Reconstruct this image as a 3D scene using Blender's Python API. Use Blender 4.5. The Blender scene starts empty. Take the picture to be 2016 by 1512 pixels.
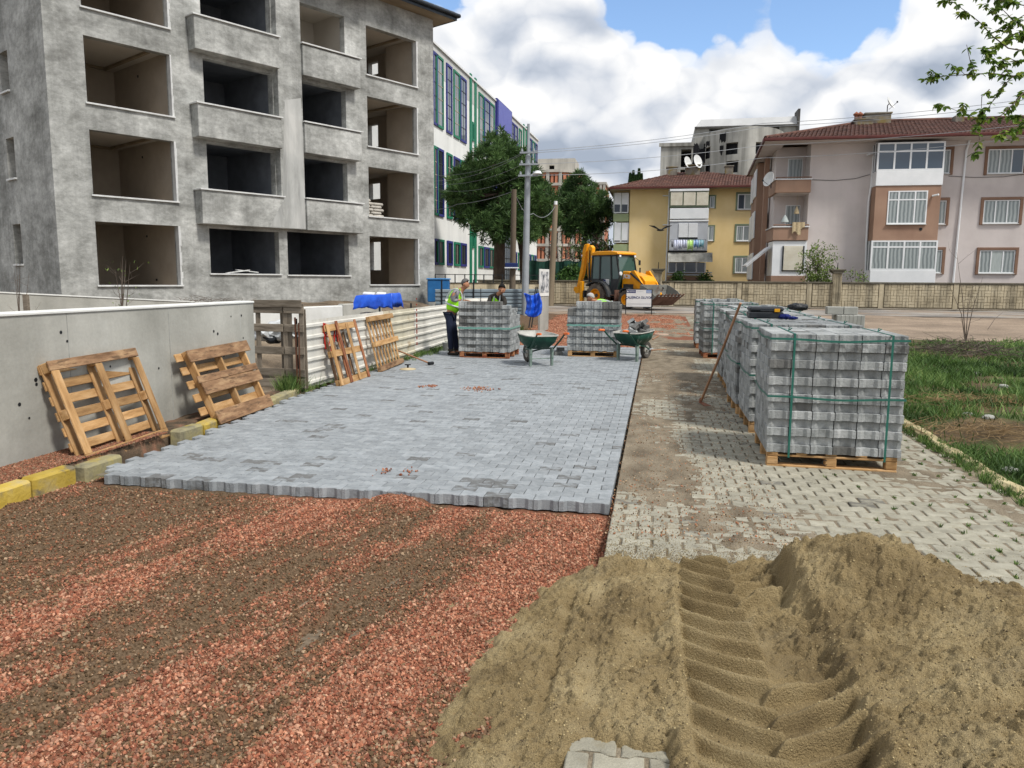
import bpy, bmesh, math, random
import numpy as np
from mathutils import Vector, Matrix, Euler
PI = math.pi
rnd = random.Random(7)
scn = bpy.context.scene
COL = scn.collection
# ------------------------------------------------------------------ camera (world Y = along the street)
F_PX = 1514.0; CX = 1008.0; CY = 756.0; HC = 1.75
PITCH = math.atan((756 - 551) / F_PX); YAW = math.radians(10.55); ROLL = 0.0065
fw = Vector((-math.sin(YAW) * math.cos(PITCH), math.cos(YAW) * math.cos(PITCH), -math.sin(PITCH)))
rt = Vector((math.cos(YAW), math.sin(YAW), 0)); upv = rt.cross(fw)
r2 = rt * math.cos(ROLL) + upv * math.sin(ROLL); u2 = upv * math.cos(ROLL) - rt * math.sin(ROLL)
CAMP = Vector((0, 0, HC))
cam_d = bpy.data.cameras.new('camera'); cam = bpy.data.objects.new('camera', cam_d); COL.objects.link(cam)
cam.matrix_world = Matrix(((r2.x, u2.x, -fw.x, CAMP.x), (r2.y, u2.y, -fw.y, CAMP.y), (r2.z, u2.z, -fw.z, CAMP.z), (0, 0, 0, 1)))
cam_d.sensor_width = 36; cam_d.lens = F_PX / 2016 * 36; cam_d.clip_start = 0.05; cam_d.clip_end = 3000
scn.camera = cam
# ------------------------------------------------------------------ world, sun, exposure
SUN_AZ = Vector((0.50, -0.31, 0.80)).normalized()      # direction towards the sun (veiled by cloud)
sun_el = math.asin(SUN_AZ.z); sun_rot = math.atan2(SUN_AZ.x, SUN_AZ.y)
W = bpy.data.worlds.new('World'); scn.world = W; W.use_nodes = True
wn = W.node_tree.nodes; wl = W.node_tree.links; wn.clear()
def WN(t, **k):
    n = wn.new(t)
    for a, b in k.items(): setattr(n, a, b)
    return n
sky = WN('ShaderNodeTexSky', sky_type='NISHITA', sun_disc=False, sun_elevation=sun_el, sun_rotation=sun_rot)
sky.air_density = 1.0; sky.dust_density = 0.1; sky.ozone_density = 3.2; sky.altitude = 100
bg1 = WN('ShaderNodeBackground'); bg1.inputs[1].default_value = 0.14
wl.new(sky.outputs[0], bg1.inputs[0])
tc = WN('ShaderNodeTexCoord')
def wmath(op, a, b=None, c=None, clamp=False):
    n = WN('ShaderNodeMath', operation=op, use_clamp=clamp)
    for i, v in enumerate((a, b, c)):
        if v is None: continue
        if isinstance(v, (int, float)): n.inputs[i].default_value = v
        else: wl.new(v, n.inputs[i])
    return n.outputs[0]
def wnoise(scale, detail, rough, off=(0, 0, 0), dist=0.0, stretch=(1, 1, 1)):
    mp = WN('ShaderNodeMapping'); mp.inputs['Location'].default_value = off; mp.inputs['Scale'].default_value = stretch
    wl.new(tc.outputs['Generated'], mp.inputs[0])
    n = WN('ShaderNodeTexNoise'); wl.new(mp.outputs[0], n.inputs['Vector'])
    n.inputs['Scale'].default_value = scale; n.inputs['Detail'].default_value = detail
    n.inputs['Roughness'].default_value = rough; n.inputs['Distortion'].default_value = dist
    return n.outputs['Fac']
def wramp(fac, stops, interp='EASE'):
    r = WN('ShaderNodeValToRGB'); r.color_ramp.interpolation = interp
    el = r.color_ramp.elements
    while len(el) < len(stops): el.new(0.5)
    for e, (p, c) in zip(el, stops): e.position = p; e.color = (*c, 1) if len(c) == 3 else c
    wl.new(fac, r.inputs[0]); return r.outputs[0]
def skydir(px, py):
    d = fw + r2 * ((px - CX) / F_PX) - u2 * ((py - CY) / F_PX); return d.normalized()
def blob(px, py, rad, soft):
    d = skydir(px, py)
    vm = WN('ShaderNodeVectorMath', operation='DOT_PRODUCT'); wl.new(tc.outputs['Generated'], vm.inputs[0]); vm.inputs[1].default_value = d
    mr = WN('ShaderNodeMapRange', interpolation_type='SMOOTHSTEP'); wl.new(vm.outputs['Value'], mr.inputs[0])
    mr.inputs[1].default_value = math.cos((rad + soft) / F_PX); mr.inputs[2].default_value = math.cos(max(rad - soft, 0) / F_PX)
    mr.inputs[3].default_value = 0; mr.inputs[4].default_value = 1
    return mr.outputs[0]
def wvor(scale, vec, smooth_=.6):
    n = WN('ShaderNodeTexVoronoi', feature='F1'); wl.new(vec, n.inputs['Vector']); n.inputs['Scale'].default_value = scale
    return n.outputs['Distance']
def field(dz, octs=3):
    """billowy cumulus density looked up dz higher"""
    mp = WN('ShaderNodeMapping'); mp.inputs['Location'].default_value = (2.3, .7, dz * 1.35); mp.inputs['Scale'].default_value = (1, 1, 1.35)
    wl.new(tc.outputs['Generated'], mp.inputs[0])
    w = WN('ShaderNodeTexNoise'); wl.new(mp.outputs[0], w.inputs['Vector']); w.inputs['Scale'].default_value = 7; w.inputs['Detail'].default_value = 5
    vs_ = WN('ShaderNodeVectorMath', operation='MULTIPLY_ADD'); wl.new(w.outputs['Color'], vs_.inputs[0]); vs_.inputs[1].default_value = (.10, .10, .10); wl.new(mp.outputs[0], vs_.inputs[2]); v = vs_.outputs[0]
    n = WN('ShaderNodeTexNoise'); wl.new(v, n.inputs['Vector']); n.inputs['Scale'].default_value = 2.7; n.inputs['Detail'].default_value = 3; n.inputs['Roughness'].default_value = .5
    f = wmath('MULTIPLY', n.outputs['Fac'], 1.0)
    for sc, am in ((6.0, .26), (13.0, .15), (29.0, .08))[:octs]:
        d_ = wvor(sc, v); f = wmath('SUBTRACT', f, wmath('MULTIPLY', wmath('MULTIPLY', d_, d_), am * 1.5))
    if octs < 3: return f
    n2 = WN('ShaderNodeTexNoise'); wl.new(v, n2.inputs['Vector']); n2.inputs['Scale'].default_value = 30; n2.inputs['Detail'].default_value = 6; n2.inputs['Roughness'].default_value = .6
    return wmath('MULTIPLY_ADD', n2.outputs['Fac'], .10, f)
f0 = field(0.0); f1 = field(0.030, 2)
gaps = None
for (px, py, r, s, k) in [(1330, -70, 145, 60, .7), (1480, -5, 90, 60, .6), (1640, 10, 100, 55, .85), (1715, 70, 50, 30, .75), (1600, 45, 40, 30, .45), (1490, -180, 230, 80, .6), (1790, -60, 95, 60, .4), (1250, -160, 140, 60, .5), (905, -75, 90, 45, .55), (560, -300, 240, 60, .5)]:
    b = wmath('MULTIPLY', blob(px, py, r, s), k)
    gaps = b if gaps is None else wmath('MAXIMUM', gaps, b)
sep = WN('ShaderNodeSeparateXYZ'); wl.new(tc.outputs['Generated'], sep.inputs[0]); mrz = WN('ShaderNodeMapRange'); wl.new(sep.outputs[2], mrz.inputs[0]); mrz.inputs[1].default_value = .14; mrz.inputs[2].default_value = .36; mrz.inputs[3].default_value = .34; mrz.inputs[4].default_value = .0
cov2 = wmath('SUBTRACT', wmath('ADD', wmath('ADD', f0, mrz.outputs[0]), 0.17), wmath('MULTIPLY', gaps, 0.50))
mask = wramp(cov2, [(0.30, (0, 0, 0)), (0.36, (.75, .75, .75)), (0.45, (1, 1, 1))])
relief = wmath('MULTIPLY_ADD', wmath('SUBTRACT', f0, f1), 2.5, 0.63)
low = wnoise(2.3, 5, 0.5, (8.3, 0.2, 1.1), 0.6, (1, 1, 1.5))
rim = wramp(cov2, [(0.33, (1, 1, 1)), (0.52, (0, 0, 0))])
shade = wmath('ADD', wmath('ADD', relief, wmath('MULTIPLY_ADD', low, 1.7, -0.85)), wmath('MULTIPLY', rim, 0.22), clamp=True)
ccol = wramp(shade, [(0.12, (0.40, 0.46, 0.56)), (0.42, (0.60, 0.65, 0.735)), (0.62, (0.80, 0.825, 0.87)), (0.85, (1.0, 1.0, 1.0))], 'LINEAR')
bg2 = WN('ShaderNodeBackground'); wl.new(ccol, bg2.inputs[0]); bg2.inputs[1].default_value = 0.70
mixw = WN('ShaderNodeMixShader'); wl.new(mask, mixw.inputs[0]); wl.new(bg1.outputs[0], mixw.inputs[1]); wl.new(bg2.outputs[0], mixw.inputs[2])
W.cycles.sampling_method = 'MANUAL'; W.cycles.sample_map_resolution = 512
outw = WN('ShaderNodeOutputWorld'); wl.new(mixw.outputs[0], outw.inputs[0])
sl = bpy.data.lights.new('sun', 'SUN'); sl.energy = 2.6; sl.angle = math.radians(11); sl.color = (1.0, 0.955, 0.89)
so = bpy.data.objects.new('sun', sl); COL.objects.link(so); so.rotation_euler = (-SUN_AZ).to_track_quat('-Z', 'Y').to_euler()
vs = scn.view_settings; vs.view_transform = 'Standard'; vs.look = 'None'; vs.exposure = 0.55; vs.gamma = 1.0; vs.use_curve_mapping = False
# ------------------------------------------------------------------ pixel -> world helpers (layout only)
def ray(px, py): return fw + r2 * ((px - CX) / F_PX) - u2 * ((py - CY) / F_PX)
def G(px, py, z=0.0):
    d = ray(px, py); return CAMP + d * ((z - HC) / d.z)
def D(px, py, dep): return CAMP + ray(px, py) * dep
def VX(px, py, X):
    d = ray(px, py); return CAMP + d * (X / d.x)
def VY(px, py, Y):
    d = ray(px, py); return CAMP + d * (Y / d.y)
class Plane:
    """vertical plane through p0 heading towards p1 (horizontal); n points to the camera side"""
    def __init__(s, p0, p1):
        s.o = Vector((p0[0], p0[1], 0)); s.u = Vector((p1[0] - p0[0], p1[1] - p0[1], 0)).normalized()
        s.n = Vector((s.u.y, -s.u.x, 0))
        if s.n.dot(CAMP - s.o) < 0: s.n = -s.n
        s.rot = math.atan2(s.u.y, s.u.x)
    def uv(s, px, py, off=0.0):
        d = ray(px, py); o = s.o + s.n * off; t = (o - CAMP).dot(s.n) / d.dot(s.n); p = CAMP + d * t
        return (p - o).dot(s.u), p.z
# ------------------------------------------------------------------ mesh builder
class MB:
    def __init__(s): s.v = []; s.f = []; s.m = []
    def add(s, vs, fs, mi=0, M=None):
        b = len(s.v)
        if M is not None: vs = [M @ Vector(p) for p in vs]
        s.v += [tuple(p) for p in vs]; s.f += [tuple(i + b for i in f) for f in fs]; s.m += [mi] * len(fs); return s
    def box(s, x0, x1, y0, y1, z0, z1, mi=0, M=None):
        return s.add([(x0, y0, z0), (x1, y0, z0), (x1, y1, z0), (x0, y1, z0), (x0, y0, z1), (x1, y0, z1), (x1, y1, z1), (x0, y1, z1)],
                     [(3, 2, 1, 0), (4, 5, 6, 7), (0, 1, 5, 4), (1, 2, 6, 5), (2, 3, 7, 6), (3, 0, 4, 7)], mi, M)
    def bbox(s, x0, x1, y0, y1, z0, z1, b=0.01, mi=0, M=None):
        """box with chamfered edges"""
        bm = bmesh.new(); bmesh.ops.create_cube(bm, size=1)
        bmesh.ops.scale(bm, vec=(x1 - x0, y1 - y0, z1 - z0), verts=bm.verts); bmesh.ops.translate(bm, vec=((x0 + x1) / 2, (y0 + y1) / 2, (z0 + z1) / 2), verts=bm.verts)
        bmesh.ops.bevel(bm, geom=bm.edges[:], offset=b, segments=1, affect='EDGES')
        s.bm(bm, mi, M); return s
    def bm(s, bm, mi=0, M=None):
        bm.verts.ensure_lookup_table(); bm.verts.index_update()
        s.add([v.co[:] for v in bm.verts], [tuple(v.index for v in f.verts) for f in bm.faces], mi, M); bm.free(); return s
    def prism(s, poly, h0, h1, axis='z', mi=0, M=None):
        n = len(poly)
        def P(a, b, h): return {'z': (a, b, h), 'y': (a, h, b), 'x': (h, a, b)}[axis]
        vs = [P(a, b, h0) for a, b in poly] + [P(a, b, h1) for a, b in poly]
        fs = [tuple(range(n))[::-1], tuple(range(n, 2 * n))] + [(i, (i + 1) % n, n + (i + 1) % n, n + i) for i in range(n)]
        return s.add(vs, fs, mi, M)
    def tube(s, pts, r, seg=8, mi=0, M=None, cap=True):
        pts = [Vector(p) for p in pts]; n = len(pts); rs = r if isinstance(r, (list, tuple)) else [r] * n
        vs = []; prev = None
        for i, p in enumerate(pts):
            d = (pts[min(i + 1, n - 1)] - pts[max(i - 1, 0)]).normalized()
            if prev is None: a = d.orthogonal().normalized()
            else: a = (prev - d * prev.dot(d)).normalized() if (prev - d * prev.dot(d)).length > 1e-6 else d.orthogonal().normalized()
            prev = a; b = d.cross(a)
            for k in range(seg):
                t = 2 * PI * k / seg; vs.append(p + (a * math.cos(t) + b * math.sin(t)) * rs[i])
        fs = [(i * seg + k, i * seg + (k + 1) % seg, (i + 1) * seg + (k + 1) % seg, (i + 1) * seg + k) for i in range(n - 1) for k in range(seg)]
        if cap: fs += [tuple(range(seg))[::-1], tuple((n - 1) * seg + k for k in range(seg))]
        return s.add(vs, fs, mi, M)
    def bar(s, a, b, w, h, mi=0, roll=0.0):
        a = Vector(a); b = Vector(b); d = b - a; L = d.length
        q = d.to_track_quat('X', 'Z'); M = Matrix.Translation(a) @ q.to_matrix().to_4x4() @ Matrix.Rotation(roll, 4, 'X')
        return s.box(0, L, -w / 2, w / 2, -h / 2, h / 2, mi, M)
    def lathe(s, prof, seg=24, mi=0, M=None, axis='z', close=False):
        vs = []; n = len(prof)
        for (r, h) in prof:
            for k in range(seg):
                t = 2 * PI * k / seg; c, q = math.cos(t) * r, math.sin(t) * r
                vs.append({'z': (c, q, h), 'y': (c, h, q), 'x': (h, c, q)}[axis])
        fs = [(i * seg + k, i * seg + (k + 1) % seg, (i + 1) * seg + (k + 1) % seg, (i + 1) * seg + k) for i in range(n - 1) for k in range(seg)]
        if close: fs += [((n - 1) * seg + k, (n - 1) * seg + (k + 1) % seg, (k + 1) % seg, k) for k in range(seg)]
        return s.add(vs, fs, mi, M)
    def mesh(s, name, mats, smooth=False):
        me = bpy.data.meshes.new(name); me.from_pydata(s.v, [], s.f)
        for m in (mats if isinstance(mats, (list, tuple)) else [mats]): me.materials.append(m)
        if max(s.m, default=0): me.polygons.foreach_set('material_index', s.m)
        if smooth: me.polygons.foreach_set('use_smooth', [True] * len(me.polygons))
        me.update(); return me
    def build(s, name, mats, parent=None, smooth=False, loc=None, rotz=0.0, fix=True):
        me = s.mesh(name, mats, smooth)
        if fix:
            bm = bmesh.new(); bm.from_mesh(me); bmesh.ops.recalc_face_normals(bm, faces=bm.faces); bm.to_mesh(me); bm.free()
        if smooth: 
            try: me.set_sharp_from_angle(angle=math.radians(40))
            except Exception: pass
        return link(name, me, parent, loc, rotz)
def link(name, me, parent=None, loc=None, rotz=0.0):
    o = bpy.data.objects.new(name, me); COL.objects.link(o)
    if parent: o.parent = parent
    if loc is not None: o.location = loc
    if rotz: o.rotation_euler = (0, 0, rotz)
    return o
def tag(o, label=None, cat=None, group=None, kind=None):
    if label: o['label'] = label
    if cat: o['category'] = cat
    if group: o['group'] = group
    if kind: o['kind'] = kind
    return o
def thing(name, label, cat, loc=(0, 0, 0), rotz=0.0, group=None):
    o = bpy.data.objects.new(name, None); COL.objects.link(o); o.location = loc; o.rotation_euler = (0, 0, rotz); o.empty_display_size = .2
    return tag(o, label, cat, group)
def copy_tree(o, parent=None):
    c = o.copy(); COL.objects.link(c); c.parent = parent
    for ch in list(o.children): copy_tree(ch, c)
    return c
def text_mesh(body, size, extrude=0.002, align='CENTER', bold=0.0):
    cu = bpy.data.curves.new('lettering', 'FONT'); cu.body = body; cu.size = size; cu.extrude = extrude; cu.align_x = align; cu.align_y = 'CENTER'; cu.offset = bold; cu.resolution_u = 3
    ob = bpy.data.objects.new('tmp', cu); COL.objects.link(ob); dg = bpy.context.evaluated_depsgraph_get(); dg.update()
    me = bpy.data.meshes.new_from_object(ob.evaluated_get(dg)); bpy.data.objects.remove(ob); bpy.data.curves.remove(cu); me.materials.clear(); return me
def text(name, body, size, m, parent, loc, rot, extrude=0.002, align='CENTER', sx=1.0, bold=0.0):
    me = text_mesh(body, size, extrude, align, bold); me.materials.append(m); o = link(name, me, parent, loc); o.rotation_euler = rot; o.scale = (sx, 1, 1); return o
# ------------------------------------------------------------------ numpy value noise
def _hash(ix, iy, seed):
    h = (ix.astype(np.int64) * 374761393 + iy.astype(np.int64) * 668265263 + seed * 974634777) & 0xFFFFFFFF
    h = ((h ^ (h >> 13)) * 1274126177) & 0xFFFFFFFF; h = (h ^ (h >> 16)) & 0xFFFFFFFF
    return h / 4294967295.0
def vnoise(x, y, seed=0):
    ix = np.floor(x); iy = np.floor(y); fx = x - ix; fy = y - iy; fx = fx * fx * (3 - 2 * fx); fy = fy * fy * (3 - 2 * fy)
    a = _hash(ix, iy, seed); b = _hash(ix + 1, iy, seed); c = _hash(ix, iy + 1, seed); d = _hash(ix + 1, iy + 1, seed)
    return (a * (1 - fx) + b * fx) * (1 - fy) + (c * (1 - fx) + d * fx) * fy
def fbm(x, y, octs=4, seed=0, gain=.5):
    t = 0; a = 1; n = 0
    for k in range(octs): t = t + a * vnoise(x * 2 ** k, y * 2 ** k, seed + k * 17); n += a; a *= gain
    return t / n
def smooth(a, b, x):
    t = np.clip((x - a) / (b - a), 0, 1); return t * t * (3 - 2 * t)
# ------------------------------------------------------------------ materials
def mk(name):
    m = bpy.data.materials.new(name); m.use_nodes = True; nt = m.node_tree
    return m, nt.nodes, nt.links, nt.nodes['Principled BSDF']
def hx(h):
    h = h.lstrip('#'); c = [int(h[i:i + 2], 16) / 255 for i in (0, 2, 4)]
    return tuple((x / 12.92 if x <= .04045 else ((x + .055) / 1.055) ** 2.4) for x in c)
def mat(name, cols, scale=3.0, rough=0.8, bump=0.0, bscale=None, detail=6, metal=0.0, streak=0.0, rand=0.0, spec=0.3, stretch=(1, 1, 1), fine=0.0, fscale=60, stain=None, coat=0.0, dist=0.0, attr=None, contrast=(0.3, 0.7), nrough=0.6):
    """cols: list of colours spread over a noise. streak: vertical streaking. rand: per-object tone. fine: fine speckle. stain: (colour, scale, threshold, amount)"""
    m, N, L, B = mk(name)
    B.inputs['Roughness'].default_value = rough; B.inputs['Metallic'].default_value = metal; B.inputs['Specular IOR Level'].default_value = spec
    if coat: B.inputs['Coat Weight'].default_value = coat
    tc = N.new('ShaderNodeTexCoord'); mp = N.new('ShaderNodeMapping'); L.new(tc.outputs['Object'], mp.inputs[0]); mp.inputs['Scale'].default_value = stretch
    oi = N.new('ShaderNodeObjectInfo')
    vec = mp.outputs[0]
    if rand:
        va = N.new('ShaderNodeVectorMath'); va.operation = 'ADD'; L.new(vec, va.inputs[0]); cb = N.new('ShaderNodeCombineXYZ')
        mm = N.new('ShaderNodeMath'); mm.operation = 'MULTIPLY'; L.new(oi.outputs['Random'], mm.inputs[0]); mm.inputs[1].default_value = 37.0
        L.new(mm.outputs[0], cb.inputs[0]); L.new(mm.outputs[0], cb.inputs[1]); L.new(cb.outputs[0], va.inputs[1]); vec = va.outputs[0]
    def noise(sc, det, v=None, ds=0.0):
        n = N.new('ShaderNodeTexNoise'); L.new(v or vec, n.inputs['Vector']); n.inputs['Scale'].default_value = sc; n.inputs['Detail'].default_value = det
        n.inputs['Roughness'].default_value = nrough; n.inputs['Distortion'].default_value = ds; return n.outputs['Fac']
    def mixc(f, a, b, t='MIX'):
        x = N.new('ShaderNodeMix'); x.data_type = 'RGBA'; x.blend_type = t
        for s, v in ((0, f), (6, a), (7, b)):
            if isinstance(v, (int, float)): x.inputs[s].default_value = v
            elif isinstance(v, tuple): x.inputs[s].default_value = (*v, 1)
            else: L.new(v, x.inputs[s])
        return x.outputs[2]
    def mathn(op, a, b, clamp=False):
        x = N.new('ShaderNodeMath'); x.operation = op; x.use_clamp = clamp
        for i, v in enumerate((a, b)):
            if isinstance(v, (int, float)): x.inputs[i].default_value = v
            else: L.new(v, x.inputs[i])
        return x.outputs[0]
    base = noise(scale, detail, None, dist)
    r = N.new('ShaderNodeValToRGB'); el = r.color_ramp.elements
    while len(el) < len(cols): el.new(.5)
    a, b = contrast
    for i, (e, c) in enumerate(zip(el, cols)): e.position = a + (b - a) * i / max(1, len(cols) - 1); e.color = (*c, 1)
    L.new(base, r.inputs[0]); c = r.outputs[0]
    if streak:
        m2 = N.new('ShaderNodeMapping'); L.new(tc.outputs['Object'], m2.inputs[0]); m2.inputs['Scale'].default_value = (1, 1, .06)
        s = noise(scale * 2.2, 4, m2.outputs[0]); rr = N.new('ShaderNodeMapRange'); L.new(s, rr.inputs[0]); rr.inputs[1].default_value = .45; rr.inputs[2].default_value = .75
        rr.inputs[3].default_value = 0; rr.inputs[4].default_value = streak; c = mixc(rr.outputs[0], c, (0.02, 0.02, 0.017))
    if stain:
        sc, ss, th, am = stain
        s = noise(ss, 5); rr = N.new('ShaderNodeMapRange'); L.new(s, rr.inputs[0]); rr.inputs[1].default_value = th; rr.inputs[2].default_value = th + .12
        rr.inputs[3].default_value = 0; rr.inputs[4].default_value = am; c = mixc(rr.outputs[0], c, sc)
    if fine:
        f = noise(fscale, 3); rr = N.new('ShaderNodeMapRange'); L.new(f, rr.inputs[0]); rr.inputs[1].default_value = .3; rr.inputs[2].default_value = .7
        rr.inputs[3].default_value = 1 - fine; rr.inputs[4].default_value = 1 + fine * .7
        cc = N.new('ShaderNodeCombineXYZ'); [L.new(rr.outputs[0], cc.inputs[i]) for i in range(3)]; c = mixc(1.0, c, cc.outputs[0], 'MULTIPLY')
    if rand or attr:
        src = oi.outputs['Random']
        if attr: at = N.new('ShaderNodeAttribute'); at.attribute_name = attr; src = at.outputs['Fac']
        rr = N.new('ShaderNodeMapRange'); L.new(src, rr.inputs[0]); rr.inputs[3].default_value = 1 - (rand or .2); rr.inputs[4].default_value = 1 + (rand or .2) * .6
        cc = N.new('ShaderNodeCombineXYZ'); [L.new(rr.outputs[0], cc.inputs[i]) for i in range(3)]; c = mixc(1.0, c, cc.outputs[0], 'MULTIPLY')
    L.new(c, B.inputs['Base Color'])
    if bump:
        bn = N.new('ShaderNodeBump'); bn.inputs['Strength'].default_value = min(1, bump); bn.inputs['Distance'].default_value = .02 * max(1, bump)
        L.new(noise(bscale or scale * 6, 6), bn.inputs['Height']); L.new(bn.outputs[0], B.inputs['Normal'])
    return m
def glass(name, tint=(.02, .03, .035), rough=.05):
    m, N, L, B = mk(name); B.inputs['Base Color'].default_value = (*tint, 1); B.inputs['Roughness'].default_value = rough; B.inputs['Specular IOR Level'].default_value = .8
    B.inputs['IOR'].default_value = 1.5; return m
# ================================================================== GROUND
def gz(y): return 0.25 * float(smooth(24, 46, np.array(float(y))))
def Gs(px, py, dz=0.0):
    """pixel -> point on the (slightly rising) ground"""
    p = G(px, py, dz)
    for _ in range(6): p = G(px, py, gz(p.y) + dz)
    return p
M_soil = mat('soil_earth', [hx('3b332a'), hx('5d5142'), hx('7a6c5a'), hx('8d7f6c')], .9, .95, .8, 14, fine=.35, fscale=30, contrast=(.3, .72))
M_asph = mat('worn_asphalt', [hx('6b6660'), hx('85807a'), hx('9c968d')], .35, .9, .4, 30, fine=.25, fscale=25, stain=(hx('8d7a66'), .25, .5, .8), contrast=(.35, .65))
M_dirtroad = mat('packed_dirt', [hx('6f6254'), hx('8a7a69'), hx('a08f7c')], .3, .95, .6, 8, fine=.3, fscale=18, stain=(hx('58503f'), .5, .58, .6))
M_line = mat('pale_concrete_strip', [hx('a8a499'), hx('c4c0b5')], 1, .9, .2, 20, fine=.2)
def sheet(name, x0, x1, y0, y1, nx, ny, zf, m, kind='structure', xs=None, ys=None, sm=True):
    X = np.linspace(x0, x1, nx) if xs is None else xs; Y = np.linspace(y0, y1, ny) if ys is None else ys
    nx, ny = len(X), len(Y); gx, gy = np.meshgrid(X, Y); Z = zf(gx, gy)
    v = np.stack([gx.ravel(), gy.ravel(), Z.ravel()], 1); i = np.arange(nx * ny).reshape(ny, nx)
    f = np.stack([i[:-1, :-1].ravel(), i[:-1, 1:].ravel(), i[1:, 1:].ravel(), i[1:, :-1].ravel()], 1)
    me = bpy.data.meshes.new(name); me.vertices.add(len(v)); me.vertices.foreach_set('co', v.ravel())
    me.loops.add(f.size); me.loops.foreach_set('vertex_index', f.ravel()); me.polygons.add(len(f)); me.polygons.foreach_set('loop_start', np.arange(0, f.size, 4))
    me.polygons.foreach_set('loop_total', np.full(len(f), 4)); me.polygons.foreach_set('use_smooth', np.full(len(f), sm)); me.materials.append(m); me.update(); me.validate()
    o = link(name, me); o['kind'] = kind; return o, gx, gy, Z
def gzn(y): return .25 * smooth(24, 46, y)
sheet('ground', -700, 700, -60, 1500, 0, 0, lambda x, y: gzn(y) - .17 + .12 * smooth(36, 38, y) + (fbm(x * 1.1, y * 1.1, 3, 5) - .5) * .05, M_soil,
      xs=np.concatenate([np.linspace(-700, -30, 14), np.linspace(-28, 34, 120), np.linspace(38, 700, 14)]), ys=np.concatenate([np.linspace(-60, -2, 6), np.linspace(0, 60, 150), np.linspace(66, 1500, 20)]))
# cross street in front of the boundary wall, dirt shoulder this side of it
sheet('road', -40, 60, 38.6, 45.6, 120, 24, lambda x, y: gzn(y) + .0 + (fbm(x * .5, y * .5, 3, 3) - .5) * .03, M_asph)
sheet('pavement_strip', -40, 60, 45.6, 45.95, 80, 3, lambda x, y: gzn(y) + .05 + 0 * x, M_line)
sheet('verge', -40, 60, 45.95, 46.9, 120, 4, lambda x, y: gzn(y) + .04 + (fbm(x * 2, y * 2, 3, 9) - .5) * .08, M_soil)
def zdirt(x, y): return gzn(y) - .02 + (fbm(x * .9, y * .9, 4, 12) - .5) * .12
sheet('dirt_road', 3.0, 60, 24.0, 38.8, 150, 60, zdirt, M_dirtroad)
sheet('dirt_junction', -12, 3.0, 36.0, 38.8, 60, 14, lambda x, y: gzn(y) - .015 + (fbm(x * 1.2, y * 1.2, 3, 2) - .5) * .04, M_dirtroad)
# ---- gravel bed
def bands(x, y):
    """share of red gravel (0 dark soil .. 1 loose red stone)"""
    q = x * .976 - y * .218 + (fbm(x * .8, y * .35, 3, 41) - .5) * .5
    r = .40 + 0 * x
    def b(c, w, a):  # gaussian band
        return a * np.exp(-((q - c) / w) ** 2)
    r = r + b(-3.85, .24, .55) + b(-1.72, .30, .55) + b(-2.72, .14, .18) - b(-4.9, .7, .42) - b(-3.12, .10, .38) - b(-2.35, .14, .42) - b(-2.92, .07, .2) - b(-2.05, .05, .2) - b(-3.45, .06, .22) + b(-6.2, .4, .2) - .16 * smooth(-4.2, -4.7, q)
    r = r + smooth(4.9, 5.8, y) * .32 * smooth(-4.6, -2.4, x) - .5 * np.exp(-((x + 2.15) ** 2 + (y - 5.55) ** 2) / .08)
    r = r - .0 + (fbm(q * 3.4, y * .7, 4, 77) - .5) * 1.25 + (fbm(q * 9, y * .9, 3, 78) - .5) * .7 + (fbm(x * 9, y * 5, 3, 71) - .5) * .75
    return np.clip(r, 0, 1)
def zgrav(x, y):
    q = x * .976 - y * .218
    z = -.105 + (fbm(q * 3.2, y * .35, 4, 8) - .5) * .10 + (fbm(q * 10, y * .5, 3, 48) - .5) * .085 - .02 * smooth(.60, .72, fbm(q * 6, y * .45, 2, 49)) + (fbm(x * 7, y * 7, 3, 18) - .5) * .03 + (fbm(x * 26, y * 26, 3, 28) - .5) * .02
    z = z - .03 * np.exp(-((q + 3.1) / .12) ** 2) - .035 * np.exp(-((q + 2.35) / .15) ** 2) + .025 * np.exp(-((q + 3.8) / .25) ** 2)
    z = z + .075 * np.exp(-(((x + 2.02) / .3) ** 2 + ((y - 5.82) / .25) ** 2)) + .02 * smooth(-4.4, -5.2, x)
    k_ = smooth(5.45, 5.7, y) * (1 - np.exp(-(((x + 2.02) / .34) ** 2))); z = z * (1 - k_) + k_ * (-.093 + (fbm(x * 20, y * 20, 3, 28) - .5) * .012)
    # lug prints
    pr = np.sin((y * 1.6 + x * 3.4) * 6.5) * np.exp(-((q + 2.6) / .3) ** 2) * .008
    return z + pr
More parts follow.
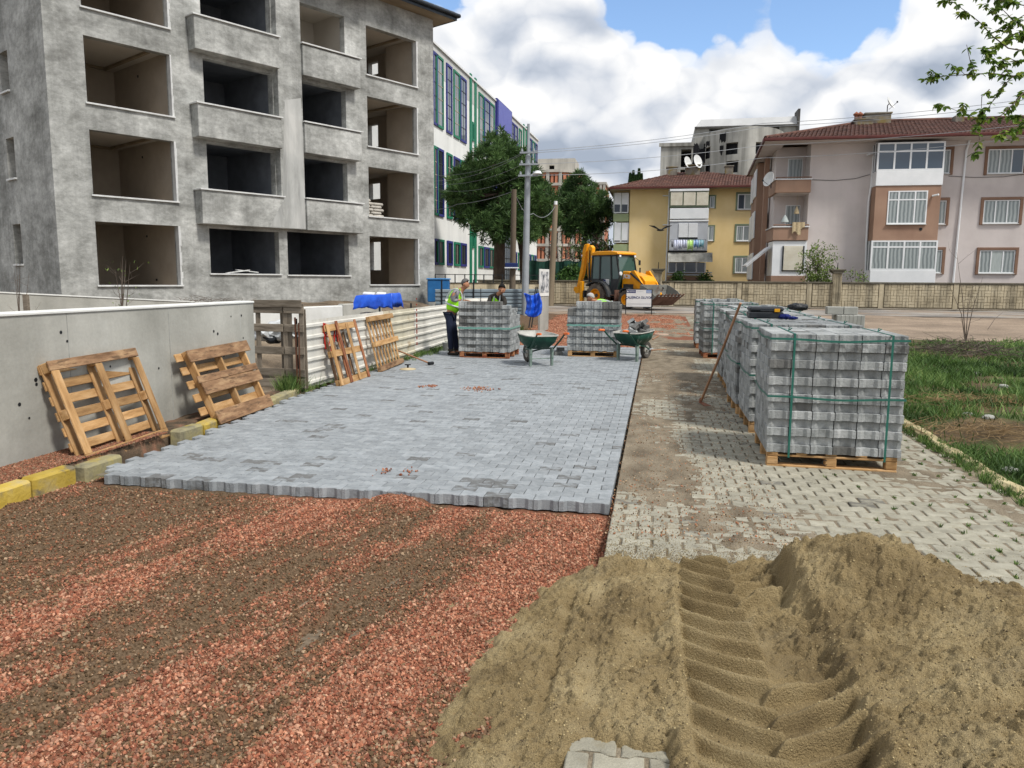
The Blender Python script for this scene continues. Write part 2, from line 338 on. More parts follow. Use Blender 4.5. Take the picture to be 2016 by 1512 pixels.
def attr_mat(name, lo, hi, fine_cols):
    m, N, L, B = mk(name); B.inputs['Roughness'].default_value = .95; B.inputs['Specular IOR Level'].default_value = .2
    at = N.new('ShaderNodeAttribute'); at.attribute_name = 'red'; tcn = N.new('ShaderNodeTexCoord')
    n = N.new('ShaderNodeTexNoise'); L.new(tcn.outputs['Object'], n.inputs[0]); n.inputs['Scale'].default_value = 70; n.inputs['Detail'].default_value = 4
    r1 = N.new('ShaderNodeValToRGB'); r1.color_ramp.elements[0].color = (*lo[0], 1); r1.color_ramp.elements[1].color = (*lo[1], 1); r1.color_ramp.elements[0].position = .35; r1.color_ramp.elements[1].position = .65
    r2_ = N.new('ShaderNodeValToRGB'); r2_.color_ramp.elements[0].color = (*hi[0], 1); r2_.color_ramp.elements[1].color = (*hi[1], 1); r2_.color_ramp.elements[0].position = .35; r2_.color_ramp.elements[1].position = .65
    L.new(n.outputs['Fac'], r1.inputs[0]); L.new(n.outputs['Fac'], r2_.inputs[0])
    x = N.new('ShaderNodeMix'); x.data_type = 'RGBA'; L.new(at.outputs['Fac'], x.inputs[0]); L.new(r1.outputs[0], x.inputs[6]); L.new(r2_.outputs[0], x.inputs[7]); L.new(x.outputs[2], B.inputs['Base Color'])
    bn = N.new('ShaderNodeBump'); bn.inputs['Distance'].default_value = .015; bn.inputs['Strength'].default_value = .8; L.new(n.outputs['Fac'], bn.inputs['Height']); L.new(bn.outputs[0], B.inputs['Normal'])
    return m
M_grav = attr_mat('gravel_bed', (hx('463828'), hx('6f5c48')), (hx('63402f'), hx('875641')), None)
def add_attr(o, nm, arr):
    a = o.data.attributes.new(nm, 'FLOAT', 'POINT'); a.data.foreach_set('value', np.ascontiguousarray(arr.ravel(), dtype=np.float32))
o, gx, gy, Z = sheet('gravel_bed', -6.4, -.28, .6, 6.35, 380, 360, zgrav, M_grav)
add_attr(o, 'red', bands(gx, gy) * .8)
def zgrav2(x, y): return gzn(y) - .06 + (fbm(x * 2.2, y * 1.1, 4, 8) - .5) * .1 + .06 * smooth(20, 24, y)
xs2 = np.linspace(-6.3, 1.3, 110)
o, gx, gy, Z = sheet('far_gravel_bed', 0, 0, 0, 0, 0, 0, zgrav2, M_grav, xs=xs2, ys=np.linspace(20.3, 37.2, 160))
def red2(x, y): return np.clip(smooth(-4.6, -3.7, x + (y - 22) * .02 + (fbm(x, y, 3, 4) - .5)) * smooth(37.6, 35.2, y + (fbm(x * 1.3, y, 3, 6) - .5) * 4) * .95 + .06, 0, 1)
add_attr(o, 'red', red2(gx, gy))
# ---- instanced stones
def scatter(name, P, S, R, C, m, sub=1, label=None, cat=None):
    me = bpy.data.meshes.new(name); me.vertices.add(len(P)); me.vertices.foreach_set('co', np.ascontiguousarray(P, dtype=np.float32).ravel())
    for nm, arr, ty, key in (('scl', S, 'FLOAT_VECTOR', 'vector'), ('rt', R, 'FLOAT_VECTOR', 'vector')):
        a = me.attributes.new(nm, ty, 'POINT'); a.data.foreach_set(key, np.ascontiguousarray(arr, dtype=np.float32).ravel())
    a = me.attributes.new('tint', 'FLOAT_COLOR', 'POINT'); cc = np.ones((len(P), 4), np.float32); cc[:, :3] = C; a.data.foreach_set('color', cc.ravel())
    me.materials.append(m); o = link(name, me); o['kind'] = 'stuff'
    if label: tag(o, label, cat)
    ng = bpy.data.node_groups.new('scatter', 'GeometryNodeTree'); ng.interface.new_socket('Geometry', in_out='INPUT', socket_type='NodeSocketGeometry'); ng.interface.new_socket('Geometry', in_out='OUTPUT', socket_type='NodeSocketGeometry')
    n = ng.nodes; gi = n.new('NodeGroupInput'); go = n.new('NodeGroupOutput'); ip = n.new('GeometryNodeInstanceOnPoints'); ico = n.new('GeometryNodeMeshUVSphere' if 'gravel' in name or 'crumb' in name else 'GeometryNodeMeshIcoSphere'); ico.inputs['Radius'].default_value = 1
    if 'Segments' in ico.inputs: ico.inputs['Segments'].default_value = 4; ico.inputs['Rings'].default_value = 3
    else: ico.inputs['Subdivisions'].default_value = sub
    def na(nm):
        q = n.new('GeometryNodeInputNamedAttribute'); q.data_type = 'FLOAT_VECTOR'; q.inputs['Name'].default_value = nm; return [s for s in q.outputs if s.enabled and s.name == 'Attribute'][0] if any(s.enabled and s.name == 'Attribute' for s in q.outputs) else q.outputs[0]
    sm = n.new('GeometryNodeSetMaterial'); sm.inputs['Material'].default_value = m; lk = ng.links
    lk.new(gi.outputs[0], ip.inputs['Points']); lk.new(ico.outputs[0], sm.inputs[0]); lk.new(sm.outputs[0], ip.inputs['Instance'])
    lk.new(na('scl'), ip.inputs['Scale']); lk.new(na('rt'), ip.inputs['Rotation']); lk.new(ip.outputs[0], go.inputs[0])
    md = o.modifiers.new('scatter', 'NODES'); md.node_group = ng; return o
def tint_mat(name, rough=.85):
    m, N, L, B = mk(name); B.inputs['Roughness'].default_value = rough; B.inputs['Specular IOR Level'].default_value = .25
    at = N.new('ShaderNodeAttribute'); at.attribute_type = 'INSTANCER'; at.attribute_name = 'tint'; L.new(at.outputs['Color'], B.inputs['Base Color']); return m
M_stone = tint_mat('crushed_stone')
rg = np.random.default_rng(5)
RED = np.array([hx('a2694f'), hx('905842'), hx('ad785d'), hx('7c4b38'), hx('b98d72'), hx('97705b')])
DRK = np.array([hx('6e583f'), hx('8a6e52'), hx('a58d72'), hx('5a4833'), hx('98664b'), hx('836449')])
def stones(n, x0, x1, y0, y1, zf, rf, smin, smax, bias_near=1.6):
    y = y0 + (y1 - y0) * rg.random(n) ** bias_near; x = x0 + (x1 - x0) * rg.random(n)
    r = rf(x, y); keep = rg.random(n) < (.28 + .72 * smooth(.05, .6, r)); x = x[keep]; y = y[keep]; r = r[keep]; n = len(x)
    s = smin + (smax - smin) * rg.random(n) ** 2.5
    isr = rg.random(n) < .12 + .83 * smooth(.1, .75, r)
    C = np.where(isr[:, None], RED[rg.integers(0, 6, n)], DRK[rg.integers(0, 6, n)]) * (.62 + .62 * rg.random(n))[:, None]
    C = C * (0.8 + .2 * r[:, None])
    z = zf(x, y) + s * .15; z = z + .003; S = s[:, None] * (.55 + .85 * rg.random((n, 3))); S[:, 2] *= .75
    return np.stack([x, y, z], 1), S, rg.random((n, 3)) * 6.28, np.clip(C, 0, 1)
def vis_near(x, y):  # drop what lies left of the picture
    return x > -(.87 * y + .9)
P, S, R, C = stones(420000, -6.3, -.3, 1.6, 6.25, zgrav, bands, .0036, .0125, 1.45)
k = vis_near(P[:, 0], P[:, 1]) & ~((P[:, 1] > 5.86) & (P[:, 0] > -4.95) & (P[:, 2] < .015)); P, S, R, C = P[k], S[k], R[k], C[k]
scatter('gravel', P, S, R, C, M_stone, 1, 'crushed red and brown stone raked over the road bed in the foreground', 'gravel')
P, S, R, C = stones(150000, -4.9, 1.1, 20.4, 37, zgrav2, red2, .01, .022, 1.3)
k = C[:, 0] > .01; far_r = red2(P[:, 0], P[:, 1]) > .35; k &= far_r; k &= ~((P[:, 0] > -.28) & (P[:, 1] < 25.5))
scatter('gravel', P[k], S[k], R[k], C[k], M_stone, 1, 'red crushed stone spread behind the block stacks', 'gravel')
# ---- paving blocks (bone-shaped interlocking concrete pavers)
ROW = .1375; PIT = .2045
def bone(L, Wd, a, h, bev, botz=0.0, big=False):
    q = L / 4; t = .014
    top = [(-L / 2, Wd / 2 + a), (-q - t, Wd / 2 + a), (-q + t, Wd / 2 - a), (q - t, Wd / 2 - a), (q + t, Wd / 2 + a), (L / 2, Wd / 2 + a)]
    out = [(x, -y) for x, y in top] + top[::-1]
    if bev <= 0: mb = MB(); mb.prism(out, -h, 0); mb.f = mb.f[1:]; mb.m = mb.m[1:]; return mb
    ins = [(x - math.copysign(bev, x) if abs(x) > L / 2 - .001 else x, y - math.copysign(bev, y)) for x, y in out]
    n = len(out); v = [(x, y, -h) for x, y in out] + [(x, y, -bev * .8) for x, y in out] + [(x, y, 0) for x, y in ins]
    f = [(i, (i + 1) % n, n + (i + 1) % n, n + i) for i in range(n)] + [(n + i, n + (i + 1) % n, 2 * n + (i + 1) % n, 2 * n + i) for i in range(n)] + [tuple(range(2 * n, 3 * n))]
    mb = MB(); mb.v = v; mb.f = f; mb.m = [0] * len(f); return mb
def block_mat(name, cols, rand, attr=None, stain=None, rough=.85):
    return mat(name, cols, 9, rough, .5, 90, rand=rand, attr=attr, stain=stain, fine=.16, fscale=220, contrast=(.25, .75))
NEWC = [hx('7b8083'), hx('919699'), hx('a1a5a7')]
OLDC = [hx('827e70'), hx('9b9787'), hx('ada999')]
def wet_mix(m, attr, lo=.80):  # a few damp blocks: colour darkens, whole block or a patch
    N = m.node_tree.nodes; L = m.node_tree.links; B = N['Principled BSDF']; src = B.inputs['Base Color'].links[0].from_socket
    if attr: a = N.new('ShaderNodeAttribute'); a.attribute_name = 'wet'; fac = a.outputs['Fac']
    else: a = N.new('ShaderNodeAttribute'); a.attribute_type = 'OBJECT'; a.attribute_name = 'wet'; fac = a.outputs['Fac']
    tcn = N.new('ShaderNodeTexCoord'); n = N.new('ShaderNodeTexNoise'); L.new(tcn.outputs['Object'], n.inputs[0]); n.inputs['Scale'].default_value = 14
    ad = N.new('ShaderNodeMath'); ad.operation = 'MULTIPLY_ADD'; L.new(n.outputs['Fac'], ad.inputs[0]); ad.inputs[1].default_value = .9; L.new(fac, ad.inputs[2])
    mr = N.new('ShaderNodeMapRange'); L.new(ad.outputs[0], mr.inputs[0]); mr.inputs[1].default_value = .9; mr.inputs[2].default_value = 1.12; mr.inputs[3].default_value = 0; mr.inputs[4].default_value = .72
    x = N.new('ShaderNodeMix'); x.data_type = 'RGBA'; L.new(mr.outputs[0], x.inputs[0]); L.new(src, x.inputs[6]); x.inputs[7].default_value = (*hx('55534f'), 1); L.new(x.outputs[2], B.inputs['Base Color']); return m
M_new = wet_mix(block_mat('new_grey_paver', NEWC, .16), False); M_newS = wet_mix(block_mat('new_grey_paver_many', NEWC, .16, 'tone'), True)
M_old = wet_mix(block_mat('old_pale_paver', OLDC, .14, stain=(hx('8a8169'), 6, .58, .6)), False); M_oldS = wet_mix(block_mat('old_pale_paver_many', OLDC, .14, 'tone', stain=(hx('8a8169'), 6, .58, .6)), True)
def pave(parent_name, x0, x1, y0, y1, gap, a, h, bev, mO, mS, zf, indiv, wetf, half_first, tilt=.004, seed=1, skip=None, rowskip=0):
    """parent = bedding sheet object; blocks become its parts"""
    r = random.Random(seed); base = parent_name
    meO = bone(PIT - gap[0], ROW - gap[1], a, h, bev).mesh('paving_block', mO); L2 = PIT / 2 - gap[0]
    meH = bone(L2 * 2, ROW - gap[1], 0, h, bev)
    hb = MB(); hb.bbox(-L2 / 2, L2 / 2, -(ROW - gap[1]) / 2, (ROW - gap[1]) / 2, -h, 0, bev or .003); meHalf = hb.mesh('paving_block', mO)
    far = MB(); tone = []; wet = []; nrow = int(round((y1 - y0) / ROW)); cnt = 0
    proto = bone(PIT - gap[0], ROW - gap[1], a, h, .004); pn = len(proto.v)
    pflat = bone(PIT - gap[0], ROW - gap[1], a, h, 0)
    for j in range(nrow):
        y = y0 + (j + .5) * ROW; off = (j % 2) * PIT / 2; x = x0
        cells = []
        if j % 2: cells.append((x0 + PIT / 4, True)); x = x0 + PIT / 2
        while x + PIT <= x1 + 1e-6: cells.append((x + PIT / 2, False)); x += PIT
        if x1 - x > PIT * .4: cells.append((x + PIT / 4, True))
        for (cx, hf) in cells:
            if skip and skip(cx, y): continue
            z = zf(cx, y) + r.uniform(-.0015, .0015); rz = r.gauss(0, .008); tx = r.gauss(0, tilt); ty = r.gauss(0, tilt); w = wetf(cx, y, r)
            jx = r.gauss(0, .0012)
            if cnt < 300 and indiv(cx, y):
                o = link('paving_block', meHalf if hf else meO, base, (cx + jx, y, z)); o.rotation_euler = (tx, ty, rz + (PI if r.random() < .5 else 0)); o['wet'] = w; cnt += 1
            else:
                M = Matrix.Translation((cx, y, z)) @ Euler((tx, ty, rz)).to_matrix().to_4x4()
                src = hb if hf else (proto if y < 13 else pflat)
                far.add(src.v, src.f, 0, M); tone += [r.random()] * len(src.v); wet += [w] * len(src.v)
    me = far.mesh('paving_block', mS); o = link('paving_block', me, base); o['kind'] = 'stuff'
    for nm, arr in (('tone', tone), ('wet', wet)):
        at = me.attributes.new(nm, 'FLOAT', 'POINT'); at.data.foreach_set('value', np.array(arr, np.float32))
    return cnt
M_bed = mat('paving_sand_bed', [hx('4f4a40'), hx('6e6757'), hx('857c68')], 8, .95, .5, 60, fine=.3, fscale=120)
# new paving: bed sheet + blocks
NX0, NX1, NY0, NY1 = -4.96, -.312, 5.93, 20.5
bed, _, _, _ = sheet('new_paving', NX0 + .03, NX1 - .02, NY0 + .03, NY1, 24, 60, lambda x, y: -.022 + 0 * x, M_bed)
def wet_new(x, y, r):
    n = float(fbm(np.array(x * .8), np.array(y * 1.6), 3, 61)); near = math.exp(-((y - 6.7) / 1.3) ** 2)
    return (.55 if r.random() < .03 + .5 * near * max(0, n - .46) * 2.0 else 0) + (.16 * r.random())
def nedge(y): return float(np.interp(y, [5.9, 7, 8.5, 11], [-4.96, -5.0, -5.14, -5.36]))
pave(bed, NX1 - 25 * PIT, NX1, NY0, NY1, (.0055, .0055), .0105, .085, .0045, M_new, M_newS, lambda x, y: 0.006 * math.sin(x * 1.3 + y * .5), lambda x, y: y < 9, wet_new, False, .004, 3, lambda x, y: x < nedge(y) + .06)
# old paving, joints wide and filled
OX0, OX1, OY0, OY1 = -.29, 2.98, 1.3, 37.0
def drift(x, y):
    """height of the brown grit film relative to block tops: > 0 hides blocks"""
    n = fbm(x * 1.6, y * .55, 4, 91); n2 = fbm(x * 9, y * 4, 3, 95)
    f = -.0085 + (n - .5) * .024 + (n2 - .5) * .012 + (fbm(x * 2.5, y * 16, 3, 97) - .5) * .010
    strip = np.exp(-(np.maximum(x - .25 - .02 * (y - 8), 0) / (.42 + .03 * np.clip(y - 8, 0, 10))) ** 2) * (.35 * smooth(5.0, 5.6, y) + .65 * smooth(5.9, 7.4, y))
    f = f + .0108 * strip + .006 * smooth(11, 20, y)
    f = f + .012 * np.exp(-((y - 5.95) / .16) ** 2) * smooth(.4, .8, x) * smooth(2.6, 1.5, x) * .6
    return np.minimum(f, .012)
def zold(x, y): return gz(y) + .004 * math.sin(x * 2.1 + y * .7)
M_drift = mat('grit_film', [hx('5f5546'), hx('7b705e'), hx('8d826f')], 5, .95, .6, 70, fine=.4, fscale=130, stretch=(1, .5, 1))
obed, gx, gy, Z = sheet('old_paving', 0, 0, 0, 0, 0, 0, lambda x, y: gzn(y) + drift(x, y), M_drift, xs=np.linspace(OX0 + .01, OX1, 260), ys=np.concatenate([np.linspace(1.35, 12, 700), np.linspace(12.05, 37, 300)]))
def wet_old(x, y, r): return (.5 if r.random() < .05 else 0) + .22 * r.random()
M_old_skip = lambda x, y: (y < 4.4 and not ((x < .12 and 1.6 < y < 3.2) or (y < 2.9 and .4 < x < .95)))
cnt = pave(obed, OX0, OX1, OY0, OY1, (.018, .009), .0085, .07, .006, M_old, M_oldS, zold, lambda x, y: y < 3.2 or (4.7 < y < 7.3 and x < .72 * y - .9), wet_old, True, .006, 9, M_old_skip)
# ---- sand heap with tyre print
def zsand(x, y):
    xb = np.interp(y, [1, 2.3, 2.9, 3.7, 4.35, 4.75, 5.1], [-1.0, -.92, -.86, -.80, -.66, -.36, .2]) + (fbm(x * 3, y * 5, 3, 33) - .5) * .16
    yt = np.interp(x, [-1, -.3, .2, .5, .8, 1.4, 1.9, 2.4, 3.4], [4.6, 4.86, 4.80, 4.74, 4.95, 5.0, 4.75, 4.55, 4.4]) + (fbm(x * 5, y * 3, 3, 34) - .5) * .16
    e = np.minimum(x - xb, yt - y)
    floor = np.where(x < -.3, -.11, -.01)
    lvl = np.interp(x, [-1, -.5, -.1, .3, .8, 3.3], [-.075, -.02, .045, .055, .06, .07])
    z = -.13 + (lvl + .13) * smooth(-.10, .28, e)
    def gs(cx, cy, sx, sy, h): return h * np.exp(-(((x - cx) / sx) ** 2 + ((y - cy) / sy) ** 2))
    hp = gs(1.12, 4.22, .42, .36, .30) + gs(1.62, 3.7, .5, .55, .20) + gs(1.75, 2.7, .8, .8, .16) + gs(1.15, 2.2, .55, .8, .07) + gs(2.35, 3.4, .5, .7, .10) + gs(.88, 4.45, .16, .2, .07)
    hp = hp * smooth(0, .5, e) ; z = z + hp
    z = np.maximum(z, .034 + (fbm(x * 8, y * 8, 4, 85) - .5) * .04 - .2 * (1 - smooth(.0, .22, e)) - .2 * (x < -.15))
    # rut at left, shallow
    z = z - .022 * np.exp(-((x + .22 + .05 * (y - 3)) / .05) ** 2) * smooth(4.4, 4.0, y) + .014 * np.exp(-((x + .12 + .05 * (y - 3)) / .06) ** 2)
    # faint diagonal lug prints near the gravel edge
    m1 = np.exp(-((x + .62) / .17) ** 2) * smooth(4.3, 3.9, y) * smooth(2.4, 2.9, y)
    ph = (y * 1.0 - x * .75) / .125; z = z + m1 * .020 * (np.abs((ph % 1) - .5) * 2 - .5)
    z = z - .035 * np.exp(-((x + .42) / .028) ** 2) * smooth(4.45, 4.1, y) * smooth(2.7, 3.1, y)
    # clods
    rough = (fbm(x * 5, y * 5, 5, 50, .62) - .5) * .10 + (fbm(x * 24, y * 24, 4, 51, .65) - .5) * .045
    rough = rough + .026 * smooth(.56, .72, fbm(x * 11, y * 11, 3, 57)) + .03 * (np.abs(fbm(x * 4, y * 4, 4, 58) - .5)) - .012 * smooth(.6, .7, fbm(x * 45, y * 45, 2, 59))
    # the deep tyre print
    xl = .175 + .012 * np.sin(y * 3) ; xr = .80 + .02 * np.sin(y * 2.3) - .07 * smooth(3.4, 4.6, y)
    inn = smooth(xl - .012, xl + .02, x) * smooth(xr + .05, xr - .03, x) * smooth(4.82, 4.66, y)
    u = np.clip((x - xl) / (xr - xl), 0, 1)
    bow = .055 * np.sin(u * PI) + .02 * u
    wob = (fbm(x * 3, y * 3, 3, 62) - .5) * .05
    pl = (y + wob + .19 * (1 - (1 - u) ** 2.4)) / .182; pr_ = (y + wob + .34 * (1 - u) ** .9 + .04) / .182
    def lug(p):
        f = (-p) % 1; return np.where(f < .70, smooth(0, .70, f), 1 - smooth(.70, .86, f) * (1 + .35 * np.exp(-((f - .88) / .05) ** 2)))   # ramps up, breaks off sharply
    L_ = lug(pl) * smooth(.62, .52, u); R_ = lug(pr_) * smooth(.42, .55, u) * (smooth(2.2, 2.9, 6.2 - y + .5 * np.sin(y * 5)) + .75 * smooth(3.95, 4.25, y))
    damp = 1 - .55 * smooth(.6, .9, u) * smooth(3.4, 3.9, y)
    tr = -.010 + .088 * (.8 + .5 * fbm(x * 4, y * 4, 2, 63)) * np.maximum(L_, R_) * damp + .03 * smooth(.8, 1, u) ** 2
    rough_in = (fbm(x * 12, y * 12, 2, 53) - .5) * .006 + smooth(.45, .8, u) * smooth(2.9, 3.5, y) * ((fbm(x * 14, y * 14, 4, 54, .65) - .42) * .16 + .03 * smooth(3.3, 3.8, y) * smooth(.5, .8, u))
    z0 = z + rough * smooth(-.1, .1, e)
    z0 = np.where((x > .1) & (x < 1.4), np.maximum(z0, .012 - .2 * (1 - smooth(.0, .15, e))), z0)
    z = z0 * (1 - inn) + (tr + rough_in + .25 * hp * smooth(.3, 1, u)) * inn
    z = z + .02 * np.exp(-((x - xl + .03) / .03) ** 2) * smooth(4.8, 4.5, y) + .025 * np.exp(-((x - xr - .06) / .05) ** 2) * smooth(4.7, 4.4, y)
    z = np.where((x > -.31) & (x < 1.2), np.maximum(z, .010 + (fbm(x * 20, y * 20, 3, 83) - .5) * .01 - .2 * (1 - smooth(.0, .12, e))), z)
    # bare blocks at the very front
    bare = smooth(.24, .10, np.hypot((x + .12) * 1.0, (y - 2.56) * 1.0) + (fbm(x * 9, y * 9, 3, 81) - .5) * .22) + smooth(.14, .05, np.hypot(x - .63, (y - 2.42) * .8) + (fbm(x * 12, y * 12, 2, 82) - .5) * .1)
    return z - np.clip(bare, 0, 1) * (.075 + np.maximum(z, 0))
M_sand = mat('damp_sand', [hx('6d5d41'), hx('907e5a'), hx('ad9c76')], 2.2, .95, 1.0, 110, fine=.42, fscale=260, contrast=(.25, .7), stain=(hx('8d8167'), 1.5, .58, .45))
sandO, gx, gy, Z = sheet('sand_heap', 0, 0, 0, 0, 0, 0, zsand, M_sand, xs=np.linspace(-1.15, 3.0, 640), ys=np.linspace(1.45, 5.2, 700), kind='stuff')
tag(sandO, 'heap of damp brown sand with a deep tractor tyre print in the foreground', 'sand heap')
n = 42000; y = 1.9 + 3.2 * rg.random(n) ** 1.3; x = -1.1 + 4.2 * rg.random(n); z = zsand(x, y); k = (z > -.03) & (x < .75 * y + .6)
xl_in = (x > .19) & (x < .74) & (rg.random(n) > .25); k &= ~xl_in; x, y, z = x[k], y[k], z[k]; n = len(x)
s = .0016 + .0034 * rg.random(n) ** 3; SC = np.array([hx('a8956c'), hx('94835d'), hx('7a6b4c'), hx('5c503d'), hx('b3a27a')])
scatter('sand_grain', np.stack([x, y, z + s * .4], 1), s[:, None] * (.7 + .5 * rg.random((n, 3))), rg.random((n, 3)) * 6, SC[rg.integers(0, 5, n)] * (.7 + .4 * rg.random(n))[:, None], M_stone, 1, 'loose coarse grains and crumbs lying on the sand heap', 'sand')
# crumbs spilled on the pale pavers next to the heap and stray stones over both pavings
n = 14000; x = -.28 + 3.1 * rg.random(n); y = 4.72 + rg.gamma(1.0, .16, n); s = .0014 + .0022 * rg.random(n) ** 2
scatter('sand_grain', np.stack([x, y, 0 * x + .002], 1), s[:, None] * np.ones(3), rg.random((n, 3)) * 6, SC[rg.integers(0, 4, n)] * .85, M_stone, 1, 'thin spill of sand grains over the pale old pavers', 'sand')
n = 9000; y = 5.2 + 16 * rg.random(n) ** 1.4; x = -.3 + 1.35 * rg.random(n) ** 1.2; s = .003 + .006 * rg.random(n) ** 3
scatter('grit', np.stack([x, y, 0 * x + .004], 1), s[:, None] * (.6 + .5 * rg.random((n, 3))), rg.random((n, 3)) * 6, DRK[rg.integers(0, 6, n)] * (.7 + .9 * rg.random(n))[:, None], M_stone, 1, 'scattered grit on the worn strip of old pavers', 'grit')
# red crumbs on the new paving
cr = []
for (px, py, n_, sp) in [(850, 761, 60, .05), (938, 766, 90, .09), (828, 762, 20, .03), (970, 768, 12, .05), (760, 929, 14, .05), (800, 932, 12, .05)]:
    c = G(px, py)
    for _ in range(n_): cr.append((c.x + rnd.gauss(0, sp), c.y + rnd.gauss(0, sp * 1.5)))
P = np.array([(a, b, .012) for a, b in cr]); n = len(P); s = .006 + .012 * rg.random(n)
scatter('stone_crumb', P, s[:, None] * (.6 + .5 * rg.random((n, 3))), rg.random((n, 3)) * 6, RED[rg.integers(0, 6, n)] * .9, M_stone, 1, 'little clumps of red stone dropped on the new grey paving', 'rubble')
# ================================================================== BUILDINGS: shared wall with openings
def wall_grid(mb, u0, u1, v0, v1, holes, y=0.0, depth=.28, mi=0, mr=None, steps=None):
    """front sheet in the local xz plane at y (outside faces -y), openings with reveals going back to y+depth"""
    mr = mi if mr is None else mr
    us = sorted(set([u0, u1] + [min(max(h[0], u0), u1) for h in holes] + [min(max(h[1], u0), u1) for h in holes]))
    vs_ = sorted(set([v0, v1] + [min(max(h[2], v0), v1) for h in holes] + [min(max(h[3], v0), v1) for h in holes]))
    for i in range(len(us) - 1):
        for j in range(len(vs_) - 1):
            a, b, c, d = us[i], us[i + 1], vs_[j], vs_[j + 1]; mu, mv = (a + b) / 2, (c + d) / 2
            if any(h[0] < mu < h[1] and h[2] < mv < h[3] for h in holes): continue
            mb.add([(a, y, c), (b, y, c), (b, y, d), (a, y, d)], [(0, 1, 2, 3)], mi)
    for h in holes:
        a, b, c, d = h[:4]; Y = y + depth
        mb.add([(a, y, c), (b, y, c), (b, Y, c), (a, Y, c)], [(0, 1, 2, 3)], mr); mb.add([(a, y, d), (b, y, d), (b, Y, d), (a, Y, d)], [(3, 2, 1, 0)], mr)
        mb.add([(a, y, c), (a, Y, c), (a, Y, d), (a, y, d)], [(0, 1, 2, 3)], mr); mb.add([(b, y, c), (b, Y, c), (b, Y, d), (b, y, d)], [(3, 2, 1, 0)], mr)
def px_rect(pl, TL, TR, BL, BR, off=0.0):
    a = pl.uv(*TL, off); b = pl.uv(*TR, off); c = pl.uv(*BL, off); d = pl.uv(*BR, off)
    return ((a[0] + c[0]) / 2, (b[0] + d[0]) / 2, (c[1] + d[1]) / 2, (a[1] + b[1]) / 2)
M_conc = mat('rough_render_grey', [hx('6c6c68'), hx('8f908c'), hx('aeafab'), hx('cbccc8')], .62, .92, .7, 5, detail=9, streak=.35, stain=(hx('5d5c57'), .38, .58, .55), fine=.20, fscale=6, contrast=(.31, .69), dist=.12, nrough=.74, stretch=(.8, .8, 1.25))
M_conc_patch = mat('pale_render_patch', [hx('8f908d'), hx('abaca9'), hx('bdbdb9')], 1.4, .92, .5, 9, streak=.3, stretch=(1, 1, .3), dist=.5)
M_marble = mat('marble_sill', [hx('b9bab8'), hx('d2d3d1')], 4, .4, 0)
M_plaster = mat('interior_plaster', [hx('a4998a'), hx('b5aa9b')], 1.2, .9, .1, 6)
M_plastshade = mat('shaded_grey_plaster', [hx('5b5f64'), hx('767a80')], 1.2, .9, .1, 6)  # grey-blue plaster with the shade of the deep rooms put into its tone
M_ceil = mat('interior_ceiling', [hx('b3aca1'), hx('bdb7ad')], 1, .9)
M_dark = mat('dark_interior', [hx('26272a'), hx('303236')], 1, .9)
M_slate = mat('dark_metal_tile', [hx('23282d'), hx('3a4148')], 6, .35, 0, metal=.2)
M_soff = mat('timber_soffit', [hx('7c6f5c'), hx('9a8c76')], 2, .8, .2, 12, stretch=(.3, 1, 1))
M_fasc = mat('pale_fascia', [hx('a99f8b'), hx('b9ae98')], 2, .8)
M_white = mat('white_paint', [hx('d5d6d4'), hx('e2e3e1')], 1.5, .5, 0)
M_black = mat('black_metal', [hx('17191b'), hx('232629')], 4, .5)
LB0 = D(120, 560, 23.9); LB1 = D(856, 560, 36.1)
LP = Plane(LB0, LB1); LW = (LB1 - LB0).xy.length
LBLD = thing('unfinished_apartment_block', 'four storey bare grey rendered apartment block with empty window openings, left of the street', 'building', (LP.o.x, LP.o.y, 0), LP.rot)
def R4(*a): return px_rect(LP, *a)
TOP = 13.3
wins = {  # (column, floor): rect
 'A3': R4((158, -118), (328, -50), (160, 15), (330.5, 57.5)), 'A2': R4((163.5, 69.5), (335, 107), (170.6, 204), (341, 232)), 'A1': R4((174.6, 255), (343, 278), (182.5, 386), (348, 399)), 'A0': R4((185.7, 436.5), (351, 444), (193, 563.5), (355, 564)),
 'B3': R4((392, -60), (531, -15), (393, 42), (533, 77)), 'B2': R4((399, 119), (537.7, 141), (404, 212), (538, 235)), 'B1': R4((407, 285), (540.5, 299), (409, 378), (541.6, 389)), 'B0': R4((412.7, 452), (549, 454), (414.7, 540.5), (551, 541.7)),
 'C3': R4((582, 3), (676.6, 30), (584, 90), (679, 115)), 'C2': R4((586.5, 157), (680.5, 180.5), (588, 244), (685.7, 260)), 'C1': R4((590, 305.5), (682.5, 321), (591, 393), (683, 401)), 'C0': R4((565.5, 456), (685.7, 462), (567.5, 543), (688.5, 544.4)),
 'D3': R4((720, 53.6), (818.6, 77), (722, 151), (820.6, 171.4)), 'D2': R4((723, 191), (819.4, 210), (724, 290), (822, 305)), 'D1': R4((725, 329), (820.6, 341), (727, 428), (824.6, 434.5)), 'D0': R4((727, 464), (822.6, 471), (730, 562), (825, 562))}
def align(keys, i):
    m = sum(wins[k][i] for k in keys) / len(keys)
    for k in keys: w = list(wins[k]); w[i] = m; wins[k] = tuple(w)
for c in 'AD':
    align([c + f for f in '0123'], 0); align([c + f for f in '0123'], 1)
for c in 'BC': align([c + f for f in '123'], 0); align([c + f for f in '123'], 1)
for f in '123': align([c + f for c in 'BC'], 3)
mb = MB(); wall_grid(mb, 0, LW, -.6, TOP, list(wins.values()), 0, .3)
DEP = 8.0
